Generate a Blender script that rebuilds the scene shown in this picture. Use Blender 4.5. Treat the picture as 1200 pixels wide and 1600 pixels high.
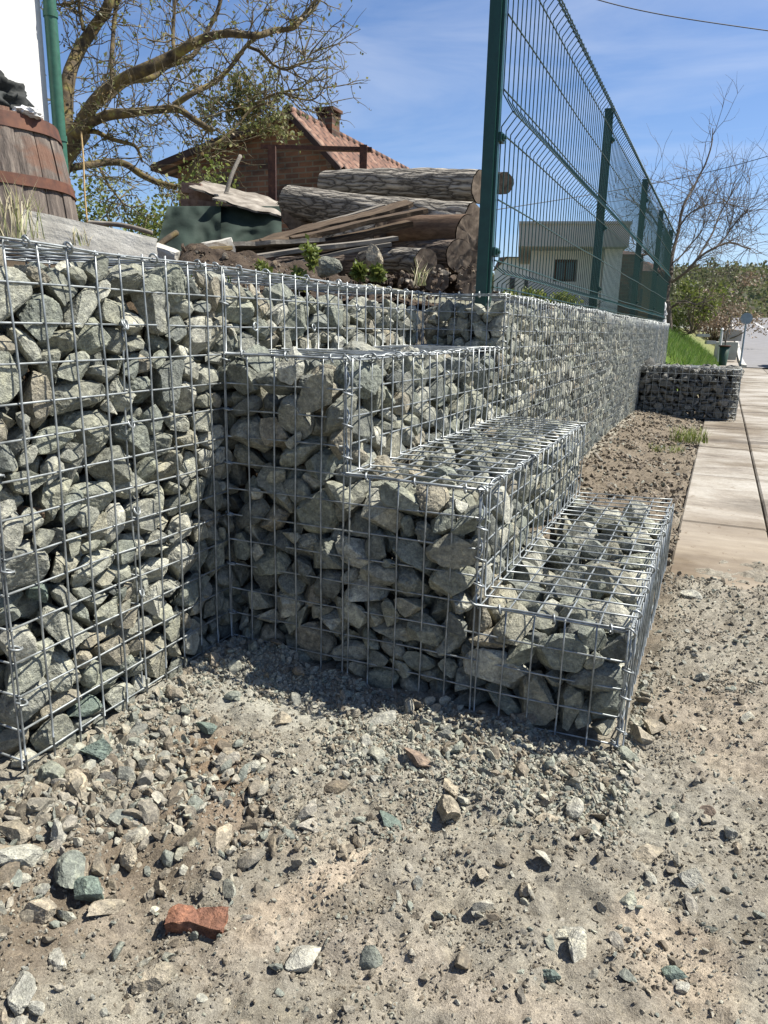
import bpy, bmesh, math, random
import numpy as np
from mathutils import Vector, Matrix, Quaternion, noise, Euler

# ------------------------------------------------------------------ camera, sky, sun
for o in list(bpy.data.objects): bpy.data.objects.remove(o)
SC = bpy.context.scene
COL = SC.collection
CF = 1164.289
CC = Vector((.8304054, -1.1527402, .6567274))
FW = Vector((-.38936299, .88875098, -.24190525))
RT = Vector((.91349434, .40624536, .02219909))
UP = Vector((-.11800234, .21233558, .9700459))
cam = bpy.data.objects.new('camera', bpy.data.cameras.new('camera'))
COL.objects.link(cam)
M3 = Matrix((RT, UP, -FW)).transposed()
cam.matrix_world = Matrix.Translation(CC) @ M3.to_4x4()
cam.data.sensor_fit = 'VERTICAL'; cam.data.sensor_height = 36; cam.data.sensor_width = 27
cam.data.lens = CF / 1600 * 36
cam.data.clip_start = .02; cam.data.clip_end = 2000
cam.data.dof.use_dof = False
SC.camera = cam
SUN = Vector((.58, .35, 1.0)).normalized()
w = bpy.data.worlds.new('World'); SC.world = w; w.use_nodes = True
wn = w.node_tree.nodes; wl = w.node_tree.links
sky = wn.new('ShaderNodeTexSky'); sky.sky_type = 'NISHITA'; sky.sun_disc = False
sky.sun_elevation = math.asin(SUN.z); sky.sun_rotation = math.atan2(SUN.x, SUN.y)
sky.altitude = 300; sky.air_density = 1.0; sky.dust_density = .3; sky.ozone_density = 3.0
tn = wn.new('ShaderNodeMix'); tn.data_type = 'RGBA'; tn.blend_type = 'MULTIPLY'; tn.inputs[0].default_value = 1; tn.inputs[7].default_value = (.90, .97, 1.12, 1)
wl.new(sky.outputs[0], tn.inputs[6])
# thin high cloud
ct = wn.new('ShaderNodeTexCoord'); cm = wn.new('ShaderNodeMapping'); cm.inputs['Scale'].default_value = (1.2, 1.2, 5.5); cm.inputs['Rotation'].default_value = (.25, .15, 0); wl.new(ct.outputs['Generated'], cm.inputs[0])
cn = wn.new('ShaderNodeTexNoise'); cn.inputs['Scale'].default_value = 2.2; cn.inputs['Detail'].default_value = 9; cn.inputs['Roughness'].default_value = .55; cn.inputs['Distortion'].default_value = .6; wl.new(cm.outputs[0], cn.inputs[0])
cr = wn.new('ShaderNodeMapRange'); cr.inputs[1].default_value = .46; cr.inputs[2].default_value = .80; cr.inputs[4].default_value = .30; wl.new(cn.outputs[0], cr.inputs[0])
cx = wn.new('ShaderNodeMix'); cx.data_type = 'RGBA'; cx.inputs[7].default_value = (7.5, 7.8, 8.4, 1); wl.new(cr.outputs[0], cx.inputs[0]); wl.new(tn.outputs[2], cx.inputs[6]); wl.new(cx.outputs[2], wn['Background'].inputs[0]); wn['Background'].inputs[1].default_value = .066
sl = bpy.data.lights.new('sun', 'SUN'); sl.energy = 5.0; sl.angle = math.radians(.5); sl.color = (1, .95, .86)
so = bpy.data.objects.new('sun', sl); COL.objects.link(so)
so.rotation_euler = SUN.to_track_quat('Z', 'Y').to_euler()
SC.view_settings.view_transform = 'Standard'; SC.view_settings.look = 'None'
SC.view_settings.exposure = 1.00; SC.view_settings.gamma = 1; SC.view_settings.use_curve_mapping = False
SC.cycles.max_bounces = 6; SC.cycles.diffuse_bounces = 2; SC.cycles.glossy_bounces = 2
SC.cycles.transparent_max_bounces = 6; SC.cycles.transmission_bounces = 2

def P(u, v, d):
    """world point at forward distance d metres on the sight line u, v of the 1200x1600 frame"""
    return CC + d * (FW + RT * ((u - 600) / CF) + UP * ((800 - v) / CF))
def PZ(u, v, z):
    r = FW + RT * ((u - 600) / CF) + UP * ((800 - v) / CF)
    return CC + r * ((z - CC.z) / r.z)

# ------------------------------------------------------------------ materials
def mat(name): 
    m = bpy.data.materials.new(name); m.use_nodes = True
    return m, m.node_tree.nodes, m.node_tree.links, m.node_tree.nodes['Principled BSDF']
def ramp(n, stops, interp='LINEAR'):
    r = n.new('ShaderNodeValToRGB'); r.color_ramp.interpolation = interp
    e = r.color_ramp.elements
    while len(e) > 1: e.remove(e[-1])
    e[0].position = stops[0][0]; e[0].color = (*stops[0][1], 1)
    for p, c in stops[1:]:
        q = e.new(p); q.color = (*c, 1)
    return r
def tex(n, l, scale, detail=6, rough=.6, vec=None, coord='Object', mapping=None):
    tc = n.new('ShaderNodeTexCoord'); src = tc.outputs[coord]
    if mapping:
        mp = n.new('ShaderNodeMapping'); mp.inputs['Scale'].default_value = mapping
        l.new(src, mp.inputs[0]); src = mp.outputs[0]
    t = n.new('ShaderNodeTexNoise'); t.inputs['Scale'].default_value = scale
    t.inputs['Detail'].default_value = detail; t.inputs['Roughness'].default_value = rough
    l.new(src, t.inputs['Vector']); return t
def bump(n, l, h, b, strength=.5, dist=.01, prev=None):
    k = n.new('ShaderNodeBump'); k.inputs['Strength'].default_value = strength; k.inputs['Distance'].default_value = dist
    l.new(h, k.inputs['Height'])
    if prev: l.new(prev.outputs[0], k.inputs['Normal'])
    l.new(k.outputs[0], b.inputs['Normal']); return k
def mix(n, l, a, b, f, mode='MIX'):
    m = n.new('ShaderNodeMix'); m.data_type = 'RGBA'; m.blend_type = mode
    for s, i in ((a, 6), (b, 7)):
        if isinstance(s, tuple): m.inputs[i].default_value = (*s, 1)
        else: l.new(s, m.inputs[i])
    if isinstance(f, float): m.inputs[0].default_value = f
    else: l.new(f, m.inputs[0])
    return m.outputs[2]
def mathn(n, l, op, a, b=None):
    m = n.new('ShaderNodeMath'); m.operation = op
    for i, s in enumerate((a, b)):
        if s is None: continue
        if isinstance(s, (int, float)): m.inputs[i].default_value = s
        else: l.new(s, m.inputs[i])
    return m.outputs[0]

ALB = .76      # overall reflectance of earth, stone and timber surfaces
def simple(name, stops, scale=8, rough=.8, bs=.3, bd=.01, metal=0, detail=6, mapping=None, bscale=None, spec=.3, trough=.6):
    m, n, l, b = mat(name)
    t = tex(n, l, scale, detail, trough, mapping=mapping)
    r = ramp(n, [(p, tuple(ALB * x for x in c)) for p, c in stops]); l.new(t.outputs[0], r.inputs[0]); l.new(r.outputs[0], b.inputs['Base Color'])
    b.inputs['Roughness'].default_value = rough; b.inputs['Metallic'].default_value = metal
    b.inputs['Specular IOR Level'].default_value = spec
    if bs:
        t2 = tex(n, l, bscale or scale * 3, 8, .7, mapping=mapping) if bscale else t
        bump(n, l, t2.outputs[0], b, bs, bd)
    return m

def stone_material(name, base, coord='Object', scale=1.0):
    # base: list of per-stone tints
    m, n, l, b = mat(name)
    oi = n.new('ShaderNodeObjectInfo'); g = n.new('ShaderNodeNewGeometry')
    rnd = mathn(n, l, 'FRACT', mathn(n, l, 'ADD', mathn(n, l, 'MULTIPLY', oi.outputs['Random'], 7.31), g.outputs['Random Per Island']))
    k = len(base); tint = ramp(n, [(i / k, tuple(ALB * x for x in c)) for i, c in enumerate(base)], 'CONSTANT'); l.new(rnd, tint.inputs[0])
    tc = n.new('ShaderNodeTexCoord'); off = n.new('ShaderNodeVectorMath'); off.operation = 'MULTIPLY_ADD'
    cb = n.new('ShaderNodeCombineXYZ'); 
    for i in range(3): l.new(rnd, cb.inputs[i])
    off.inputs[1].default_value = (37, 53, 71); l.new(cb.outputs[0], off.inputs[0]); l.new(g.outputs['Position'], off.inputs[2])
    def nz(sc, det=6, ro=.62):
        t = n.new('ShaderNodeTexNoise'); t.inputs['Scale'].default_value = sc * scale; t.inputs['Detail'].default_value = det
        t.inputs['Roughness'].default_value = ro; l.new(off.outputs[0], t.inputs['Vector']); return t.outputs[0]
    a = nz(22); c = nz(110, 5, .7); f = nz(420, 3, .7)
    r1 = ramp(n, [(.30, (.58, .60, .58)), (.5, (1, 1, 1)), (.68, (1.38, 1.34, 1.22))]); l.new(a, r1.inputs[0])
    r2 = ramp(n, [(.34, (.55, .55, .55)), (.52, (1, 1, 1)), (.66, (1.6, 1.57, 1.46))]); l.new(c, r2.inputs[0])
    r3 = ramp(n, [(.36, (.78, .78, .78)), (.62, (1.25, 1.25, 1.25))]); l.new(f, r3.inputs[0])
    col = mix(n, l, mix(n, l, mix(n, l, tint.outputs[0], r1.outputs[0], .75, 'MULTIPLY'), r2.outputs[0], .8, 'MULTIPLY'), r3.outputs[0], .8, 'MULTIPLY')
    l.new(col, b.inputs['Base Color']); b.inputs['Roughness'].default_value = .88; b.inputs['Specular IOR Level'].default_value = .25
    k1 = bump(n, l, c, b, .8, .007 / scale)
    bump(n, l, f, b, .6, .0025 / scale, k1)
    return m
M_STONE = stone_material('quarry_stone', [(.355, .365, .30), (.245, .255, .215), (.31, .315, .255), (.40, .405, .34), (.185, .195, .175), (.35, .34, .27), (.26, .28, .24), (.32, .325, .28), (.46, .455, .385), (.265, .27, .225), (.33, .305, .24), (.29, .305, .25), (.50, .50, .43), (.22, .235, .21)])
M_STONE_BROWN = stone_material('brown_stone', [(.17, .12, .08)])
M_STONE_TEAL = stone_material('blue_green_stone', [(.20, .25, .215)])
M_STONE_CREAM = stone_material('cream_stone', [(.42, .37, .285)])
M_STONE_WHITE = stone_material('pale_stone', [(.45, .44, .38)])
M_STONE_PINK = stone_material('reddish_stone', [(.27, .21, .165)])
M_GRAVEL = stone_material('gravel', [(.40, .40, .33), (.31, .31, .27), (.44, .43, .36), (.31, .27, .21), (.25, .265, .23), (.42, .40, .335), (.33, .30, .24), (.23, .20, .155), (.36, .34, .28), (.29, .31, .265)], scale=2)
M_CLOD_MID = stone_material('brown_soil_clod', [(.22, .18, .135), (.26, .215, .165), (.17, .14, .10), (.31, .265, .21), (.20, .165, .125)], scale=2)
M_CLOD = stone_material('soil_clod', [(.31, .285, .235), (.35, .325, .27), (.23, .20, .155), (.38, .355, .30), (.30, .27, .215), (.20, .17, .13), (.27, .24, .19)], scale=2)
M_BRICK = stone_material('broken_brick', [(.27, .135, .09)])

def wire_material():
    m, n, l, b = mat('galvanised_wire')
    t = tex(n, l, 45, 4); r = ramp(n, [(.35, (.17, .185, .185)), (.65, (.36, .385, .385))]); l.new(t.outputs[0], r.inputs[0])
    l.new(r.outputs[0], b.inputs['Base Color']); b.inputs['Metallic'].default_value = .5; b.inputs['Roughness'].default_value = .45
    return m
M_WIRE = wire_material()
def coated(name, c, rough=.38):
    m, n, l, b = mat(name); t = tex(n, l, 30, 5)
    r = ramp(n, [(.3, tuple(x * .8 for x in c)), (.7, tuple(x * 1.2 for x in c))]); l.new(t.outputs[0], r.inputs[0]); l.new(r.outputs[0], b.inputs['Base Color'])
    b.inputs['Roughness'].default_value = rough; b.inputs['Specular IOR Level'].default_value = .4
    return m
M_GREEN = coated('green_coated_steel', (.007, .040, .032))
M_PIPE = coated('green_painted_pipe', (.035, .115, .075), .45)
M_BLACK = coated('black_cable', (.02, .02, .022), .6)
M_RUST = simple('rusted_steel', [(.3, (.045, .022, .018)), (.6, (.10, .045, .03)), (.75, (.16, .07, .04))], 30, .8, .4, .002)
M_HOOP = simple('rusty_hoop', [(.3, (.07, .035, .025)), (.5, (.13, .055, .035)), (.7, (.20, .085, .045))], 18, .75, .4, .002)
M_PLASTER = simple('white_plaster', [(.3, (.78, .77, .74)), (.7, (.92, .92, .90))], 26, .9, .5, .003)
M_GWALL = simple('grey_render', [(.3, (.70, .68, .64)), (.7, (.82, .80, .76))], 2, .9, .2, .003)
M_PARAPET = simple('grey_concrete_parapet', [(.3, (.42, .39, .35)), (.7, (.52, .49, .44))], 2, .9, .2, .003)
M_GLASS = coated('dark_window_glass', (.03, .03, .03), .15)
M_CONC = simple('old_concrete', [(.3, (.42, .40, .355)), (.55, (.56, .54, .48)), (.72, (.66, .64, .58))], 14, .95, .6, .006, bscale=60)
M_KERB = simple('pale_kerb_concrete', [(.3, (.46, .45, .41)), (.7, (.60, .59, .54))], 6, .9, .3, .005)
M_ROAD = simple('asphalt', [(.3, (.21, .205, .205)), (.7, (.27, .265, .265))], 3, .9, .2, .003)
M_LINE = simple('road_paint', [(.3, (.7, .7, .68)), (.7, (.8, .8, .78))], 5, .8, 0)
M_TARP = simple('dark_green_tarpaulin', [(.3, (.014, .026, .020)), (.7, (.032, .055, .042))], 5, .85, .5, .02)
M_CLOTH = simple('black_cloth', [(.3, (.012, .014, .014)), (.7, (.035, .04, .038))], 12, .75, .4, .01)
M_SHEET = simple('weathered_roof_sheet', [(.3, (.13, .11, .09)), (.5, (.27, .24, .20)), (.7, (.46, .42, .36))], 9, .9, .4, .005)
M_SOILD = simple('dark_soil', [(.3, (.04, .028, .02)), (.55, (.09, .065, .045)), (.75, (.17, .13, .09))], 22, .98, .8, .02, bscale=60)
M_SLATE = coated('blue_sign_back', (.20, .26, .33), .5)
M_BIN = coated('dark_green_bin', (.02, .05, .03), .5)
M_CAR = coated('black_car_paint', (.01, .01, .012), .2)
M_STATUE = simple('white_plaster_figure', [(.3, (.68, .68, .66)), (.7, (.8, .8, .78))], 20, .8, 0)

def wood(name, stops, axis_scale=(1, 1, 1), sc=14, bs=.6):
    return simple(name, stops, sc, .9, bs, .004, mapping=axis_scale, detail=8, trough=.65)
M_PLANK_ROT = wood('rotten_brown_plank', [(.3, (.035, .022, .014)), (.5, (.095, .065, .04)), (.7, (.21, .155, .10))], (1, 12, 12))
M_PLANK_GREY = wood('grey_weathered_plank', [(.3, (.12, .105, .085)), (.5, (.24, .215, .18)), (.72, (.40, .37, .32))], (1, 12, 12))
M_PLANK_NEW = wood('fresh_cut_board', [(.3, (.45, .30, .13)), (.7, (.66, .49, .25))], (1, 10, 10))
def stave_material():
    m, n, l, b = mat('barrel_staves')
    tc = n.new('ShaderNodeTexCoord'); mp = n.new('ShaderNodeMapping'); mp.inputs['Scale'].default_value = (11, 11, 1.0)
    l.new(tc.outputs['Object'], mp.inputs[0])
    t = n.new('ShaderNodeTexNoise'); t.inputs['Scale'].default_value = 5; t.inputs['Detail'].default_value = 8; t.inputs['Roughness'].default_value = .65; l.new(mp.outputs[0], t.inputs[0])
    r = ramp(n, [(.3, (.045, .036, .03)), (.5, (.125, .10, .082)), (.7, (.25, .21, .17))]); l.new(t.outputs[0], r.inputs[0])
    # rust stains that ran from the hoops over the upper staves
    s = tex(n, l, 7, 5, .6, mapping=(1, 1, 2.2)); sep = n.new('ShaderNodeSeparateXYZ'); l.new(tc.outputs['Object'], sep.inputs[0])
    hm = n.new('ShaderNodeMapRange'); hm.inputs[1].default_value = .42; hm.inputs[2].default_value = .45; l.new(sep.outputs[2], hm.inputs[0])
    rs = ramp(n, [(.42, (0, 0, 0)), (.56, (.8, .8, .8))]); l.new(s.outputs[0], rs.inputs[0])
    f = mathn(n, l, 'MULTIPLY', rs.outputs[0], hm.outputs[0])
    l.new(mix(n, l, r.outputs[0], (.15, .07, .04), f), b.inputs['Base Color']); b.inputs['Roughness'].default_value = .85
    bump(n, l, t.outputs[0], b, 1.0, .010); return m
M_STAVE = stave_material()
def bark_material(name, dark, light, sc=1):
    m, n, l, b = mat(name)
    t = tex(n, l, 9 * sc, 6, .6, mapping=(.35, 1, 1)); 
    tc = n.new('ShaderNodeTexCoord'); mp = n.new('ShaderNodeMapping'); mp.inputs['Scale'].default_value = (5.5 * sc, 46 * sc, 46 * sc); l.new(tc.outputs['Object'], mp.inputs[0])
    ad = n.new('ShaderNodeVectorMath'); ad.operation = 'MULTIPLY_ADD'; ad.inputs[1].default_value = (3, 3, 3); l.new(t.outputs[1], ad.inputs[0]); l.new(mp.outputs[0], ad.inputs[2])
    vo = n.new('ShaderNodeTexVoronoi'); vo.feature = 'DISTANCE_TO_EDGE'; vo.inputs['Scale'].default_value = 1; l.new(ad.outputs[0], vo.inputs[0])
    r = ramp(n, [(0, dark), (.12, tuple(.5 * (a + c) for a, c in zip(dark, light))), (.45, light)]); l.new(vo.outputs[0], r.inputs[0])
    r2 = ramp(n, [(.3, (.6, .6, .6)), (.7, (1.3, 1.3, 1.3))]); l.new(t.outputs[0], r2.inputs[0])
    l.new(mix(n, l, r.outputs[0], r2.outputs[0], 1.0, 'MULTIPLY'), b.inputs['Base Color']); b.inputs['Roughness'].default_value = .95
    bump(n, l, vo.outputs[0], b, 1.0, .02); return m
M_BARK = bark_material('rough_bark', (.035, .03, .024), (.36, .33, .28))
M_BARK2 = bark_material('dark_bark', (.028, .02, .015), (.16, .12, .09))
M_STONE_SHADED = stone_material('shade_toned_stone', [(.20, .20, .185), (.25, .25, .23), (.16, .16, .15), (.29, .285, .26), (.21, .21, .19)])  # quarry stone with the shade of the low cage put into its colour
M_DEBARK = wood('debarked_log', [(.3, (.07, .042, .026)), (.5, (.15, .095, .06)), (.7, (.25, .17, .11))], (1, 5, 5), 10)
M_LOGEND = simple('sawn_log_end', [(.3, (.07, .05, .038)), (.5, (.15, .115, .085)), (.7, (.26, .205, .155))], 26, .9, .5, .004)
M_TRUNK = simple('mossy_tree_bark', [(.3, (.04, .032, .022)), (.46, (.11, .085, .055)), (.58, (.19, .145, .06)), (.68, (.26, .24, .08))], 11, .95, .7, .01, bscale=30)
M_TWIG = simple('twig_bark', [(.3, (.10, .08, .05)), (.7, (.24, .20, .12))], 9, .9, 0)
M_TWIG_GREY = simple('grey_twig_bark', [(.3, (.10, .08, .06)), (.7, (.20, .165, .13))], 3, .9, 0)
def leafm(name, cols, tr=.35):
    m, n, l, b = mat(name); g = n.new('ShaderNodeNewGeometry')
    k = len(cols); r = ramp(n, [(i / k, c) for i, c in enumerate(cols)], 'CONSTANT'); l.new(g.outputs['Random Per Island'], r.inputs[0])
    l.new(r.outputs[0], b.inputs['Base Color']); b.inputs['Roughness'].default_value = .6
    t = n.new('ShaderNodeBsdfTranslucent'); l.new(r.outputs[0], t.inputs[0]); ms = n.new('ShaderNodeMixShader'); ms.inputs[0].default_value = tr
    l.new(b.outputs[0], ms.inputs[1]); l.new(t.outputs[0], ms.inputs[2]); l.new(ms.outputs[0], n['Material Output'].inputs[0]); return m
M_LEAF = leafm('young_olive_leaves', [(.16, .17, .05), (.20, .20, .07), (.11, .12, .045), (.20, .14, .06), (.13, .16, .05), (.24, .25, .10)])
M_LEAF_FRESH = leafm('fresh_green_leaves', [(.10, .17, .03), (.14, .22, .04), (.08, .13, .03), (.18, .26, .06)])
M_LEAF_SHRUB = leafm('yellow_green_leaves', [(.13, .17, .03), (.17, .21, .045), (.10, .13, .03), (.20, .22, .06)])
M_GRASS = leafm('bank_grass', [(.10, .19, .025), (.14, .25, .04), (.08, .15, .02), (.19, .28, .06), (.22, .27, .09)])
M_DRY = leafm('dry_grass', [(.42, .38, .24), (.32, .30, .16), (.25, .28, .12), (.5, .46, .32)])
M_FOREST = leafm('distant_woodland', [(.10, .12, .045), (.12, .135, .055), (.13, .135, .07), (.105, .125, .05), (.14, .13, .08)], .4)
def rooftile():
    m, n, l, b = mat('red_roof_tiles')
    tc = n.new('ShaderNodeTexCoord'); mp = n.new('ShaderNodeMapping'); l.new(tc.outputs['Object'], mp.inputs[0]); 
    t = tex(n, l, 5, 5); r = ramp(n, [(.3, (.065, .035, .025)), (.5, (.15, .072, .045)), (.7, (.26, .16, .11))]); l.new(t.outputs[0], r.inputs[0]); sp = n.new('ShaderNodeSeparateXYZ'); l.new(tc.outputs['Object'], sp.inputs[0])      # channels between tile columns, overlaps between courses
    ch = mathn(n, l, 'SINE', mathn(n, l, 'MULTIPLY', sp.outputs[1], 25.1)); cr_ = ramp(n, [(.25, (.22, .2, .2)), (.6, (1.1, 1.1, 1.1))]); l.new(mathn(n, l, 'ADD', mathn(n, l, 'MULTIPLY', ch, .5), .5), cr_.inputs[0])
    co = ramp(n, [(0, (.4, .4, .4)), (.14, (1, 1, 1))]); l.new(mathn(n, l, 'FRACT', mathn(n, l, 'MULTIPLY', sp.outputs[0], 4.2)), co.inputs[0])
    l.new(mix(n, l, mix(n, l, r.outputs[0], cr_.outputs[0], 1.0, 'MULTIPLY'), co.outputs[0], .8, 'MULTIPLY'), b.inputs['Base Color'])
    b.inputs['Roughness'].default_value = .85; bump(n, l, t.outputs[0], b, .4, .02); return m
M_TILE = rooftile()
def brickwall():
    m, n, l, b = mat('old_brick_wall')
    tc = n.new('ShaderNodeTexCoord'); mp = n.new('ShaderNodeMapping'); mp.inputs['Rotation'].default_value = (math.radians(90), 0, 0); l.new(tc.outputs['Object'], mp.inputs[0])
    br = n.new('ShaderNodeTexBrick'); br.inputs['Scale'].default_value = 1; br.inputs['Brick Width'].default_value = .26; br.inputs['Row Height'].default_value = .085
    br.inputs['Mortar Size'].default_value = .012; br.inputs['Color1'].default_value = (.20, .105, .066, 1); br.inputs['Color2'].default_value = (.12, .065, .048, 1); br.inputs['Mortar'].default_value = (.16, .14, .115, 1)
    l.new(mp.outputs[0], br.inputs[0]); t = tex(n, l, 1.5, 6, mapping=(1, 1, 2)); r = ramp(n, [(.36, (.18, .17, .16)), (.5, (.7, .62, .5)), (.64, (1.2, 1, .8))]); l.new(t.outputs[0], r.inputs[0])
    l.new(mix(n, l, br.outputs[0], r.outputs[0], .85, 'MULTIPLY'), b.inputs['Base Color']); b.inputs['Roughness'].default_value = .95
    bump(n, l, br.outputs[1], b, .5, -.01); return m
M_BWALL = brickwall()

# ------------------------------------------------------------------ mesh helpers
class MB:
    def __init__(s): s.v = []; s.f = []; s.n = 0
    def add(s, v, f):
        v = np.asarray(v, float); f = np.asarray(f, int)
        s.v.append(v); s.f.append(f + s.n); s.n += len(v)
    def box(s, c, size, rot=None, bev=0):
        x, y, z = [q / 2 for q in size]
        V = np.array([(a * x, b * y, d * z) for a in (-1, 1) for b in (-1, 1) for d in (-1, 1)])
        if rot is not None: V = V @ np.array(rot).T
        s.add(V + np.array(c), [(0, 1, 3, 2), (4, 6, 7, 5), (0, 4, 5, 1), (2, 3, 7, 6), (0, 2, 6, 4), (1, 5, 7, 3)])
    def tube(s, pts, r, k=6, cap=True):
        p = np.array([tuple(q) for q in pts], float); m = len(p)
        r = np.full(m, r) if np.isscalar(r) else np.asarray(r, float)
        t = np.gradient(p, axis=0); t /= np.linalg.norm(t, axis=1)[:, None] + 1e-12
        ref = np.array([0, 0, 1.]) if abs(t[:, 2]).mean() < .7 else np.array([1., 0, 0])
        a = np.cross(t, ref); a /= np.linalg.norm(a, axis=1)[:, None] + 1e-12
        b = np.cross(t, a)
        an = np.arange(k) * 2 * math.pi / k
        V = p[:, None, :] + r[:, None, None] * (np.cos(an)[None, :, None] * a[:, None, :] + np.sin(an)[None, :, None] * b[:, None, :])
        i = np.arange(m - 1)[:, None] * k; j = np.arange(k)[None, :]; j2 = (j + 1) % k
        F = np.stack([i + j, i + j2, i + k + j2, i + k + j], -1).reshape(-1, 4)
        s.add(V.reshape(-1, 3), F)
        if cap:
            c = s.n - m * k
            if k == 4: s.f.append(np.array([[c, c + 3, c + 2, c + 1], [s.n - 4, s.n - 3, s.n - 2, s.n - 1]]))
            elif k == 6:
                for q in (c, s.n - k): s.f.append(np.array([[q, q + 1, q + 2, q + 3], [q, q + 3, q + 4, q + 5]]))
    def build(s, name, m=None, parent=None, smooth=True, loc=None):
        V = np.concatenate(s.v); me = bpy.data.meshes.new(name)
        if loc is not None: V = V - np.array(loc)
        quads = [f for f in s.f if f.shape[1] == 4]; tris = [f for f in s.f if f.shape[1] == 3]
        Q = np.concatenate(quads) if quads else np.zeros((0, 4), int); T = np.concatenate(tris) if tris else np.zeros((0, 3), int)
        nl = len(Q) * 4 + len(T) * 3; nf = len(Q) + len(T)
        me.vertices.add(len(V)); me.vertices.foreach_set('co', V.astype(np.float32).ravel())
        me.loops.add(nl); me.loops.foreach_set('vertex_index', np.concatenate([Q.ravel(), T.ravel()]).astype(np.int32))
        me.polygons.add(nf)
        st = np.concatenate([np.arange(len(Q)) * 4, len(Q) * 4 + np.arange(len(T)) * 3]).astype(np.int32)
        me.polygons.foreach_set('loop_start', st)
        me.polygons.foreach_set('use_smooth', np.full(nf, smooth))
        me.update(calc_edges=True); me.validate()
        o = bpy.data.objects.new(name, me); COL.objects.link(o)
        if m: me.materials.append(m)
        if loc is not None: o.location = loc
        if parent: 
            o.parent = parent
            if loc is None: o.location = -parent.location
            else: o.location = Vector(loc) - parent.location
        return o
def tag(o, label=None, cat=None, group=None, kind=None):
    if label: o['label'] = label
    if cat: o['category'] = cat
    if group: o['group'] = group
    if kind: o['kind'] = kind
    return o
def thing(name, label, cat, loc=(0, 0, 0), group=None):
    o = bpy.data.objects.new(name, None); COL.objects.link(o); o.location = loc; o.empty_display_size = .1
    return tag(o, label, cat, group)
def smooth(a, b, x):
    t = np.clip((x - a) / (b - a), 0, 1); return t * t * (3 - 2 * t)
# vectorised value noise
_rs = np.random.RandomState(5); _tab = _rs.rand(256, 256)
def vnoise(x, y):
    xi = np.floor(x).astype(int); yi = np.floor(y).astype(int); fx = x - xi; fy = y - yi
    fx = fx * fx * (3 - 2 * fx); fy = fy * fy * (3 - 2 * fy)
    g = lambda a, b: _tab[a & 255, b & 255]
    return (g(xi, yi) * (1 - fx) + g(xi + 1, yi) * fx) * (1 - fy) + (g(xi, yi + 1) * (1 - fx) + g(xi + 1, yi + 1) * fx) * fy - .5
def fbm(x, y, sc, o=4, ro=.5):
    r = 0; a = 1
    for i in range(o):
        r = r + a * vnoise(x * sc + 17.3 * i, y * sc + 9.1 * i); sc *= 2.03; a *= ro
    return r
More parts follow.
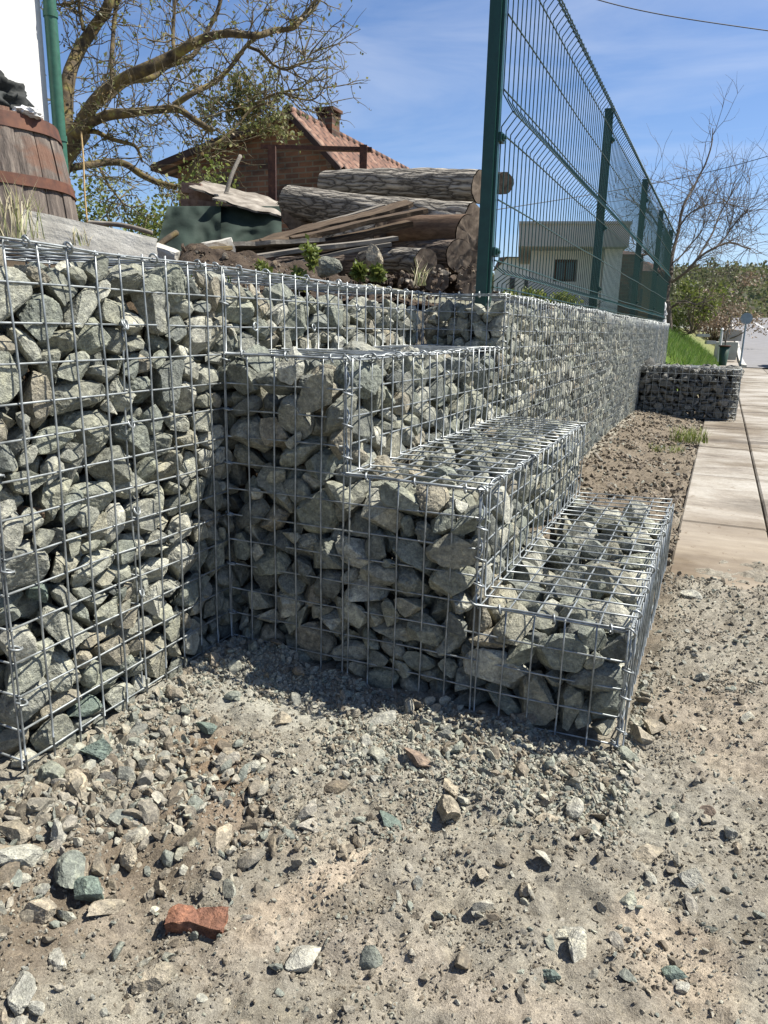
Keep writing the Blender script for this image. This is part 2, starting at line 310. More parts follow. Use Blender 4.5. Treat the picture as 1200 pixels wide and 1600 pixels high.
# settled stones of each cage: shape, radius mm, x, y, z mm, rotation quaternion x, y, z in hundredths
PACKS = {
'L': '''6 34 -121 -446 17 -24 6 -63  1 31 -58 -196 13 -2 90 -39  3 41 -32 -43 13 -20 0 -80  3 44 -83 -366 14 15 -15 95  16 25 -11 -459 12 -19 -62 -45  1 29 -14 -309 12 -60 66 -32
9 43 -43 -232 21 -3 -64 75  10 50 -22 -143 22 -8 31 79  3 36 -95 65 13 -3 98 12  11 35 -145 -480 25 2 63 60  15 47 -77 14 16 21 48 83  15 32 -31 -473 24 5 59 68
17 30 -19 -340 12 -87 1 -43  0 28 -13 -20 26 -17 2 29  4 25 -94 -334 13 6 58 -2  13 34 -77 -31 11 -60 -2 -5  16 27 -158 -427 14 44 -15 62  16 23 -43 -358 10 -12 82 44
5 33 -93 -199 19 -35 79 -48  13 26 -59 -59 8 -98 -3 -4  1 35 -17 -383 13 7 43 64  0 29 -45 -284 11 96 15 -18  16 49 -69 -131 36 -83 34 26  10 33 -79 -465 12 41 40 50
4 47 -19 -295 44 -14 10 85  5 29 -92 -263 13 34 -20 -58  10 48 -21 -434 38 -31 63 57  12 46 -67 -321 28 -67 38 -31  0 32 -53 -183 32 -16 -21 -51  7 29 -27 -79 49 -79 54 7
12 35 -20 72 13 -22 -5 -8  14 42 -111 -462 53 -46 9 -23  6 34 -25 -375 45 0 -18 -54  4 30 -16 -245 52 67 -31 -16  9 28 -60 -85 15 26 -87 31  8 48 -70 61 38 -65 -3 -32
16 42 -72 -422 34 -38 -87 23  12 18 -42 -421 7 -59 -40 28  7 51 -29 -191 77 45 77 -42  15 45 -75 -42 58 -58 23 22  15 38 -24 23 48 80 56 3  8 36 -19 -372 65 46 60 34
5 27 -27 -262 22 -14 43 -87  8 42 -55 -391 51 90 -20 37  9 31 -95 -276 39 70 64 -1  6 17 -44 -428 47 84 41 27  5 18 -98 -425 30 55 7 78  0 27 -55 -250 29 -77 -29 -1
10 34 -14 -111 76 65 70 -23  0 41 -25 71 61 4 85 -47  15 43 -36 -417 82 35 -64 -65  9 42 -40 -285 93 -29 -32 -6  16 31 -101 -207 54 -61 32 71  6 35 -37 -139 65 -87 7 -26
11 33 -79 66 76 -66 65 30  13 28 -146 -446 38 -61 28 -23  1 33 -36 -348 49 -30 62 -64  15 18 -83 -227 36 37 3 86  13 31 -15 -38 53 46 72 37  1 36 -101 1 76 50 45 -11
12 34 -125 -485 85 -24 37 24  8 36 -59 -1 56 29 -9 -20  16 35 -54 -479 61 -41 63 1  9 35 -89 -369 50 34 -48 80  0 39 -70 -263 54 80 20 -55  3 18 -41 -106 8 60 3 36
4 49 -20 2 91 3 -49 -61  5 34 -98 -328 63 7 69 66  9 37 -67 -97 51 -97 -1 3  12 46 -117 -424 67 -71 43 -26  11 34 -92 -119 76 15 21 -76  16 42 -32 -107 99 -49 -42 50
12 47 -67 -4 93 -45 -69 44  14 51 -47 -455 111 -89 12 -41  3 50 -42 -335 79 86 35 27  0 46 -65 -234 69 81 -8 -49  17 41 -78 -66 84 89 6 -39  10 35 -65 34 72 14 -88 32
3 18 -77 -375 62 -27 42 -67  9 29 -102 -272 68 -26 -95 -4  0 24 -81 -164 40 -19 44 11  17 27 -31 -71 91 -61 -13 54  14 29 -150 -452 82 -23 6 -70  1 48 -89 -159 84 21 -42 -81
3 39 -38 59 96 95 4 13  5 28 -159 -472 117 -70 -46 -53  2 19 -7 -165 85 -62 5 74  11 26 -16 -40 84 -31 -31 88  3 48 -86 -409 105 61 -9 0  12 38 -88 -448 92 53 7 -74
1 38 -103 -243 89 -33 39 85  10 47 -37 -32 121 -14 55 -23  13 42 -85 -477 109 -22 22 22  16 45 -20 -317 133 -23 -45 -61  10 39 -91 -208 100 45 -64 -57  15 32 -23 9 168 49 -25 -41
2 23 -19 78 99 -50 -19 -78  2 25 -75 -313 78 -23 -85 33  14 21 -21 -260 88 -84 -36 -5  3 29 -92 64 102 15 -23 66  13 28 -145 -430 92 -12 94 -1  4 30 -59 -373 87 0 59 -72
15 20 -40 -250 80 59 47 64  2 43 -61 45 115 -2 -10 63  0 28 -129 -455 104 2 21 13  16 37 -80 -342 101 -4 89 34  0 28 -17 -128 133 38 38 82  5 45 -31 64 157 94 -18 4
9 45 -39 -412 151 -87 -7 44  4 17 -76 -279 82 8 -20 -38  0 35 -11 -163 131 23 -71 8  3 19 -53 -78 97 24 -11 -91  0 40 -33 24 134 53 47 -19  11 28 -115 -438 126 -64 -73 21
2 29 -10 -245 121 -50 -17 73  0 31 -76 -58 112 11 -94 28  17 48 -86 -458 142 -86 48 -12  9 32 -81 -289 101 92 -37 1  15 17 -103 -271 119 9 7 82  8 28 -79 -95 110 -84 -43 2
9 48 -141 -468 178 -15 59 21  7 24 -21 -353 120 -24 56 6  15 28 -50 -234 107 50 -47 -55  0 39 -24 -92 132 23 -34 -57  17 25 -83 -374 105 -10 -97 -16  1 28 -84 -386 80 21 33 1
7 49 -70 -140 125 -44 3 -30  13 29 -150 -440 123 84 4 50  5 29 -102 -317 113 -94 -27 3  8 19 -81 -254 104 17 85 7  6 30 -31 -390 128 55 15 -13  15 33 -90 -211 133 81 23 29
10 31 -93 -341 132 70 26 14  14 28 -44 -358 113 8 -92 -25  15 49 -45 -247 139 58 14 50  11 28 -82 -37 131 21 -60 76  12 36 -76 -423 167 15 -51 -34  8 34 -92 -297 133 6 40 88
1 29 -95 -61 132 -84 13 -18  13 45 -13 31 209 10 73 -11  3 50 -27 -464 179 -54 -77 -3  12 32 -64 -329 137 -86 20 -7  12 17 -89 -76 111 46 62 -7  3 28 -89 61 138 70 68 3
9 30 -99 -400 187 76 -3 -22  4 25 -18 -368 151 -80 30 -11  2 46 -45 -66 151 -26 92 28  12 29 -20 -352 170 40 -46 -62  12 45 -41 -307 166 -62 -61 47  5 44 -95 -181 176 96 -23 8
11 31 -24 -183 158 -30 -89 8  10 32 -82 -9 147 10 23 -81  8 35 -111 -481 161 74 -23 28  7 21 -85 -379 130 -1 72 -63  7 34 -96 -270 174 51 -25 42  6 50 -19 -21 199 -5 87 7
2 49 -68 -453 199 20 8 -92  5 44 -67 -364 159 -92 9 7  6 19 -10 -283 200 56 -9 -72  7 36 -88 36 158 -18 -33 89  7 28 -100 -425 205 16 84 40  5 51 -22 -394 203 8 65 45
2 49 -18 -99 180 -65 73 9  14 30 -19 -477 208 -15 -70 -35  14 44 -29 -117 224 3 -59 -22  10 27 -29 -484 250 -51 11 -43  6 42 -58 -364 200 33 24 16  17 31 -112 -475 210 15 -16 -58
0 38 -31 -359 217 48 62 -50  15 39 -35 -155 190 64 -36 -7  17 33 -17 -268 180 51 75 19  1 46 -17 -212 187 -45 57 37  0 30 -98 -62 171 44 44 11  3 36 -59 -207 179 -51 -63 -4
11 31 -66 -43 188 -11 50 70  12 39 -26 71 205 14 67 31  17 21 -61 -410 202 81 -25 -32  12 32 -14 -319 203 -61 60 50  9 34 -30 -276 213 44 14 -83  12 31 -79 -90 163 -33 -84 35
14 50 -92 -415 234 77 60 14  16 34 -22 -323 225 -23 -32 90  11 30 -89 -228 187 60 29 52  9 28 -95 -126 180 77 -33 -37  2 39 -142 -455 217 -4 29 61  2 44 -52 -298 213 44 -9 -88
13 27 -67 -69 179 -11 -19 -38  3 20 -90 81 174 -8 -32 89  11 27 -13 -271 287 5 44 -42  8 21 -13 -286 223 -72 -47 -48  17 35 -70 -104 195 95 -12 -17  9 44 -138 -458 252 -20 -85 30
5 31 -20 -389 248 -67 -39 61  8 20 -76 -159 185 -17 -33 75  4 50 -92 -42 222 -46 -50 31  7 37 -96 55 216 6 -65 -62  12 28 -78 -489 223 -21 -4 96  2 17 -14 -305 240 -21 -94 12
10 47 -38 -236 205 62 4 -76  12 51 -82 -139 222 63 -18 -8  8 25 -66 71 187 50 60 34  11 48 -75 -464 266 -86 45 17  0 29 -51 -269 250 20 79 -55  5 42 -44 -69 220 37 39 -76
7 24 -67 -5 198 53 67 -17  0 28 -23 -314 256 -74 -63 0  2 46 -38 -187 223 17 -17 -88  4 48 -63 32 212 89 13 -16  6 28 -91 -346 195 61 -71 -24  14 24 -22 -278 259 85 25 -44
3 42 -63 77 243 -65 -3 -7  13 38 -35 -428 269 75 -25 -27  1 28 -93 -351 223 -12 84 -48  14 48 -32 -458 306 56 44 56  16 29 -50 -349 237 59 -78 -1  14 26 -79 -237 230 45 19 -86
3 26 -67 -180 211 -8 -86 -48  16 28 -80 -276 224 -7 -31 -15  14 34 -84 -83 232 -63 75 14  12 38 -20 67 259 53 50 23  17 18 -160 -490 225 -43 -61 -41  5 47 -86 -313 242 -52 83 0
15 49 -57 -247 280 -2 33 -89  5 40 -42 -11 231 29 -62 -70  13 38 -102 -418 272 -31 -36 14  9 20 -7 -361 250 14 49 39  0 19 -67 -168 240 -56 -10 -38  17 35 -18 -79 269 -82 -15 -45
6 45 -83 -20 258 -35 -65 65  16 39 -104 -353 290 -72 15 21  15 19 -45 -384 260 -64 -50 52  6 38 -85 -129 249 97 14 16  13 17 -6 -13 260 -64 -16 -69  7 29 -149 -475 300 68 -50 12
9 42 -16 -331 273 -65 -71 -23  0 29 -25 -184 265 70 66 0  12 41 -19 -122 287 -6 -29 63  2 46 -61 -323 266 16 -19 71  4 38 -60 -166 267 77 17 48  9 34 -22 -38 273 -16 -49 -76
1 35 -48 34 243 -56 73 -15  8 47 -71 -384 293 -15 -49 81  10 36 -93 -177 244 75 -14 -18  14 21 -85 43 243 -30 -38 -67  10 44 -106 -462 304 -32 -67 -66  1 17 -13 -319 308 -10 33 92
2 30 -76 -216 255 -79 -7 -2  2 38 -68 -77 267 -68 -71 -7  4 43 -57 19 279 -34 -91 3  0 44 -26 -385 288 -5 82 12  10 31 -14 12 266 12 -16 -32  9 17 -45 -488 267 -74 36 20
8 42 -34 -157 303 -9 -35 77  17 43 -100 -96 277 -58 51 -60  9 38 -65 -462 333 45 44 48  10 49 -67 -339 308 -33 60 -53  13 30 -10 81 306 -38 -61 -43  16 49 -148 -469 330 -43 -16 -24
10 45 -19 -229 326 13 6 -73  15 24 -24 -133 356 62 -28 2  5 38 -52 -75 294 -55 -76 -25  5 28 -28 -18 281 59 -30 33  10 30 -13 -480 370 -47 -50 -49  6 17 -10 -164 282 65 44 -60
13 35 -56 -128 282 -58 -8 14  16 51 -34 67 295 72 -40 -36  8 33 -57 -485 354 18 70 -48  12 31 -60 -251 321 -61 44 -3  3 34 -32 -191 287 -92 -37 -2  3 35 -11 -40 329 8 72 -1
8 24 -10 -4 336 48 -52 -40  10 41 -118 -482 360 10 -8 -98  12 31 -17 -327 336 -55 68 46  15 28 -101 -142 297 10 48 86  5 49 -35 65 351 67 30 -66  0 29 -15 -367 323 61 3 -70
15 31 -20 -283 331 36 38 -52  3 38 -55 -10 300 31 -3 -72  17 36 -29 -392 331 -14 -51 82  0 27 -12 -57 297 -54 -68 29  10 18 -91 2 279 -49 -41 76  7 35 -87 -390 332 28 92 -22
6 48 -14 -86 336 -40 65 -35  2 41 -96 4 318 -50 51 -56  0 21 -8 -485 393 -71 23 63  12 46 -30 -244 392 42 -85 8  4 19 -83 -249 307 32 50 74  9 46 -53 -37 339 35 21 -90
6 39 -23 15 310 -13 43 62  16 40 -99 -345 328 29 -87 -36  15 26 -42 -212 311 -4 21 46  5 35 -19 -51 388 54 76 -1  2 32 -29 35 327 -3 -5 -99  11 24 -34 -467 359 -15 2 -68
0 50 -43 -162 343 -8 64 43  12 31 -24 -134 328 37 -8 -88  8 17 -76 80 269 38 27 -49  11 24 -11 -346 357 -5 38 -47  13 21 -10 -348 314 29 -28 -72  13 18 -97 -238 312 89 -33 -4
5 17 -65 -113 279 -4 -78 -27  17 19 -52 -403 318 -49 -74 43  17 44 -48 -296 343 -54 -64 46  16 34 -62 -104 305 77 -56 -28  9 39 -90 56 333 28 -23 78  3 23 -10 -426 348 -46 -78 28
6 18 -67 -168 299 73 -14 -44  17 34 -92 -68 313 8 42 77  1 43 -81 75 367 45 -13 79  6 42 -48 -431 367 32 -45 -82  9 23 -99 -306 343 -90 -30 23  10 29 -102 -171 331 -18 97 7
0 38 -56 -82 333 53 -9 -77  13 35 -103 27 336 -82 -51 18  5 24 -159 -429 366 10 51 -43  11 41 -54 -353 347 -2 -24 -34  7 29 -73 -193 333 -16 22 -67  4 44 -90 -115 336 -77 44 -15
9 29 -12 -366 372 -53 -74 -28  7 46 -95 -254 375 -83 51 18  11 30 -53 -211 357 -48 85 3  16 31 -68 10 337 6 2 70  5 26 -160 -474 369 -48 4 69  0 19 -14 -198 367 27 -7 13
7 22 -76 -168 369 46 63 53  12 21 -11 -116 371 29 52 2  2 49 -26 1 369 -4 -47 -18  5 50 -33 -393 392 -60 -13 -23  9 31 -24 -198 392 -68 -43 -28  14 30 -89 -62 342 62 -67 21
16 21 -32 -484 382 88 -2 30  6 37 -25 -171 385 -38 88 -11  1 28 -101 -12 355 15 -93 29  4 29 -127 -431 352 -16 -7 73  8 45 -28 -102 382 -26 -45 -12  8 41 -81 41 368 97 -4 -15
7 31 -95 -447 354 -70 -20 57  15 36 -24 -321 379 -5 -6 62  10 29 -92 -42 358 8 -87 -35  8 48 -23 -26 424 21 1 -90  15 24 -144 -485 398 -11 -40 -90  16 45 -95 -333 368 46 37 6
11 31 -54 -268 422 -3 -56 2  3 41 -105 -194 369 82 -12 -17  17 35 -95 -120 374 69 36 5  16 23 -11 -438 368 57 -42 55  16 48 -16 -279 426 -60 -49 59  6 32 -57 -64 361 -94 -26 16
0 22 -121 -447 382 -66 55 16  15 28 -25 -136 397 -17 85 30  15 30 -62 -128 391 -77 -13 61  6 18 -56 35 368 -67 -19 59  14 30 -83 -429 389 -28 4 20  0 34 -74 -187 399 40 -80 42
0 41 -61 -8 392 82 30 46  12 49 -46 -461 398 23 -12 18  2 40 -26 -168 426 25 -32 -78  10 35 -25 37 410 26 41 67  8 49 -147 -450 408 -4 -76 -14  13 24 -36 -282 372 31 -10 -41
11 31 -102 -158 388 -58 77 -4  8 38 -20 -101 434 45 69 20  4 25 -90 -489 404 -25 -89 7  3 40 -76 -295 387 16 -14 -33  5 36 -60 -224 401 78 51 -20  10 37 -133 -487 439 -4 -88 -20
10 24 -72 -40 389 78 -43 44  16 45 -57 53 410 -67 -62 33  1 43 -15 -443 420 18 23 66  15 23 -63 -171 409 -1 -66 -50  17 39 -96 -102 404 -23 88 29  7 33 -104 -2 383 -3 -21 81
16 28 -27 -489 433 -66 0 -2  0 45 -32 -357 430 73 8 17  16 47 -56 -83 413 -90 30 16  12 27 -77 -30 408 -74 0 7  17 30 -90 -394 403 1 25 86  17 38 -20 -45 462 -36 22 -62
3 37 -30 48 441 -7 -42 -44  9 32 -79 -413 413 -68 -38 3  1 35 -74 -372 396 -13 -73 7  8 39 -20 49 487 40 65 30  5 25 -50 -334 403 -33 31 87  4 28 -81 72 421 -66 -49 46
1 46 -95 -455 416 94 -2 -29  6 46 -104 -274 419 9 -7 -65  14 44 -23 -226 446 54 -69 32  1 22 -11 81 383 58 1 -19  12 19 -13 -366 446 44 -86 14  4 35 -62 -318 422 30 22 65
14 28 -10 -194 479 5 78 27  15 42 -46 9 452 37 76 -23  11 33 -47 -119 434 -80 -45 -37  14 30 -43 60 455 41 86 4  14 36 -66 -463 443 -36 5 -80  7 49 -43 -317 471 17 0 64
14 43 -72 -64 444 -36 -32 42  16 30 -12 -480 452 -10 -64 -43  9 18 -7 -443 456 60 8 56  11 27 -63 -153 436 -62 75 -8  7 28 -37 -150 469 -60 -73 29  11 43 -151 -468 479 12 -63 46
16 35 -67 -201 435 1 -39 73  6 40 -22 -121 462 80 -52 -14  9 42 -88 -24 472 84 22 7  12 29 -13 -394 430 -9 -46 62  3 27 -59 -386 431 27 76 -49  7 30 -96 -175 463 -44 -60 -66
11 18 -35 80 481 12 34 -76  7 21 -34 -411 431 18 57 -60  16 21 -15 -282 505 47 67 -31  15 27 -105 -122 434 26 44 59  9 37 -12 -388 465 -64 53 -35  16 22 -90 -314 426 35 42 -58
7 19 -15 -48 497 -33 92 16  2 43 -99 51 462 -85 -22 35  16 28 -93 -404 432 27 -35 -88  6 46 -92 -287 440 23 95 -13  5 23 -71 -108 444 39 -54 -73  7 37 -35 -35 527 -11 -19 46
2 33 -140 -446 451 -42 -87 16  6 49 -25 -414 522 52 -42 21  11 18 -51 -177 452 91 -16 12  16 42 -81 -98 471 95 -5 -12  12 27 -100 70 485 -84 27 21  14 32 -56 -436 455 10 24 84
7 33 -52 -193 474 20 67 -65  10 47 -54 51 494 -69 -45 27  5 30 -81 -380 445 26 81 36  6 27 -80 -247 446 2 20 80  11 22 -78 -150 464 25 48 67  16 37 -54 -41 492 -38 -65 -63
7 17 -14 -18 492 -71 31 -54  0 40 -75 -345 471 -85 -9 -47  15 29 -62 -9 509 -98 -7 12  3 31 -153 -424 480 -22 -66 -60  12 37 -93 -217 461 -34 -82 43  11 36 -26 -92 506 -84 18 -47
4 31 -33 -442 471 -2 84 -20  14 18 -73 -142 481 -11 -12 57  10 50 -21 39 527 25 19 -70  1 22 -95 -433 432 13 -16 -50  17 41 -66 -260 476 21 11 -60  2 51 -106 -427 466 31 5 69
0 28 -90 -288 476 -20 95 -13  4 50 -28 -246 511 55 -21 11  16 28 -48 -75 475 -25 -38 -86  0 28 -101 -490 483 -44 -34 -21  9 51 -18 -339 517 64 73 17  10 25 -85 -151 495 -36 -76 51
10 48 -84 -81 501 -75 18 -17  1 42 -58 73 528 24 -26 75  14 35 -39 -484 497 -66 10 43  5 50 -19 -136 534 -63 -30 -64  15 19 -100 46 494 -4 -9 93  11 28 -44 -454 498 -13 -60 -67
12 28 -71 -383 491 19 89 30  3 28 -99 -223 487 -2 -2 -96  7 31 -100 -45 514 -69 -13 -41  14 42 -128 -467 531 15 -28 88  1 49 -18 -83 546 73 -48 -4  12 36 -90 10 512 3 -83 -53
14 41 -15 -473 557 -6 82 12  0 24 -101 -366 472 -49 -1 33  3 35 -12 -346 559 55 42 57  1 26 -73 -116 493 56 22 9  17 24 -44 -423 474 -71 -35 8  12 34 -104 -168 542 55 -75 29
8 37 -60 11 533 -69 44 -56  10 42 -89 -452 500 77 -18 -19  15 41 -41 -193 523 -40 9 -25  2 50 -77 -99 531 15 -6 -62  17 32 -64 -479 521 -21 -73 56  6 29 -52 -287 513 33 -10 -30
16 21 -95 80 537 -76 32 -49  12 19 -10 -439 498 -11 21 -26  5 44 -85 -291 513 1 76 -33  12 30 -29 -144 593 77 49 -17  11 30 -65 -421 500 -42 -19 79  6 29 -96 -340 490 -63 46 54
17 30 -85 -194 523 22 4 -49  0 25 -42 54 545 30 55 -17  6 43 -49 -428 558 3 -34 -12  11 28 -87 41 523 -94 1 29  15 38 -100 -432 534 32 -39 -35  8 27 -55 -260 548 41 45 76
10 29 -57 -229 529 -73 25 40  13 31 -17 -8 563 -38 -43 64  13 43 -28 -379 569 -11 -54 -8  8 35 -31 -247 567 -13 -95 21  8 22 -30 82 547 -28 1 94  4 40 -66 -474 563 74 -17 42
11 19 -43 -283 538 -17 -94 -9  5 29 -21 -107 573 69 -17 32  13 33 -58 -397 576 13 -32 -18  10 29 -13 -285 552 -74 -29 30  13 28 -15 -233 554 64 -17 -66  8 36 -104 -111 567 76 62 -7
15 30 -77 50 548 43 -51 -53  12 26 -80 -406 547 -53 26 -8  2 31 -57 -382 520 45 -69 14  10 32 -37 -170 571 71 -51 42  7 40 -15 -60 603 -52 -63 10  5 33 -21 43 586 38 -45 -56
7 29 -29 -460 595 9 -76 -61  2 38 -65 -361 539 28 76 18  9 22 -15 -163 566 -25 -68 31  2 46 -23 -5 614 -55 59 57  3 38 -33 -358 589 85 24 25  12 39 -70 -149 563 -83 -51 3
6 44 -60 -29 561 -45 -88 -2  5 31 -114 -485 553 51 27 4  12 38 -76 -320 540 -12 -3 -91  13 50 -84 -210 563 40 -88 -23  17 28 -86 14 563 34 3 -59  4 25 -90 -382 538 -36 -31 -64
2 32 -34 -203 555 71 0 22  1 26 -52 -123 565 -7 81 -8  10 29 -29 -211 593 29 64 70  5 39 -82 -76 580 -13 -90 -35  13 28 -104 -354 525 45 -68 -44  5 48 -70 -181 601 8 0 31
17 40 -48 74 583 -56 73 6  15 48 -123 -465 597 78 9 -15  6 49 -56 -294 579 -32 -9 24  6 46 -76 -257 591 8 -55 76  8 28 -50 23 562 79 -28 41  9 28 -20 -421 591 42 -77 16
14 28 -71 -353 572 -23 -53 -17  8 28 -54 -232 580 -66 -55 -31  2 51 -89 -45 627 -49 -54 -60  1 19 -39 -2 545 -35 -23 57  14 39 -14 -394 624 50 16 81  7 17 -78 -128 577 -32 -9 -62
12 45 -69 29 592 25 -19 0  6 32 -100 -353 597 -46 87 4  7 44 -99 -148 608 -50 -14 -14  15 47 -26 -159 653 66 38 -36  15 50 -16 -459 648 -60 67 41  12 45 -23 -304 611 76 34 44
14 27 -22 -263 597 42 46 40  14 33 -50 -116 612 54 26 -79  15 34 -92 63 596 56 18 26  1 22 -88 -379 571 -30 53 -70  7 30 -45 64 610 -20 -19 26  3 36 -65 -430 579 88 17 26
8 42 -103 -275 593 -3 36 -62  3 20 -68 -224 594 42 -41 51  12 38 -16 -113 618 -60 -71 -32  14 51 -48 47 655 3 -40 12  7 46 -68 -381 633 -14 -33 -82  3 30 -67 -286 606 28 -22 -57
15 32 -28 -102 648 33 10 46  7 18 -162 -483 638 -33 76 0  6 43 -31 -211 618 -38 -91 -6  15 31 -82 -489 617 -18 -91 -14  13 29 -93 -215 611 -9 17 -14  6 27 -16 -44 650 -58 -78 0
10 17 -35 -493 582 -17 55 6  16 45 -24 -252 639 1 -51 84  10 23 -79 -111 618 41 -62 -66  0 38 -98 40 632 0 97 20  5 29 -67 -458 607 52 70 -40  3 42 -89 -198 633 7 14 -47
2 17 -88 -118 632 -5 -7 -6  7 18 -82 -429 602 -42 53 70  2 39 -14 -321 637 23 -37 65  1 41 -55 -405 606 -23 24 34  13 21 -101 -341 617 -65 -2 -37  12 28 -70 -268 641 -5 79 59
0 38 -23 -71 677 -13 84 -8  13 29 -77 4 627 -6 -18 -94  10 37 -89 -428 633 -19 -87 42  4 28 -61 -329 615 -78 58 -19  15 34 -102 -247 634 -1 -88 -38  0 32 -11 -13 679 -60 -3 67
6 39 -43 -401 667 -53 79 22  2 21 -95 -71 627 52 49 -31  12 29 -76 3 656 20 -83 -49  16 39 -152 -451 649 9 8 63  15 35 -105 -308 620 -24 -52 81  5 36 -47 -290 653 -30 84 31
15 34 -69 -90 657 -73 -39 42  17 43 -26 -351 662 -63 -16 -57  15 43 -31 -233 681 40 -67 -55  7 49 -47 -110 709 64 -33 32  16 34 -40 -24 639 41 0 1  13 30 -122 -479 641 -8 79 52
6 30 -88 -283 622 -21 -95 15  16 30 -52 -145 646 9 98 -7  10 22 -9 -48 696 -57 14 63  3 19 -57 -2 639 80 42 38  7 36 -66 -466 654 -56 -49 40  9 31 -91 62 656 -88 35 -12
0 48 -103 -431 658 34 -19 1  12 31 -105 -343 642 -32 7 20  3 24 -97 -69 657 -12 10 92  9 47 -71 -2 681 1 -88 -44  12 46 -100 -294 653 -40 -66 52  1 28 -54 -203 649 52 -63 -48
11 33 -78 33 680 35 -21 22  1 19 -142 -490 650 28 64 61  14 21 -20 -331 687 78 52 11  2 27 -61 -227 649 1 -1 -99  10 27 -21 9 669 -96 17 14  10 43 -40 -426 701 62 -9 34
12 28 -101 -226 660 -36 67 62  2 30 -11 -167 706 34 -46 -52  14 40 -26 18 711 10 -88 -25  13 31 -148 -478 680 -24 46 -14  3 41 -76 -358 676 41 -15 11  15 38 -85 -174 675 -4 50 -73
1 21 -132 -474 656 20 79 42  10 29 -42 -314 682 61 18 -47  13 31 -84 -263 667 8 -22 95  13 23 -54 -53 662 81 46 -29  11 23 -16 72 709 15 52 26  14 34 -83 -69 684 19 -12 83
4 28 -81 73 695 -90 10 31  11 18 -141 -429 670 16 -98 2  3 50 -81 -308 682 15 1 43  13 30 -37 -45 680 76 42 24  15 36 -38 -385 705 62 -20 6  2 40 -105 -242 684 84 2 41
13 30 -39 -30 703 63 72 -13  4 42 -94 41 708 -5 31 -93  16 32 -112 -462 672 -68 17 54  4 29 -12 -291 695 42 -10 -80  3 19 -13 -281 671 2 53 -49  5 42 -91 -110 712 43 73 19
14 47 -116 -451 703 -20 -95 -5  1 24 -83 -331 701 93 -3 -3  6 30 -134 -484 696 -72 23 44  17 31 -48 -66 706 -24 93 5  8 30 -59 66 712 25 -71 -61  5 28 -88 -362 704 38 -12 73
10 37 -64 -173 711 41 -35 -73  1 46 -50 -481 701 -22 43 49  7 23 -53 -269 705 -46 37 7  5 25 -68 -211 682 88 -1 -34  12 36 -85 -404 700 -31 -8 77''',
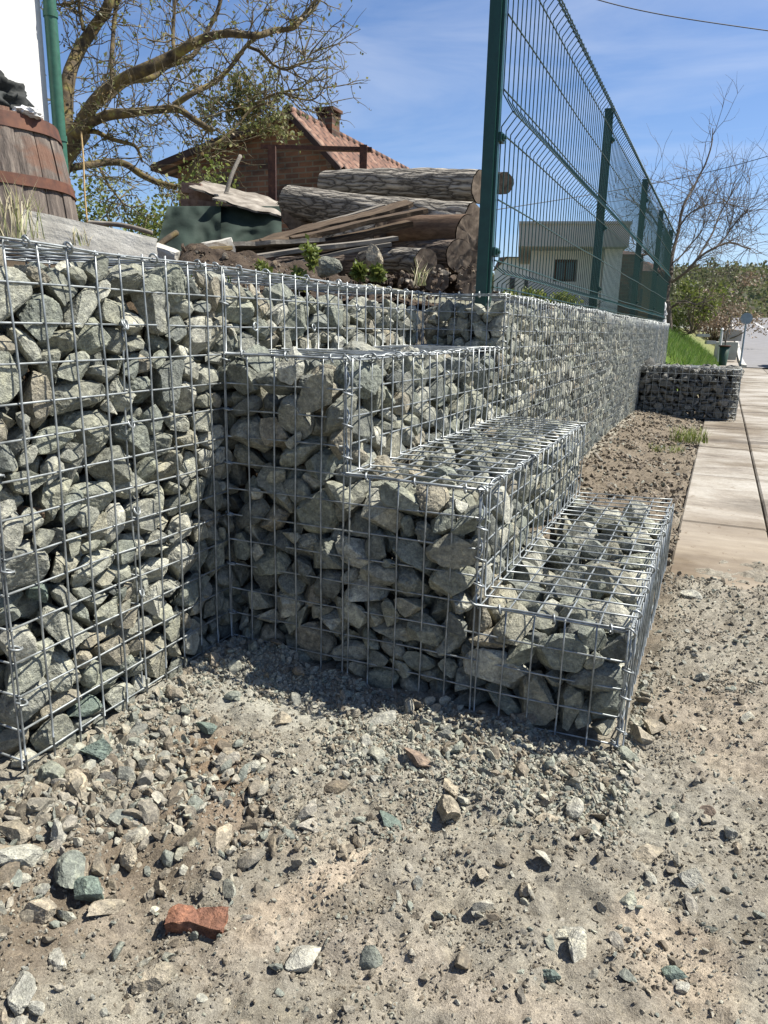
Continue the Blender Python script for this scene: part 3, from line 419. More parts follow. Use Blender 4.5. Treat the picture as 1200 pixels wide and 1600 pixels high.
'LT': '''5 31 -140 28 568 -2 10 93  6 39 -27 207 570 -16 13 -91  1 19 -63 344 558 9 -67 -73  9 34 -127 490 570 84 11 -22  5 42 -29 536 566 -74 50 -25  14 20 -144 713 568 -94 16 27
17 41 -20 768 571 -70 60 2  14 44 -34 910 566 -1 -96 -12  3 26 -140 104 561 41 22 -20  1 21 -149 247 559 -65 -56 45  0 52 -130 294 587 -49 -6 23  6 44 -25 439 564 -54 -81 -18
5 52 -63 467 572 75 60 22  9 45 -12 660 571 -43 34 -66  17 44 -134 814 571 63 53 17  14 50 -138 914 577 59 27 44  5 47 -28 29 583 -49 46 65  0 26 -74 141 558 10 22 91
12 39 -17 274 565 -17 -29 72  15 26 -20 482 566 -59 -77 18  7 43 -122 550 588 69 -26 -40  4 39 -135 748 566 26 -57 -44  11 20 -15 843 559 -82 38 -4  12 27 -128 982 563 30 68 -63
13 20 -120 122 560 62 -31 -9  12 19 -53 237 558 -26 2 -35  13 52 -16 370 565 -65 -73 5  1 27 -145 402 561 16 -24 79  3 28 -150 614 564 44 32 45  4 34 -48 632 606 74 22 47
5 39 -16 824 580 -70 -47 -52  1 30 -21 987 562 18 -15 90  1 34 -12 100 563 -1 41 58  12 33 -67 217 564 38 -15 -7  5 24 -92 349 561 17 -94 -19  15 21 -52 378 565 -40 76 -36
6 46 -102 613 562 -92 30 4  10 30 -58 630 563 -58 32 -42  14 36 -102 771 585 -60 -6 62  6 37 -70 974 568 -14 22 -95  17 22 -38 79 564 92 25 -16  14 31 -48 122 568 -22 -15 -85
7 33 -14 320 601 2 -54 -35  13 20 -110 446 558 -3 82 -55  15 32 -34 597 561 54 1 20  7 41 -94 722 571 16 -58 76  15 29 -60 851 567 -57 39 -10  14 32 -46 968 584 -38 -85 -14
11 19 -144 60 563 -41 -54 -63  5 47 -110 254 568 28 21 57  9 20 -152 352 558 -56 -60 34  7 30 -121 368 563 -37 45 -74  5 19 -76 507 558 34 8 21  8 34 -136 599 581 82 5 -55
0 43 -144 863 590 14 62 -24  9 21 -86 917 564 0 17 -77  4 52 -89 39 570 38 -50 -29  17 29 -59 274 565 15 89 -34  1 42 -81 316 567 25 -18 -39  12 41 -133 461 570 -72 -31 59
4 18 -76 535 564 10 77 -57  13 36 -135 746 616 -28 38 -30  12 34 -87 816 567 11 11 95  4 43 -138 982 617 11 71 -34  16 52 -20 70 602 -26 -61 31  12 44 -33 153 572 -34 45 -79
17 23 -38 325 561 78 -26 -34  16 25 -78 403 559 -15 -20 47  12 21 -14 562 561 -82 49 12  14 32 -134 674 564 70 -62 0  17 43 -129 784 599 -32 -94 1  2 23 -9 952 580 -64 -56 42
8 26 -58 27 592 -46 -66 -48  1 36 -15 191 584 49 54 -5  16 38 -131 325 583 -38 37 69  17 30 -138 429 562 54 -66 44  10 27 -74 570 571 56 -41 -64  17 30 -43 709 570 73 60 -24
8 48 -90 889 597 -8 74 -64  7 37 -35 968 632 -85 41 25  14 23 -130 73 575 50 76 25  14 40 -118 243 600 32 -92 -1  14 50 -108 398 599 58 -68 3  6 21 -154 380 571 -54 -12 76
5 38 -40 513 599 -1 90 40  2 46 -77 607 606 -11 -14 93  2 51 -46 791 594 66 -68 -19  5 31 -103 894 627 -50 -78 15  2 31 -139 44 595 -69 -70 5  15 43 -111 145 575 35 -4 27
8 52 -33 362 605 21 -18 -10  12 19 -134 395 578 -21 -33 -90  14 44 -23 596 607 41 -39 -64  13 20 -70 608 568 80 -58 -5  17 29 -21 874 566 48 -58 64  11 20 -70 946 566 29 32 -73
8 50 -89 95 569 15 0 74  1 38 -69 179 566 -40 8 89  3 35 -11 229 625 -68 -1 -72  14 20 -74 383 561 11 -71 -61  9 37 -12 665 622 17 46 40  5 45 -81 667 579 16 -39 -84
6 19 -128 857 562 13 72 -66  14 51 -59 936 625 24 68 67  7 50 -106 19 642 -19 -44 -85  2 42 -46 244 598 86 44 19  13 19 -51 306 556 -6 -98 14  13 29 -112 404 566 10 3 -59
1 35 -77 515 584 -76 11 33  12 51 -39 722 623 1 48 79  1 42 -18 773 619 52 49 -23  1 49 -20 865 600 39 -64 -56  9 22 -72 15 586 -69 40 27  10 29 -72 251 576 8 -32 46
3 33 -61 294 586 30 -87 -34  1 30 -109 449 580 29 -18 92  3 46 -51 492 627 16 -29 0  0 35 -143 712 608 -34 -72 -58  6 50 -107 844 618 36 45 -52  16 38 -138 882 644 72 -64 15
8 45 -34 59 634 6 -2 89  7 25 -134 182 560 -4 32 -87  1 48 -87 337 598 -90 -18 32  17 36 -93 474 591 8 97 -17  17 29 -126 600 611 -56 -13 -75  15 26 -143 635 604 -40 79 -38
4 35 -18 816 621 -25 -28 47  10 50 -44 866 640 -51 -23 81  12 18 -69 96 592 -5 23 -50  6 32 -143 182 591 85 -47 -19  13 20 -150 357 592 68 -60 -10  1 29 -13 410 584 47 50 1
4 22 -145 586 604 -44 -17 78  11 30 -80 741 618 -9 -21 25  17 33 -63 854 604 26 24 -79  6 34 -143 937 625 45 87 7  8 30 -137 105 592 2 -21 88  5 38 -102 197 592 21 -26 -79
15 52 -66 306 633 -27 70 -42  5 32 -17 471 609 64 -50 -49  1 18 -72 549 558 41 4 -90  15 46 -127 648 637 -61 -30 56  1 35 -101 774 621 -14 -17 -34  17 44 -137 912 658 -21 -16 15
8 50 -50 107 622 -17 25 -94  16 20 -43 176 580 6 -52 -83  0 49 -123 326 642 -63 56 50  9 31 -148 461 608 -74 64 13  15 26 -84 550 593 -66 49 8  10 31 -26 717 586 49 49 26
10 48 -61 811 639 32 66 -65  9 18 -95 984 560 -20 57 -75  14 18 -136 156 611 -14 4 -68  10 52 -41 175 617 -60 2 1  13 52 -66 236 620 7 93 -12  17 22 -12 486 644 -10 -19 -89
0 50 -115 521 630 -33 44 -82  8 38 -53 626 642 13 -77 61  15 30 -140 809 641 57 -78 -5  0 44 -108 962 667 -12 1 33  5 44 -103 110 614 20 31 83  13 20 -154 185 614 48 -60 -30
0 46 -122 268 641 79 60 -3  1 21 -89 431 587 43 64 -17  5 28 -108 566 621 46 -49 -66  8 29 -54 666 610 -59 0 -57  0 30 -72 763 648 93 18 -14  1 52 -76 980 683 62 -7 -24
13 32 -52 11 623 -96 -9 -17  14 50 -129 183 656 92 5 -36  9 35 -33 405 637 -27 4 25  3 49 -61 428 609 -7 5 -73  11 36 -58 542 618 85 13 -37  6 30 -150 685 602 -81 -20 52
8 37 -106 813 620 39 -80 3  3 40 -26 904 675 -73 -43 38  15 51 -34 57 674 44 29 55  10 37 -14 134 651 52 -59 13  15 48 -30 287 668 54 0 -68  3 28 -96 442 609 53 -70 15
11 42 -85 594 662 -48 -18 8  8 35 -116 692 602 -25 62 -59  16 18 -127 770 625 8 48 76  5 23 -39 900 615 -81 39 28  5 19 -152 134 613 -64 -22 -67  6 35 -139 128 635 -63 54 45
17 50 -139 225 675 -71 -6 36  11 41 -109 489 637 61 -23 19  14 36 -128 580 665 66 -57 34  4 41 -72 690 618 13 81 54  11 28 -94 738 648 53 -14 -69  2 50 -128 850 687 49 -45 73
10 18 -74 128 597 30 38 -50  5 23 -17 176 649 -71 -5 2  4 42 -87 323 663 -6 -42 89  6 21 -149 442 637 63 18 59  4 22 -64 582 632 59 34 68  2 46 -36 691 661 -77 60 -1
4 39 -113 795 654 -31 7 -63  17 52 -99 895 681 27 16 -16  16 46 -139 48 689 29 -7 63  13 34 -44 151 646 4 82 -47  16 20 -152 370 606 51 9 60  2 35 -39 452 634 92 -24 -2
8 27 -142 576 637 -49 -26 64  7 38 -121 697 657 10 2 -93  14 34 -123 759 658 -1 -42 -86  1 42 -145 943 683 11 -30 -63  7 46 -119 97 651 11 -66 69  3 43 -61 199 648 1 -6 -89
16 24 -150 405 629 9 -30 -84  14 22 -125 429 620 -46 -39 -78  2 18 -42 599 636 40 -41 29  1 47 -20 609 668 -89 -2 42  14 46 -124 792 697 94 -1 24  15 34 -92 841 678 -63 -6 -65
3 51 -37 172 693 75 -10 -49  16 41 -80 157 670 -3 -42 62  5 35 -135 367 650 8 93 -29  16 35 -60 473 657 -52 3 -81  3 44 -32 554 642 8 7 -67  16 28 -73 651 618 65 -73 3
4 36 -22 867 689 27 31 -66  6 40 -26 966 680 -25 48 -79  1 30 -114 12 691 22 35 -11  6 41 -127 149 696 13 78 59  3 32 -90 268 656 10 9 20  10 46 -91 422 658 -7 -87 46
3 43 -71 524 662 11 9 98  2 30 -93 686 649 -12 14 -73  3 35 -31 748 658 -21 -41 -16  10 20 -76 938 687 -17 -53 -82  4 44 -58 115 658 8 -67 -21  17 19 -89 239 649 71 55 -32
15 37 -126 267 702 -38 -82 37  11 47 -125 388 686 -7 13 80  5 31 -77 561 649 5 39 13  1 39 -142 656 669 50 34 26  13 26 -17 781 672 38 26 -17  1 29 -48 921 674 -71 -15 3
0 29 -67 248 659 0 -62 -75  10 37 -129 284 669 -68 -23 -11  6 46 -133 520 688 -11 37 55  4 31 -19 513 679 3 -84 34  0 18 -66 662 630 5 29 83  5 32 -26 825 689 -54 44 -1
11 36 -58 896 709 88 -29 -32  14 29 -63 114 698 37 -30 84  9 19 -134 173 685 -35 -87 12  16 50 -76 272 691 19 23 78  13 18 -119 460 608 -39 31 52  13 37 -48 554 667 -28 -74 54
14 52 -80 655 681 15 -10 -8  1 19 -41 770 655 -7 87 18  0 35 -117 934 706 23 -30 89  5 30 -87 73 689 -53 -72 -25  1 51 -68 217 678 33 -37 -85  16 30 -134 342 685 -59 -38 36
17 34 -88 453 637 71 -27 34  1 29 -122 560 639 -22 -26 83  12 40 -27 698 702 -43 -57 -67  6 25 -75 779 668 21 63 17  16 20 -111 52 668 -35 -17 -71  2 32 -103 162 700 0 53 72
0 43 -26 383 666 -83 44 29  15 43 -117 461 681 -64 -8 30  16 32 -146 535 635 12 -42 -82  3 50 -57 735 689 -54 65 48  3 22 -91 830 637 3 -7 -4  5 31 -16 943 689 70 -48 -51
16 32 -112 113 704 71 5 4  11 19 -102 202 681 -20 9 -39  8 36 -83 375 653 48 54 3  1 31 -93 430 688 11 -9 -62  11 46 -86 553 701 4 11 -87  1 47 -141 724 694 -25 -18 69
6 18 -87 815 656 -41 -60 62  13 32 -132 974 697 57 -70 25  1 49 -36 100 705 35 -91 -18  9 41 -38 363 697 -8 -58 72  4 40 -51 432 689 4 26 91  13 22 -151 603 660 -64 66 -2
4 33 -57 796 676 11 49 -4  9 29 -86 48 697 19 64 65  5 32 -16 206 675 -38 82 -13  5 35 -59 337 675 -41 -82 27  5 40 -16 459 674 -51 -2 70  3 23 -117 627 658 18 0 59
10 37 -104 625 691 -62 -38 59  11 20 -24 758 690 -16 8 82  8 23 -9 951 657 64 -57 45  3 29 -87 13 688 -38 23 -21  9 29 -76 165 694 83 -47 -9  16 52 -97 352 700 49 3 45''',
'T': '''1 43 58 1052 566 -19 -13 -58  17 45 164 1172 571 51 -65 -52  16 49 44 1022 571 55 -50 -17  15 24 239 1073 569 15 -1 75  17 37 111 1183 564 -18 -13 -42  8 29 235 1179 560 49 50 36
15 22 18 1172 558 37 43 72  6 47 158 1026 565 95 23 8  15 23 96 1023 558 55 10 34  2 40 213 1131 565 6 25 -95  4 48 75 1148 571 4 -52 82  11 25 239 1018 569 19 -76 -26
17 32 109 1097 565 81 -13 -28  12 48 218 1028 616 54 -30 58  15 41 124 1123 594 -35 -18 71  14 18 206 1190 561 68 -31 -5  2 25 78 1092 560 14 1 86  13 45 156 1021 610 -16 -36 17
15 46 104 1046 597 67 61 -39  14 21 237 1185 598 -45 76 22  11 33 24 1128 572 49 -10 -66  0 29 146 1072 559 -1 -22 -96  10 38 28 1043 601 24 -69 -4  14 30 206 1159 571 -50 -60 -58
15 42 30 1173 588 48 46 9  1 25 146 1112 560 -73 52 -26  16 41 98 1167 599 -33 -53 -6  1 40 145 1185 610 19 62 -61  9 39 175 1011 646 36 -61 57  11 28 211 1043 565 33 -5 -73
12 47 19 1092 591 -61 68 1  4 33 237 1117 597 -32 38 77  1 24 70 1076 581 -55 -19 80  9 33 166 1157 597 -65 -59 21  12 22 79 1020 578 -12 -13 -66  15 21 140 1066 585 -69 66 -25
13 27 87 1016 624 -51 -29 -40  16 29 164 1112 576 -10 -29 -14  4 31 58 1045 611 -67 52 -36  15 33 213 1189 619 92 -19 25  11 44 95 1066 633 -42 59 -45  5 18 216 1072 560 61 63 46
6 30 73 1110 587 -76 -49 -10  16 19 182 1066 556 7 -17 93  5 29 71 1146 614 18 9 10  16 31 194 1093 564 31 -47 18  8 40 54 1179 628 3 -81 -57  3 30 201 1046 602 -26 50 -78
4 49 135 1152 646 -21 -96 -12  5 20 169 1070 575 34 59 65  16 28 45 1021 615 64 0 -37  17 34 236 1148 609 -35 -39 -84  5 19 59 1013 645 -48 -10 -30  2 35 216 1072 590 -21 -22 23
11 30 21 1021 646 17 69 -55  7 20 196 1124 595 -3 -47 85  12 43 26 1065 626 -69 -18 59  0 18 156 1092 579 29 -30 -12  13 31 52 1130 630 -15 -50 17  10 49 151 1078 611 -27 63 -69
7 28 92 1179 653 -7 -66 -73  11 34 235 1060 642 -59 -7 -60  4 44 64 1088 622 -6 7 73  7 21 151 1118 620 8 -10 -98  2 26 135 1011 639 -12 -83 -9  12 39 205 1109 626 2 19 92
2 31 135 1067 655 -91 -25 29  6 29 238 1147 641 -37 13 -82  14 32 115 1107 652 96 15 -12  8 40 197 1081 624 72 -11 -34  2 49 156 1184 693 29 -70 45  17 46 186 1048 660 13 37 88
17 41 29 1155 646 -55 76 -11  4 49 194 1155 656 -10 87 14  1 18 65 1160 628 67 -5 -3  6 31 232 1103 654 -64 -41 52  2 38 21 1043 673 35 -42 -35  13 43 116 1037 682 2 -39 79
13 38 95 1024 653 -33 -10 -4  7 21 170 1105 645 -93 -8 31  2 44 32 1087 660 -15 8 -45  11 27 157 1139 671 42 0 89  0 31 105 1180 677 53 24 64  4 32 183 1089 659 96 13 18
16 44 21 1175 678 -29 -55 77  4 42 193 1179 691 27 8 60  3 25 94 1119 614 1 -40 -57  7 38 195 1111 683 -25 37 50  2 30 94 1133 640 -15 -33 68  13 29 234 1185 653 -55 55 56
13 31 72 1116 651 -46 -79 35  5 41 74 1164 683 -34 83 12  16 48 70 1027 711 -46 -73 27  2 37 232 1019 663 38 -48 50  15 19 78 1085 669 -35 -13 78  4 29 81 1042 665 2 -39 -50
10 19 48 1131 656 7 85 -26  14 36 153 1101 683 57 -76 -22  17 44 38 1130 700 68 66 26  4 30 125 1146 709 51 74 41  11 28 94 1085 682 47 -82 20  0 21 110 1172 702 -54 19 -71
3 31 53 1077 694 -2 -10 -93  8 19 147 1036 676 2 64 64  13 24 16 1084 685 15 59 -74  12 39 231 1153 704 -15 -69 18  7 37 95 1112 696 -9 -17 87  16 31 212 1044 673 -20 44 -49
3 28 15 1026 706 18 3 -88  10 43 150 1045 707 71 40 35  10 18 65 1115 675 54 -31 -60  10 31 18 1108 714 26 20 75  10 30 59 1095 714 -11 45 -38  8 25 224 1077 675 -21 -51 -46
3 34 105 1054 704 -13 -37 -86''',
'M': '''7 51 210 1085 36 60 29 69  7 56 196 1178 24 -56 -18 -1  2 25 229 1578 9 -4 -20 95  2 40 223 1699 14 11 -24 -69  2 34 234 1873 29 -29 78 -17  3 50 178 2077 16 12 -19 90
16 49 229 1241 23 -22 -50 -56  0 32 195 1296 11 9 -16 -84  15 29 161 1591 18 -35 -60 69  15 26 170 1774 15 -33 59 -41  8 33 234 1031 12 34 36 47  13 44 215 1341 15 -30 85 40
9 32 218 1547 11 -11 95 25  1 30 194 1500 12 11 18 85  2 53 183 1833 18 15 -10 -6  15 38 194 1925 24 -30 -71 61  3 53 210 1760 21 71 62 9  9 38 227 2057 14 -60 -55 32
4 32 196 1041 13 -21 -36 59  3 51 154 1308 22 16 -19 16  8 50 229 1310 39 32 -6 75  17 29 217 1470 14 45 -69 -53  3 27 168 1958 13 6 -43 87  10 36 219 1990 15 -64 16 -25
8 37 170 1014 39 25 39 -14  16 47 184 1234 57 -84 2 -45  2 29 185 1422 11 -9 -5 33  16 36 235 1463 34 60 44 -63  14 32 215 1638 12 96 -3 20  2 29 223 1946 15 -51 -85 -8
15 34 167 1274 31 31 18 92  4 54 197 1388 21 -21 35 -89  13 44 173 1467 23 14 1 -18  3 55 230 1601 47 43 -22 -79  15 30 176 1720 17 -43 -53 70  7 34 237 1940 46 -74 -45 45
5 46 211 1987 48 -92 -14 -33  3 48 173 1422 43 -30 89 -28  10 36 190 1492 44 71 22 31  7 49 229 1855 82 11 -9 -80  17 36 221 1414 32 -60 8 40  5 32 190 1548 33 -4 36 83
3 35 219 1674 47 -94 7 -25  15 21 230 1780 60 90 18 34  13 30 226 2083 54 12 -41 23  17 44 168 1132 65 -46 87 1  0 31 161 1355 18 -28 -82 -2  6 24 196 1798 11 10 93 -25
2 54 221 1023 72 -2 79 5  16 35 236 1145 71 -67 -16 67  12 39 198 1409 69 9 -25 -87  3 57 171 1652 23 16 -1 86  9 37 203 1799 50 -28 90 22  16 28 176 2027 16 16 2 -83
1 38 171 1022 88 -36 -34 22  13 53 225 1390 80 27 -56 62  0 38 188 1593 49 -79 -1 -54  13 39 198 1877 11 -96 21 -7  10 41 156 1070 38 62 34 22  5 45 160 1199 77 9 17 60
17 33 183 1271 74 26 -29 3  6 44 156 1441 60 58 77 -8  4 35 177 1549 61 -32 37 18  1 50 230 1684 79 68 57 -4  2 56 156 1056 88 -22 96 -7  4 40 232 1503 24 -34 57 65
4 20 214 1893 46 45 53 -50  11 19 215 2087 18 -64 38 57  11 19 184 1018 69 -75 60 -22  10 38 206 1356 56 76 23 18  12 31 188 1688 46 24 7 -94  15 34 226 1732 61 -9 49 -47
1 27 238 1906 55 82 44 15  2 20 201 2023 25 -44 -33 66  11 55 205 1101 109 -94 13 23  17 42 190 1166 95 14 -1 56  4 45 232 1328 89 3 -49 -63  12 50 193 1645 56 -69 18 -10
15 46 173 1746 57 6 9 -36  11 39 187 2067 49 10 -10 97  9 41 230 1238 73 -31 12 -69  1 46 158 1383 60 39 -14 -62  16 47 218 1465 67 45 37 16  5 31 162 1597 48 59 -51 -57
8 33 194 1796 83 7 58 69  12 52 172 1892 52 -81 25 -16  3 32 195 1229 95 -6 18 49  9 40 180 1465 81 82 49 -15  3 36 221 1547 61 30 9 -52  15 37 162 1696 69 -7 65 74
7 32 181 1424 110 -9 -76 -62  7 35 219 1521 97 -9 44 2  6 39 192 1615 87 -2 23 -34  0 52 221 1982 108 -12 84 -27  13 56 180 2020 59 14 -89 -42  5 55 229 1445 134 -21 26 -66
2 44 228 1780 114 -43 65 -41  14 26 235 1961 85 62 -76 6  3 51 228 2048 87 -25 -17 43  7 50 220 1036 136 -33 -61 19  17 54 225 1260 106 17 12 58  8 30 197 1309 72 84 -25 -25
13 23 206 1760 54 28 36 -36  17 22 168 1863 77 85 -16 -44  17 27 199 1348 82 -17 -83 1  7 30 174 1816 117 -28 -77 -54  14 25 192 1947 65 18 -23 -49  15 23 166 2092 76 94 -14 25
16 49 228 1117 144 -18 31 9  8 33 236 1156 94 -4 22 54  13 30 183 1379 86 71 -24 -57  10 38 189 1523 82 -9 -49 -82  13 24 201 1585 77 16 -89 4  11 35 223 1835 130 52 12 -65
16 42 231 1388 121 84 -10 36  11 38 173 1576 96 33 55 -76  0 27 215 1721 77 40 -13 -89  8 19 178 2059 78 27 59 69  7 40 168 1042 148 -75 -41 45  9 33 215 1206 108 72 -32 -51
2 29 192 1290 45 -37 -42 -82  6 33 204 1475 109 -53 19 -66  2 56 218 1597 119 -58 46 -46  4 44 185 1763 105 -27 -12 10  5 35 162 1941 96 8 5 -98  11 47 227 1037 215 -4 -42 35
9 49 197 1164 138 -28 94 3  5 56 185 1386 133 -56 80 1  15 43 164 1623 126 -51 10 44  1 20 175 1946 71 -19 -2 -1  5 28 182 1266 141 47 46 -11  10 30 193 1314 102 46 -42 13
9 34 202 1663 112 -15 -9 92  8 35 160 1916 111 37 -84 35  4 32 172 1974 75 26 -6 -29  8 35 235 1178 120 10 1 -91  14 33 233 1298 139 -21 -86 12  6 52 173 1579 141 -86 30 32
7 22 240 1719 107 72 27 -57  1 32 221 2087 106 -32 -31 -2  5 45 216 1216 145 -28 85 -38  8 27 208 1339 116 -13 -5 45  7 36 161 1504 120 82 -30 40  14 30 189 1714 113 -91 -28 20
0 38 215 1914 95 5 -39 -16  14 21 187 2072 91 94 17 -4  12 28 176 1338 113 67 -52 49  6 32 191 1690 132 23 -59 71  8 26 210 1946 116 -59 0 76  4 19 185 2042 85 26 16 73
2 56 168 1200 183 93 33 9  13 42 229 1347 144 10 21 -53  8 30 234 1589 151 44 62 31  9 38 168 1719 138 55 -74 34  10 32 185 1862 114 -66 -44 -29  7 43 165 2057 112 -41 -19 46
17 43 220 1097 179 -56 63 -45  0 51 218 1167 205 28 53 64  3 24 236 1520 141 39 -6 -90  0 40 158 1666 146 32 -70 -51  4 40 227 1815 167 32 -12 5  0 46 164 1944 128 -76 62 11
6 56 220 2035 143 -53 -48 61  15 21 184 1034 192 -22 17 64  16 37 231 1439 178 -44 -31 54  8 35 238 1684 118 -2 1 60  9 30 228 1895 127 -66 -50 24  6 38 230 1941 146 -25 -68 -40
13 19 243 1124 210 23 58 37  10 31 204 1272 152 -9 74 -23  3 35 179 1333 150 7 -67 71  0 45 218 1546 164 10 -25 58  1 45 199 1801 132 -21 29 -25  5 54 158 1847 153 -6 77 62
9 37 196 1134 174 -65 65 -14  13 49 236 1252 187 59 48 55  4 30 186 1299 137 -1 58 32  11 51 212 1656 154 -87 -43 11  4 19 213 1908 118 -19 46 22  2 23 182 1994 101 40 -65 -2
7 31 165 1093 185 49 -26 77  11 37 221 1302 195 -92 25 -19  15 38 180 1456 162 27 -86 5  6 45 216 1495 170 -13 32 77  13 22 219 1725 128 -21 -17 54  10 30 182 1902 115 -87 -21 -40
12 33 200 2014 112 5 16 -75  3 52 202 1277 218 -22 -16 95  16 41 227 1350 180 60 70 -28  10 40 232 1750 144 -56 -23 47  4 20 198 1984 125 71 60 33  12 53 153 2015 142 -10 61 -76
8 45 230 1215 214 -39 -36 1  11 19 210 1598 152 79 50 20  0 45 213 1722 170 53 82 -11  16 38 175 1883 140 -33 -43 23  3 36 177 1055 205 83 39 9  4 46 220 1197 241 -24 -21 -23
7 24 208 1396 179 3 -57 -81  17 33 233 1524 196 -56 53 15  8 44 167 1631 171 57 67 45  8 25 239 1750 177 46 -45 -40  0 20 204 1885 119 3 46 15  16 56 194 1105 232 37 74 -14
13 50 153 1256 243 -19 -10 16  12 43 157 1306 160 -23 39 -34  7 44 217 1603 182 -30 19 -66  16 53 153 1799 157 23 -67 64  10 34 223 1875 159 75 -6 39  3 30 230 1966 151 5 -44 -43
5 34 189 1319 200 -13 58 -67  5 33 188 1427 204 68 26 -46  16 39 187 1957 145 -30 20 -68  8 28 182 1362 165 35 49 37  10 44 179 1540 187 0 58 -54  3 20 240 1702 149 0 62 -6
15 23 205 1792 161 -25 -55 78  3 54 169 1916 164 96 22 0  1 55 221 1976 189 7 67 -43  15 30 238 1135 244 -51 59 54  8 27 198 1352 146 53 12 59  5 56 216 1484 212 57 76 27
15 57 159 1698 225 85 1 -33  12 37 181 1743 168 -50 -2 51  14 32 179 2077 158 96 1 18  10 33 182 1025 233 79 -13 24  9 29 161 1292 218 19 64 -49  5 53 210 1396 224 -27 -80 12
9 25 168 1528 219 24 -15 -2  2 49 209 1574 235 -8 15 -83  5 19 183 1775 152 -57 -27 -75  9 48 219 1847 237 -71 28 61  12 41 235 2080 169 45 58 -51  15 46 208 1066 259 73 -20 32
16 47 184 1291 258 -7 60 13  15 51 222 1349 251 -82 -52 -6  10 23 237 1559 194 45 -80 15  15 19 204 1654 183 66 5 47  0 53 206 1790 196 -84 -52 -6  1 37 233 1860 187 43 -10 -86
4 39 162 1866 203 -56 33 75  14 19 198 2036 157 62 -8 76  1 23 170 1152 195 44 -16 -34  2 31 226 1760 216 -7 37 -26  10 31 175 1954 184 -5 95 -9  5 49 194 1437 263 61 -68 27
11 31 166 1512 236 15 97 8  8 36 231 1676 187 55 64 34  5 36 164 2081 183 39 -42 -80  17 26 204 1016 249 -39 35 -83  1 45 183 1182 247 -35 9 72  16 22 231 1297 223 -47 -60 -61
17 53 229 1552 276 13 -80 -7  15 37 201 1649 218 -73 -21 14  13 38 200 1737 193 -60 -44 18  11 41 205 1877 200 82 32 -12  3 47 194 2004 178 63 -23 73  12 30 194 1243 242 -70 59 -33
8 48 228 1683 248 66 -13 -33  14 32 229 1933 206 -9 85 38  8 48 180 1144 247 -9 -18 97  4 42 158 1211 249 1 -17 73  9 31 194 1355 258 -60 -77 13  16 42 167 1613 232 44 76 12
11 48 176 1922 218 53 83 -11  7 55 148 1139 301 76 57 -25  10 53 226 1232 281 38 -48 -11  8 31 184 1458 210 -70 -31 59  3 51 182 1028 304 3 -99 -1  6 42 178 1268 285 -92 -13 -33
0 48 157 1414 268 83 -46 -20  10 32 166 1471 229 -95 -20 12  15 40 237 1717 225 -54 49 61  17 45 232 1908 242 32 76 54  17 30 165 2042 173 -21 63 -68  1 39 184 1105 274 4 62 -60
5 43 205 1174 287 -25 -58 -74  1 31 239 1413 261 -63 10 50  2 32 211 1708 268 8 39 68  13 22 185 1880 221 35 53 -12  7 29 206 2057 194 -9 -15 5  5 31 231 1113 280 69 -7 -70
10 42 206 1154 329 20 -50 -81  6 56 214 1381 294 -29 89 -23  11 45 181 1509 267 -36 88 -14  10 42 171 1582 259 45 43 -77  11 37 220 1081 307 19 -36 -72  17 54 222 1284 316 -52 43 27
11 38 231 1613 276 -68 2 54  8 45 196 1658 246 3 5 92  16 44 172 1816 226 17 89 13  8 36 163 2010 203 32 -41 -9  17 42 232 1029 322 -27 22 -90  9 54 194 1446 317 16 -41 86
9 21 217 1690 210 36 50 -16  6 32 169 1225 281 95 -24 -17  3 36 231 1457 256 16 33 64  15 27 200 1744 223 13 -45 7  11 33 210 1960 236 -9 -54 -71  12 50 160 2082 231 51 11 -14
0 43 210 1130 300 71 33 -29  5 34 200 1618 261 -4 42 30  1 30 182 1783 216 37 84 -36  6 53 169 1918 252 -75 62 -1  15 45 205 2018 226 31 70 62  8 35 158 1180 317 -15 24 -33
8 48 196 1336 292 70 0 -21  13 52 174 1572 310 -19 14 94  1 36 235 1708 290 -66 62 38  0 34 169 1754 229 -95 5 -23  6 51 193 1979 260 97 3 -15  3 31 204 2082 216 -24 -12 -92
6 32 168 1073 278 -22 96 -3  6 34 177 1694 274 42 -66 -42  10 52 211 1813 263 5 65 -37  0 21 234 2093 219 62 33 -56  16 53 157 1074 319 -25 -61 -73  12 24 167 1291 305 -46 28 -78
11 35 175 1412 316 54 -6 59  8 31 239 1178 301 -30 57 37  12 51 213 1415 344 -65 64 -15  17 20 195 1766 236 -80 -11 -13  3 54 205 2077 256 -37 -63 -62  15 20 191 1054 329 16 -12 -77
14 49 197 1227 336 -19 -6 0  4 36 192 1310 324 -9 -25 -93  0 34 161 1542 291 12 32 71  3 34 196 1724 297 77 57 13  13 32 207 1884 237 21 50 -28  15 34 229 2025 269 62 -66 -17
5 39 223 1146 358 -41 -74 22  10 20 233 1524 234 50 44 34  0 45 167 1821 290 -24 -70 -11  12 35 188 1851 244 88 41 -12  14 21 228 1984 289 -93 -29 -15  5 44 233 1191 394 -60 -25 -66
9 52 170 1380 332 -66 66 -8  3 50 217 1562 377 -57 -46 -66  6 45 225 1760 267 -54 2 46  7 21 233 1887 269 -89 -31 -30  0 29 163 1014 387 -38 71 -31  6 37 238 1589 321 34 71 -3
2 35 177 1749 268 -44 -82 30  9 52 155 1912 306 -3 26 -89  9 44 178 2035 288 -11 6 88  12 19 188 1278 317 -56 -9 0  5 32 215 1357 334 4 0 -98  13 34 219 1510 286 86 -37 -25
0 30 171 1638 284 -52 -78 23  9 52 212 1896 290 75 61 15  5 31 167 1372 379 42 2 25  8 27 226 1510 255 22 77 45  11 42 185 1629 309 -3 -92 37  4 35 227 1801 308 -27 -19 -20
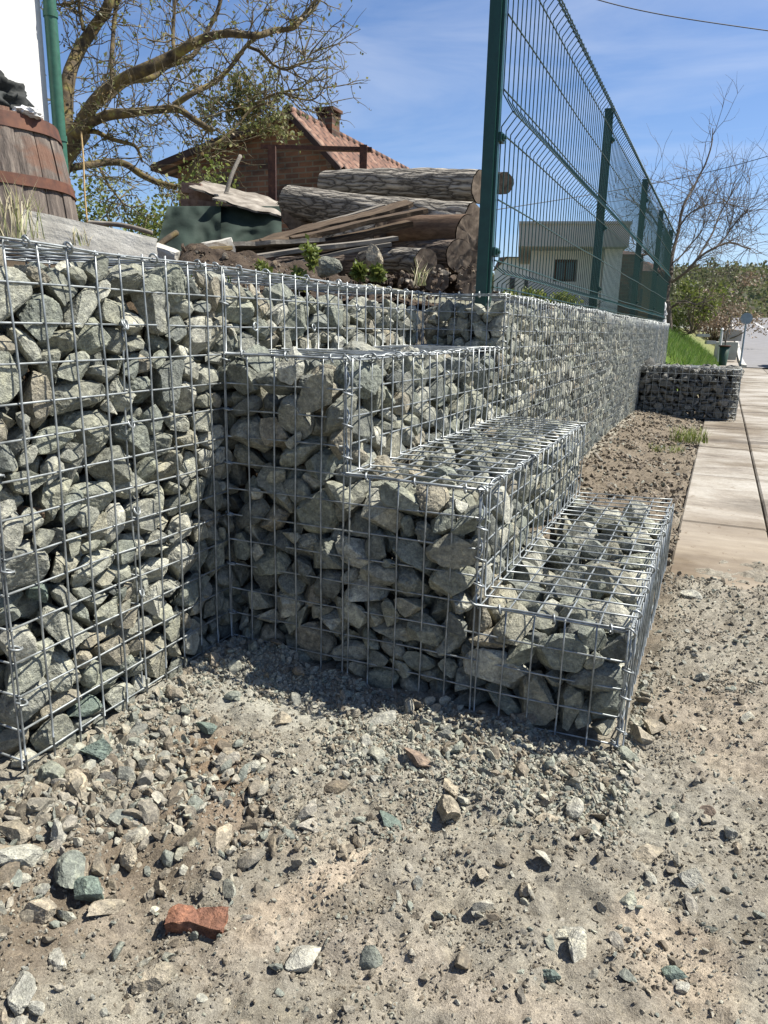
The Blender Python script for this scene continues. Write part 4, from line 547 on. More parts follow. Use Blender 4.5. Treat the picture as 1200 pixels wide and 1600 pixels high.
16 36 238 2084 299 57 -20 -76  9 44 215 1101 337 28 95 -3  9 34 164 1281 342 -61 -18 -10  4 20 241 1284 242 -38 -73 -29  11 21 212 1479 292 -69 35 33  11 46 183 1722 323 15 -36 -11
11 30 186 1787 260 -26 30 -34  9 51 199 2073 329 3 91 -37  17 31 171 1068 366 -47 -64 53  13 21 239 1292 362 1 -27 80  6 37 172 1495 306 -11 9 -93  13 34 237 1666 286 51 72 21
17 53 195 1774 303 58 69 25  7 34 196 1963 312 24 33 89  9 38 232 1307 408 -57 -78 -1  8 43 237 1524 329 1 -67 24  14 41 230 1685 381 -57 -51 60  14 28 224 2047 307 -62 -29 -51
14 44 203 1036 375 -59 8 -5  3 40 165 1111 370 -9 31 33  4 26 233 1448 376 -4 57 15  6 28 198 1518 315 25 16 -70  11 40 223 1644 332 33 -33 30  14 36 185 2018 325 -55 -82 2
0 48 230 1245 395 -29 -34 64  8 31 214 1370 361 36 -81 -43  14 22 242 1476 279 32 53 64  4 22 238 1942 260 -88 0 28  15 45 197 1147 399 -26 33 89  4 31 175 1192 345 4 70 -53
10 41 219 1492 330 40 12 4  15 48 220 1994 353 -33 47 -49  17 23 239 1068 366 33 72 57  12 35 204 1185 378 -56 -61 49  14 30 217 1413 385 -18 12 -10  0 38 179 1591 344 56 28 -42
4 32 235 1764 312 47 -78 34  4 47 219 1853 328 -43 30 -71  16 54 195 1076 384 37 36 53  12 32 160 1230 351 -2 -27 -66  8 33 236 1327 345 67 -63 37  9 24 167 1532 315 -79 -45 11
4 26 179 1672 322 -43 -33 65  11 40 157 1853 330 -86 9 31  11 43 233 1909 345 51 -32 -76  4 36 234 2064 381 52 43 -66  9 25 167 1188 363 46 87 1  7 52 185 1320 376 23 -47 79
5 28 207 1671 297 53 77 -31  4 46 195 1822 354 -15 -92 34  9 43 158 2033 371 4 14 -66  15 34 188 1264 378 34 0 -85  15 46 210 1218 427 5 43 79  15 57 161 1523 350 66 6 22
15 46 166 1912 336 6 -31 -86  13 29 163 2085 356 -62 -9 -32  8 19 240 1124 395 72 -38 -25  12 26 211 1606 342 28 82 43  9 27 197 1871 338 73 -22 14  0 40 186 2068 385 9 -47 18
5 33 227 1022 414 -80 -13 -7  4 31 181 1217 371 13 63 44  2 31 187 1429 362 -10 34 76  2 51 190 1648 353 4 5 80  13 55 179 2000 389 -43 -13 33  12 33 227 1112 374 -55 67 -34
11 56 221 1432 438 12 -82 -34  15 24 183 1475 366 -48 1 -3  12 56 174 1577 404 79 36 29  1 41 234 1779 343 43 -40 -74  8 31 208 2040 378 80 -44 1  9 34 181 1111 417 -28 90 -14
3 34 168 1411 390 -15 90 1  10 31 227 1512 368 42 76 -25  13 45 222 1880 381 68 -48 36  5 48 232 2013 413 59 70 10  7 52 192 1039 437 6 37 -87  15 29 166 1266 407 63 -75 -4
14 21 242 1525 397 45 28 78  6 27 192 1709 407 18 -91 -3  11 36 212 1756 356 26 -30 -64  2 53 231 1814 403 18 -50 -42  13 34 239 1069 493 -37 -58 -46  10 37 168 1205 399 -13 17 81
1 31 174 1495 388 -50 -37 15  12 50 171 1761 372 -37 -51 66  6 37 239 1357 370 -37 63 -49  14 22 173 1464 381 78 -60 8  5 38 227 1605 370 -47 84 -21  8 53 233 1729 414 -39 48 44
7 32 177 1888 367 9 -23 65  0 31 174 2033 403 -6 -31 -59  3 34 235 1086 403 -19 -57 65  9 45 167 1219 442 -55 -75 29  14 30 221 1473 379 56 3 71  11 26 231 1852 368 -69 57 -10
10 32 226 2076 408 -69 -10 -48  11 55 203 1289 447 -64 -74 6  8 38 188 1392 396 55 27 -23  15 54 209 1512 430 56 66 -40  5 31 167 1703 384 -61 -73 15  11 30 187 1955 364 -34 -23 -90
15 47 203 2068 438 -67 -7 -13  11 45 219 1377 423 22 34 -58  6 40 177 1834 391 -30 63 62  11 53 212 1948 401 -68 31 25  17 37 226 1023 485 19 -21 64  8 37 229 1114 431 35 77 -37
12 19 198 1450 379 10 57 -45  7 46 201 1656 417 -66 -52 -51  1 53 184 1864 404 96 -7 -6  15 36 179 1967 444 -98 -16 -1  6 31 231 1243 454 -14 -77 26  2 37 171 1465 417 -45 23 7
9 37 193 1802 380 -74 7 9  1 55 153 2077 456 56 17 -48  17 28 224 1082 432 -89 2 -21  11 32 198 1130 455 18 19 91  5 36 229 1367 469 -83 -41 -29  0 37 210 1583 464 9 6 -66
8 21 197 1715 433 12 -1 -97  6 33 165 1722 417 -8 18 -82  1 28 238 1908 400 -31 1 -61  14 36 218 1967 462 62 -52 -25  3 25 189 1094 443 6 -9 -44  6 56 234 1261 529 71 10 63
7 37 220 1414 510 -23 66 68  14 35 181 1502 451 -30 -37 78  13 34 166 1908 405 79 7 36  7 26 228 1160 458 76 -39 -36  15 36 192 1458 470 37 63 -48  12 46 185 1555 453 96 9 -21
1 44 199 1764 404 -83 38 38  17 36 203 1915 406 26 -55 13  3 37 159 1127 469 32 -33 73  15 42 209 1206 487 -57 30 3  12 32 237 1463 529 -62 -58 49  12 24 237 1633 401 60 -74 -27
0 49 155 1810 427 41 -87 21  7 26 231 1876 432 53 51 7  9 45 167 1154 503 -69 22 4  14 54 158 1375 459 28 -11 73  12 35 229 1607 406 41 -26 -16  12 39 164 1164 464 8 0 99
4 30 232 1323 485 82 -42 24  6 50 186 1825 441 45 -88 8  12 27 231 1128 486 -64 43 -63  0 31 175 1429 424 -55 -30 61  5 38 171 1627 429 -66 -5 -10  0 56 226 1711 473 -30 66 -15
0 47 181 2017 438 17 2 -69  14 48 206 1087 475 -14 -89 -36  3 35 234 1164 502 -53 58 3  3 47 181 1267 497 -75 49 12  7 37 223 1625 451 -38 87 28  4 56 155 1707 483 78 5 9
5 56 159 1880 442 -98 -11 -5  7 52 208 1548 484 2 -43 84  8 20 201 1838 421 -78 -22 -56  8 21 239 1926 416 32 59 34  7 36 192 2056 483 92 -2 34  17 52 194 1021 516 76 56 -22
9 37 228 1478 505 52 -13 -70  15 56 186 1643 473 1 -77 -61  14 42 184 1763 446 -13 15 -79  14 45 203 1082 532 8 -14 -4  2 33 231 1213 511 49 51 39  7 27 171 1308 481 -37 83 -27
6 25 164 1439 449 -26 80 -13  14 31 239 1768 459 39 41 72  4 56 228 1876 478 -30 39 76  14 26 227 2008 468 -52 -59 -56  10 39 188 1182 506 -31 53 -32  9 39 164 1330 477 52 35 -4
5 57 159 1488 493 1 30 79  5 32 227 1605 503 93 18 -29  3 40 196 1272 580 -80 50 12  5 21 225 1356 504 -81 24 49  9 33 199 1924 437 10 93 -21  11 36 223 1139 524 49 79 0
13 46 200 1343 486 -58 -60 44  11 27 229 1688 526 -67 -21 -31  5 39 170 1986 465 93 32 -3  16 33 199 1234 526 40 -89 -19  8 31 207 1386 498 78 -6 -21  10 37 165 1615 511 -15 -84 46
15 23 198 1008 574 -16 -3 10  2 36 218 1175 549 85 -37 22  5 34 188 1834 492 -5 65 39  11 36 226 1121 581 -14 84 45  8 31 198 1134 545 -5 93 23  14 21 171 1359 493 83 31 32
6 44 154 1528 524 -8 94 -25  7 43 213 1642 532 -60 59 -49  6 32 179 1948 475 -77 8 -17  9 31 240 2052 485 49 23 56  13 32 164 1012 552 76 32 -28  1 21 239 1138 556 32 -7 77
7 34 218 1318 528 -71 52 16  4 57 227 1597 580 28 -61 61  11 48 229 1816 500 -3 -73 14  5 25 208 1920 482 -26 6 25  4 30 231 1021 530 -51 33 -65  6 37 170 1252 542 -10 -97 4
0 34 162 1343 510 56 -30 -68  5 49 186 1492 535 -91 5 14  3 42 198 1714 502 27 -61 -26  5 43 233 1963 507 56 -69 -15  11 36 222 2084 522 -12 71 35  14 47 182 1319 537 20 -73 -32
13 23 191 1667 515 -11 18 65  0 25 199 1797 463 53 83 3  12 28 172 1903 471 -28 -6 -83  2 33 164 2030 477 53 70 46  9 25 168 1054 545 -54 42 -25  13 53 152 1202 537 -43 82 22
1 56 183 1386 526 3 -10 -86  5 40 178 1781 483 34 -26 -52  14 36 185 1936 507 18 -86 -43  14 43 178 1990 504 -91 -37 -15  1 30 208 1030 542 -56 79 -11  4 38 222 1218 553 34 18 -39
7 36 223 1375 541 10 -31 84  15 30 182 1581 531 38 31 46  5 39 167 1773 513 -54 71 -36  11 36 234 2032 518 -75 -32 -52  10 22 236 1043 545 27 20 -78  1 43 228 1166 588 -85 -27 11
2 34 225 1313 566 5 -20 -74  17 35 181 1686 543 -60 54 54  2 34 208 1854 532 78 -34 47  13 51 165 1976 536 9 96 20  1 39 234 1255 591 -42 -9 85  11 31 228 1517 538 4 34 32
5 34 180 1873 500 -20 46 -33  2 43 225 1074 603 -49 -75 29  16 43 219 1349 587 -20 78 25  12 34 189 1443 536 60 -15 75  17 45 223 1724 581 -74 46 -31  16 38 159 1785 542 68 -55 -47
2 30 188 1211 552 -9 55 -37  3 44 206 1293 604 -37 -8 -61  7 38 217 1469 590 12 78 17  15 35 225 1742 527 63 54 20  12 34 225 1928 534 22 -9 93  5 35 166 2084 520 -69 42 47
3 41 174 1115 559 41 -65 -61  14 29 200 1188 569 12 -88 -43  9 56 150 1269 631 86 -15 -7  2 21 185 1618 538 49 -33 63  11 32 209 1897 520 -68 42 -49  17 31 226 1973 588 -59 10 33
13 30 171 1081 537 36 88 20  9 43 220 1225 614 -16 -2 -54  4 55 156 1366 574 -39 29 53  7 57 190 1530 575 -62 -2 -8  8 55 172 1639 564 16 56 28  8 25 242 1758 492 63 -50 -51
3 24 197 1797 519 -85 5 -36  13 21 198 1008 546 16 8 97  15 44 162 1233 591 39 -52 -50  0 32 230 1423 552 17 -31 -60  11 19 200 1773 509 -17 -30 -33  0 39 189 1940 552 -31 68 64
4 30 186 2052 513 13 48 -79  6 39 230 1237 632 -56 -76 24  4 43 223 1315 621 54 64 38  15 30 178 1440 570 58 62 49  4 27 211 1754 492 -75 -46 -5  0 30 238 1874 548 -27 -72 29
0 40 207 1042 566 81 44 -13  16 42 178 1342 599 -26 -32 -67  13 32 201 1750 520 -40 -84 -28  9 42 160 1897 531 34 -93 4  10 33 184 2064 539 12 -19 -68  12 36 195 1068 568 -90 -36 5
12 45 183 1136 606 62 21 -25  16 53 207 1398 595 11 82 37  6 45 203 1792 555 2 -2 32  10 22 206 1960 570 9 85 31  13 55 160 1080 597 -6 -19 -5  17 36 188 1174 603 92 15 -10
11 45 221 1285 667 -32 54 -49  8 50 158 1449 610 48 6 -82  11 19 233 1698 552 -96 19 9  8 31 235 1783 533 6 -30 -86  1 35 172 1857 532 18 -86 -44  16 42 230 2001 559 -38 -66 59
8 52 127 1282 680 -35 -51 48  9 28 241 1504 623 53 28 62  6 35 176 1679 594 18 28 -17  0 30 168 1744 542 20 22 -60  7 46 215 1847 591 -10 50 -47  5 53 186 1035 618 -28 -92 6
9 32 175 1271 679 15 53 81  4 36 191 1388 619 -18 -47 -10  17 35 227 1428 637 30 45 34  13 36 160 1622 599 -37 17 -66  8 36 220 1758 560 67 7 23  10 44 189 1992 566 -9 69 58
10 34 233 1370 634 -59 -33 9  5 27 171 1473 602 44 17 -44  6 55 216 1660 605 -11 28 -34  1 27 187 1093 621 12 10 86  1 46 201 1201 641 24 19 -10  0 35 236 1355 663 -4 -75 -23
11 48 205 1490 637 19 4 -80  11 43 198 1604 620 -95 -26 2  10 30 178 1840 554 0 82 -18  9 57 221 1904 580 10 30 -83  16 56 216 2054 564 -30 -30 -66  0 30 236 1157 619 -95 21 -16
11 57 207 1145 645 28 -8 36  16 34 169 1356 633 -56 64 48  6 33 190 1718 556 -54 -69 44  14 43 193 2056 599 -17 -37 83  10 23 176 1079 644 -25 87 -24  10 51 205 1154 697 -48 11 -9
6 36 163 1808 569 -44 -71 29  6 46 237 1953 646 -10 75 -12  15 20 234 1248 671 39 5 -79  10 23 206 1354 632 -31 18 85  5 35 229 1458 663 19 -77 23  17 37 235 1689 624 20 94 1
10 21 195 1770 573 -17 24 -22  6 51 173 1950 612 -31 -52 69  11 24 172 2011 588 -55 35 -54  12 46 221 1022 657 -42 27 -81  5 44 220 1210 677 -95 7 3  7 37 190 1318 640 -41 -50 6
0 44 233 1553 683 42 -36 -68  2 32 179 1696 630 13 9 45  15 38 185 1734 587 50 -55 -6  11 23 184 1866 568 12 24 -95  14 57 154 1996 644 6 24 84  0 44 161 1238 665 42 75 47
17 30 228 1324 684 47 -49 -27  8 57 231 1704 658 -35 -50 45  8 34 183 1804 602 -89 37 2  5 32 228 2080 617 -8 36 35  15 49 215 1087 680 -3 63 -40  17 40 134 1133 670 -25 -21 -10
15 44 216 1433 690 69 -25 -51  13 51 218 1551 639 -61 -12 14  9 35 240 1595 653 63 23 66  10 26 238 1792 568 3 8 83  9 26 214 1894 600 -1 91 38  2 42 232 2008 625 -74 -47 39
10 34 131 1079 714 14 44 -63  6 35 112 1670 662 -6 -57 48  3 35 230 1773 598 -21 20 78  13 25 170 1891 566 -67 46 -34  16 31 199 1997 614 53 -18 64  11 32 120 1017 668 -77 -16 -5
17 36 156 1179 671 61 58 -3  9 31 120 1417 657 -47 -82 29  13 43 193 1437 644 4 -68 12  7 24 170 1871 592 34 34 -84  7 27 193 1946 668 52 47 -22  2 35 121 1173 677 -51 -16 76
3 35 142 1431 687 -33 -20 38  15 36 175 1582 648 81 41 31  13 28 237 1833 631 -42 32 -8  11 38 186 1850 629 -8 8 98  10 33 117 1091 690 56 55 55  12 36 131 1218 653 -59 38 -22
9 31 168 1523 669 1 -50 -76  11 32 228 1635 643 -40 -43 -8  0 48 183 1797 627 23 17 78  10 42 225 1897 647 38 -82 17  10 39 202 2028 638 11 78 57  4 26 173 1011 642 5 47 28
10 48 137 1202 694 19 31 -90  6 57 153 1344 658 49 80 8  11 52 134 1530 684 -4 -72 -18  7 50 177 1664 672 -27 -92 3  0 33 197 1744 618 -20 -38 -89  4 26 205 1975 649 -81 -12 30
3 34 184 1034 663 19 12 56  9 21 184 1295 671 -89 -23 -12  11 33 159 1420 654 -89 -8 42  3 32 182 1449 677 27 -71 -57  7 34 187 1764 652 18 2 38  7 20 166 1917 585 28 27 72
6 43 228 2063 649 -54 -74 34  1 31 162 1012 690 -73 -10 8  13 52 225 1239 708 53 -83 -1  3 38 195 1375 659 -4 -33 -15  16 39 164 1468 665 -25 74 59  0 31 163 1885 624 86 15 0
10 45 196 2060 683 21 66 68  4 33 170 1109 688 70 -20 -27  8 31 116 1355 678 54 -55 -42  12 55 216 1493 712 -9 -77 -32  8 40 151 1604 652 50 -78 34  9 25 239 1847 651 -80 40 -41
14 25 178 2052 657 1 -93 7  4 22 152 1040 679 37 -44 -44  16 28 230 1200 718 -76 -17 43  2 48 154 1390 692 -8 -83 -44  16 30 185 1554 673 52 -39 -68  7 34 127 1585 668 -50 -40 72
3 37 151 1712 659 48 -69 -51  16 29 197 1912 648 6 31 4  15 34 123 1932 689 67 -15 65  16 35 233 1016 708 -14 20 95  9 31 118 1458 679 -71 -63 18  17 31 192 1719 675 13 -42 -86
17 42 165 1918 633 52 21 -68  9 38 118 1976 687 -84 46 19  17 20 163 1078 669 -21 -8 55  12 48 191 1249 715 23 -39 -81  10 31 224 1590 693 4 50 19  10 40 203 1610 677 -21 -29 60
9 21 117 1715 654 -91 -4 31  3 33 221 1807 632 -91 -18 36  10 33 170 2014 672 -23 -43 -86  7 32 194 1039 696 -52 82 6  12 30 166 1366 694 36 37 -8  9 43 162 1462 706 34 87 -27
1 29 239 1798 646 -45 -63 50  13 25 108 1941 662 46 -26 61  2 54 126 2053 681 -19 -42 -45  13 33 119 1049 692 -68 -28 -38  7 36 135 1327 706 -19 -35 70  8 56 192 1340 695 47 51 9
17 29 206 1538 684 -3 -95 21  5 24 168 1578 687 -15 75 50  2 52 161 1788 679 46 -79 -17  14 56 143 1882 689 94 10 -16  13 19 239 1987 647 80 19 15  3 30 153 1071 697 33 -36 -79
13 48 172 1516 705 -48 81 -18  9 40 130 1623 691 -29 -79 48  14 38 216 1836 685 -76 -59 -22  10 49 209 1915 699 21 52 -6  13 31 228 1653 672 50 84 -12  8 32 210 1821 658 -12 -32 76
10 30 196 1986 683 34 -18 55  5 39 162 1996 707 -28 35 23  5 23 184 1075 689 -64 27 40  3 28 160 1284 707 -27 86 41  10 32 124 1733 684 -65 -28 68  8 45 226 1768 684 -15 53 18
13 42 169 2087 715 14 -16 -3  12 29 170 1382 715 3 33 -25  12 24 193 1384 694 4 -97 -15  8 38 238 1730 705 69 -40 -58  8 30 215 1998 673 -57 61 -43  5 24 173 1011 709 55 31 -5
5 26 217 1303 710 -93 -9 32  13 20 209 1745 679 -4 88 22  6 24 169 1834 652 74 11 -21  14 27 112 2085 716 84 -13 50  11 23 121 1016 702 44 30 -43  0 25 116 1771 673 -96 19 -12
11 25 190 1810 697 57 25 -72  7 19 210 1954 680 -79 21 -41  14 31 193 1885 720 -55 -2 -72  12 38 213 1682 689 1 -33 -91  5 30 127 1440 712 -71 38 -26  2 34 180 1712 700 47 1 55
4 19 196 1799 670 82 30 -47  0 32 158 1035 707 19 31 -13  17 22 234 1990 680 -15 -59 8  6 27 228 1624 698 -38 22 60  14 35 215 1664 715 4 12 -36  5 38 231 1812 710 -39 83 -12''',
'S1': '''5 40 38 19 26 58 47 -22  3 35 164 85 30 13 -62 56  15 32 326 11 23 -23 -12 8  1 34 724 26 14 14 5 55  12 35 680 226 13 -58 -32 25  14 52 703 324 22 -25 4 -90
16 35 722 498 15 38 72 13  17 37 725 617 13 -33 -4 -52  3 51 667 748 21 -21 -55 -79  5 24 180 113 18 -73 7 60  6 39 275 27 26 -36 10 21  11 49 223 120 20 -19 -7 -90
6 20 457 18 6 -86 49 -1  8 44 495 34 14 63 42 24  6 38 629 725 15 -23 -91 -16  10 32 685 76 11 14 55 76  15 51 634 280 35 -1 -51 82  5 39 723 418 17 90 -30 7
7 46 670 574 37 -28 -94 9  8 42 732 713 23 -50 -12 76  8 57 716 915 17 16 -11 -47  16 34 94 27 13 10 -31 93  13 44 249 48 13 -89 -40 1  2 38 553 29 20 -29 6 -94
14 51 624 114 18 -35 -90 -18  7 35 726 449 23 -66 9 -57  10 39 719 857 17 29 15 10  5 31 125 113 21 57 -31 -70  17 38 294 68 42 32 17 48  10 32 326 99 11 55 -16 -30
4 20 454 87 9 10 -39 90  5 50 617 19 35 -30 61 28  3 30 695 154 11 53 -81 -21  5 21 645 439 11 -96 20 -11  14 26 635 623 10 90 -33 15  10 46 665 880 30 -36 -27 31
1 32 708 973 12 27 -7 -29  12 30 17 124 13 -14 6 -79  5 34 193 61 15 76 57 27  14 31 386 29 17 8 -16 97  5 43 595 62 29 -11 -22 96  4 45 731 169 31 39 13 -79
16 44 653 171 19 29 3 91  12 29 738 363 16 59 47 -60  1 34 730 553 14 11 -7 -25  8 31 675 716 12 9 7 -38  9 44 731 740 34 57 72 -34  11 50 626 916 22 -79 -43 30
8 25 75 105 13 -97 -14 0  16 29 272 70 13 -46 -56 -68  1 59 429 52 20 68 -55 -29  5 29 469 54 20 -11 67 14  1 42 658 61 25 -55 34 -28  12 58 718 239 30 -80 22 30
9 35 627 328 37 78 -49 16  3 53 650 470 20 94 12 -6  3 50 702 670 21 93 33 8  15 42 34 67 27 -31 -14 55  16 23 219 53 19 15 42 17  5 58 418 94 57 6 74 54
5 31 555 77 13 22 24 68  7 27 726 95 21 66 13 54  15 33 739 330 66 -62 72 27  6 28 718 391 19 -59 42 -22  16 36 732 565 47 -21 96 6  3 51 716 809 23 -2 14 89
0 22 677 990 19 -43 -77 -39  7 43 142 47 17 -21 21 -45  15 38 252 23 54 -6 91 39  16 29 360 16 48 50 7 85  12 48 503 80 24 -67 -41 60  14 59 680 100 57 -9 -12 39
15 40 709 205 43 85 -13 39  11 21 646 324 13 68 -29 49  13 32 699 529 10 -68 -68 13  11 35 79 22 52 16 58 -73  14 44 172 19 65 67 34 -2  17 37 311 17 54 -10 -28 81
10 36 527 124 34 14 76 -50  3 34 692 33 26 55 -32 -70  8 43 716 163 78 0 65 65  12 32 684 407 15 38 -29 -47  0 52 667 516 42 -80 -55 14  15 19 656 689 12 -58 -2 15
2 22 656 776 18 -87 13 25  0 35 658 975 22 -90 -34 -4  1 31 91 128 11 -2 45 73  1 36 375 115 15 -17 37 50  4 38 479 60 67 -2 -41 49  12 55 729 51 52 41 60 -49
1 21 649 232 9 -8 41 16  5 21 644 355 14 -54 -68 -47  1 32 634 441 53 65 73 7  13 45 653 670 26 60 63 46  17 22 661 818 16 -38 -44 68  16 23 731 901 55 -32 15 -60
9 53 111 101 38 -49 75 -9  4 29 336 43 15 20 57 -23  1 43 490 28 50 73 9 26  10 59 582 957 80 58 -46 -65  12 47 669 21 50 -57 -47 -45  5 49 642 226 58 -65 -52 -45
4 40 670 366 25 -26 65 -65  15 33 728 467 63 25 44 65  4 49 682 705 46 -10 -9 9  4 43 667 782 43 11 -38 -11  1 33 689 898 13 -80 41 -2  16 35 61 58 21 32 36 18
8 24 174 91 51 37 -38 -46  8 22 385 92 7 18 -6 -19  2 56 539 23 70 -13 -47 -83  9 57 587 96 102 42 2 53  4 55 617 591 86 27 59 -74  1 25 702 585 10 25 54 59
2 48 714 778 61 -6 -20 -74  7 27 705 874 39 -84 -22 -29  3 50 134 23 95 14 83 13  2 35 31 114 46 8 12 34  2 34 272 99 34 -8 -80 -5  16 53 357 74 45 52 -83 16
9 34 559 86 51 14 -34 -80  16 53 512 291 82 2 -84 -36  4 41 608 153 83 97 -12 -17  17 29 666 419 45 5 52 65  3 28 693 434 51 -33 -84 39  6 49 657 624 42 95 2 -28
7 53 645 834 64 -78 -48 -27  6 22 672 984 42 6 -96 1  12 33 69 104 37 -26 -7 76  11 36 182 126 62 -2 -98 7  15 37 407 39 49 72 -52 -18  10 28 501 99 52 -57 44 -16
6 46 600 745 84 66 26 -53  9 44 702 23 91 -87 -13 -15  8 27 736 249 61 51 56 41  7 21 715 349 46 64 49 43  1 49 722 525 48 34 68 -40  2 22 742 639 27 0 -71 29
15 32 703 818 77 63 26 -70  12 49 662 948 46 26 13 4  0 29 9 35 70 70 43 54  1 26 249 88 24 -1 6 87  14 35 347 30 76 -34 -10 -91  16 25 530 78 32 61 -22 63
15 55 481 748 92 -51 26 -58  17 28 632 60 52 29 21 79  10 37 644 381 52 43 57 49  1 49 667 463 63 33 78 -50  17 45 720 602 52 -21 -47 78  11 50 714 854 88 -45 -38 8
5 56 708 960 63 29 -79 43  0 23 124 20 53 1 13 -78  0 56 224 62 66 -36 -32 -59  4 50 303 103 67 -8 -16 82  2 50 492 119 79 -24 0 50  0 33 625 102 68 -7 -59 -5
17 32 673 183 55 -19 71 -63  1 46 696 356 62 16 12 32  2 47 627 512 78 -48 -21 62  6 53 724 689 86 18 -25 39  13 33 734 750 102 26 -47 -58  11 38 631 971 76 -3 21 3
3 24 99 41 38 69 -11 6  6 57 235 118 72 70 -69 13  8 32 297 22 91 2 -64 60  0 34 569 123 65 36 1 -35  10 46 473 676 98 11 36 -34  10 34 502 814 86 -32 -53 -62
2 30 676 52 66 -21 -31 -92  10 34 713 387 53 22 -59 -72  5 54 719 457 120 -30 -25 76  10 50 641 695 89 -57 -70 22  11 36 659 741 81 -10 41 81  6 58 699 900 90 29 -2 -7
1 56 26 61 71 -25 3 -58  17 23 260 84 85 -31 80 47  3 32 395 11 69 66 9 -9  5 30 534 95 69 51 -33 -44  4 47 514 511 85 54 32 20  13 45 562 871 107 -53 -47 -25
11 21 700 62 76 85 -48 2  3 56 652 165 93 -12 -15 -89  15 56 647 397 85 42 24 62  1 42 619 463 101 -88 27 35  1 20 696 593 28 -8 23 -40  12 33 625 825 126 -24 -68 3
8 35 638 972 119 -43 -86 14  1 35 86 53 56 17 72 12  16 41 159 63 67 -2 30 87  4 47 172 111 95 69 -23 40  8 38 334 99 71 -32 37 -62  14 46 525 88 99 -6 -20 -64
13 42 524 337 86 -86 22 -3  1 37 668 89 89 -75 8 -22  13 51 670 265 67 76 -51 4  16 21 633 482 39 17 -5 84  3 47 704 566 85 -24 -63 -68  14 19 679 657 39 15 -25 72
11 50 635 783 109 74 -21 -19  16 28 634 854 121 -7 -14 53  9 27 62 63 59 -77 58 -15  12 56 272 61 104 -22 68 -61  10 20 391 56 75 -6 62 71  11 51 480 157 108 -19 -44 -79
9 46 550 635 83 12 -90 -40  8 32 530 741 86 20 92 18  4 48 634 75 91 49 -12 -57  9 33 575 103 147 25 64 -64  13 51 704 300 83 -9 -49 81  6 27 703 490 33 78 -42 -44
0 41 683 593 82 76 -5 4  15 27 717 783 105 -92 -30 14  1 48 637 925 96 -89 -26 -28  16 28 80 129 62 -17 -24 -85  17 55 200 50 113 86 -36 -33  2 58 290 128 161 86 -5 -42
2 46 367 76 89 17 -13 -61  17 20 466 80 99 58 -43 -9  1 53 615 293 88 42 19 86  4 24 584 476 81 37 -11 19  12 48 525 730 136 50 46 -30  9 37 594 838 108 -84 -50 7
16 33 575 892 83 45 -64 -5  1 31 675 56 98 13 40 85  16 32 732 236 81 29 17 -70  10 40 717 382 85 -53 40 -40  0 31 666 513 69 24 13 54  4 53 695 649 75 7 15 -48
17 39 671 809 82 -46 -72 29  17 48 714 870 146 9 -93 -31  0 39 70 33 92 30 90 -21  8 31 325 67 93 -52 -67 -49  17 35 422 38 91 25 -87 -39  13 32 501 958 96 -48 7 -51
16 33 551 137 94 12 38 86  13 30 535 186 84 70 54 -37  12 52 595 424 103 -9 -17 7  15 37 486 438 117 78 32 -8  9 53 599 673 107 2 -96 25  3 20 715 51 95 38 78 -8
15 34 699 218 90 -28 37 -28  17 48 718 268 109 0 73 -66  14 26 693 489 76 -50 16 -70  14 26 705 705 105 50 76 38  0 38 649 820 120 -14 66 -32  4 36 670 977 93 -36 -54 -41
2 38 292 34 145 13 19 -35  3 44 346 30 123 -96 -21 9  1 36 452 25 67 -68 -35 53  15 47 602 219 94 -38 57 -27  16 35 544 474 94 67 68 -28  9 37 533 574 100 -47 -21 -71
16 42 551 769 96 28 -62 -55  16 44 523 979 91 12 -6 -83  5 34 727 84 98 -96 -21 7  8 50 660 237 103 51 -42 -48  11 33 653 288 119 -56 -66 -12  3 35 706 537 72 83 44 12
6 22 660 637 82 -22 -82 -27  8 40 582 733 110 -5 49 75  7 34 617 885 104 -75 -46 -41  17 54 118 94 103 -46 78 11  13 48 231 113 119 -10 57 -80  12 31 332 103 98 -41 28 -66
6 37 516 24 128 -6 4 97  16 59 582 177 118 14 1 98  1 50 651 405 140 -15 -88 -44  9 39 490 618 117 48 -56 7  2 44 510 793 135 -61 63 -40  8 35 633 29 79 57 73 -1
4 31 731 201 113 93 22 -24  12 34 623 196 120 25 -21 -92  13 46 691 517 92 -31 92 -9  3 38 655 615 111 -16 23 -18  13 27 693 749 104 24 22 89  7 33 730 968 115 -51 -54 25
6 58 440 52 130 -7 -28 56  10 45 545 272 90 54 49 38  17 27 554 537 91 -7 -44 75  9 39 580 710 128 -96 -14 -10  5 48 480 846 132 56 -35 -16  9 50 567 915 116 18 26 -94
9 44 706 116 111 -7 98 1  2 59 660 177 143 93 11 -31  4 40 662 318 90 31 42 -84  1 49 654 484 92 -26 -22 66  1 40 734 606 89 -1 45 52  11 42 648 729 122 -7 -35 -79
2 31 719 915 117 -9 34 -84  1 31 44 23 74 -21 -76 44  12 53 126 26 141 68 -27 -51  11 32 602 89 145 69 8 48  6 44 619 258 148 -11 32 -93  0 37 602 358 127 -46 76 42
13 55 612 609 144 39 29 -86  13 24 528 815 96 59 37 53  10 39 565 963 130 49 -31 -78  10 48 641 20 119 -34 4 93  5 26 726 147 110 -19 77 57  9 32 705 411 102 -79 24 -45
4 22 675 542 72 31 0 83  3 20 698 722 80 24 -89 33  17 48 704 785 130 -11 -13 -92  14 35 681 900 171 13 -96 17  2 46 27 53 115 22 22 75  17 26 333 65 121 25 9 95
0 31 365 112 130 33 -65 63  16 44 581 62 118 -9 57 -64  8 49 507 240 123 -18 -85 8  8 35 574 382 85 -14 -32 1  7 54 562 468 152 52 54 20  0 33 535 843 105 -9 -88 34
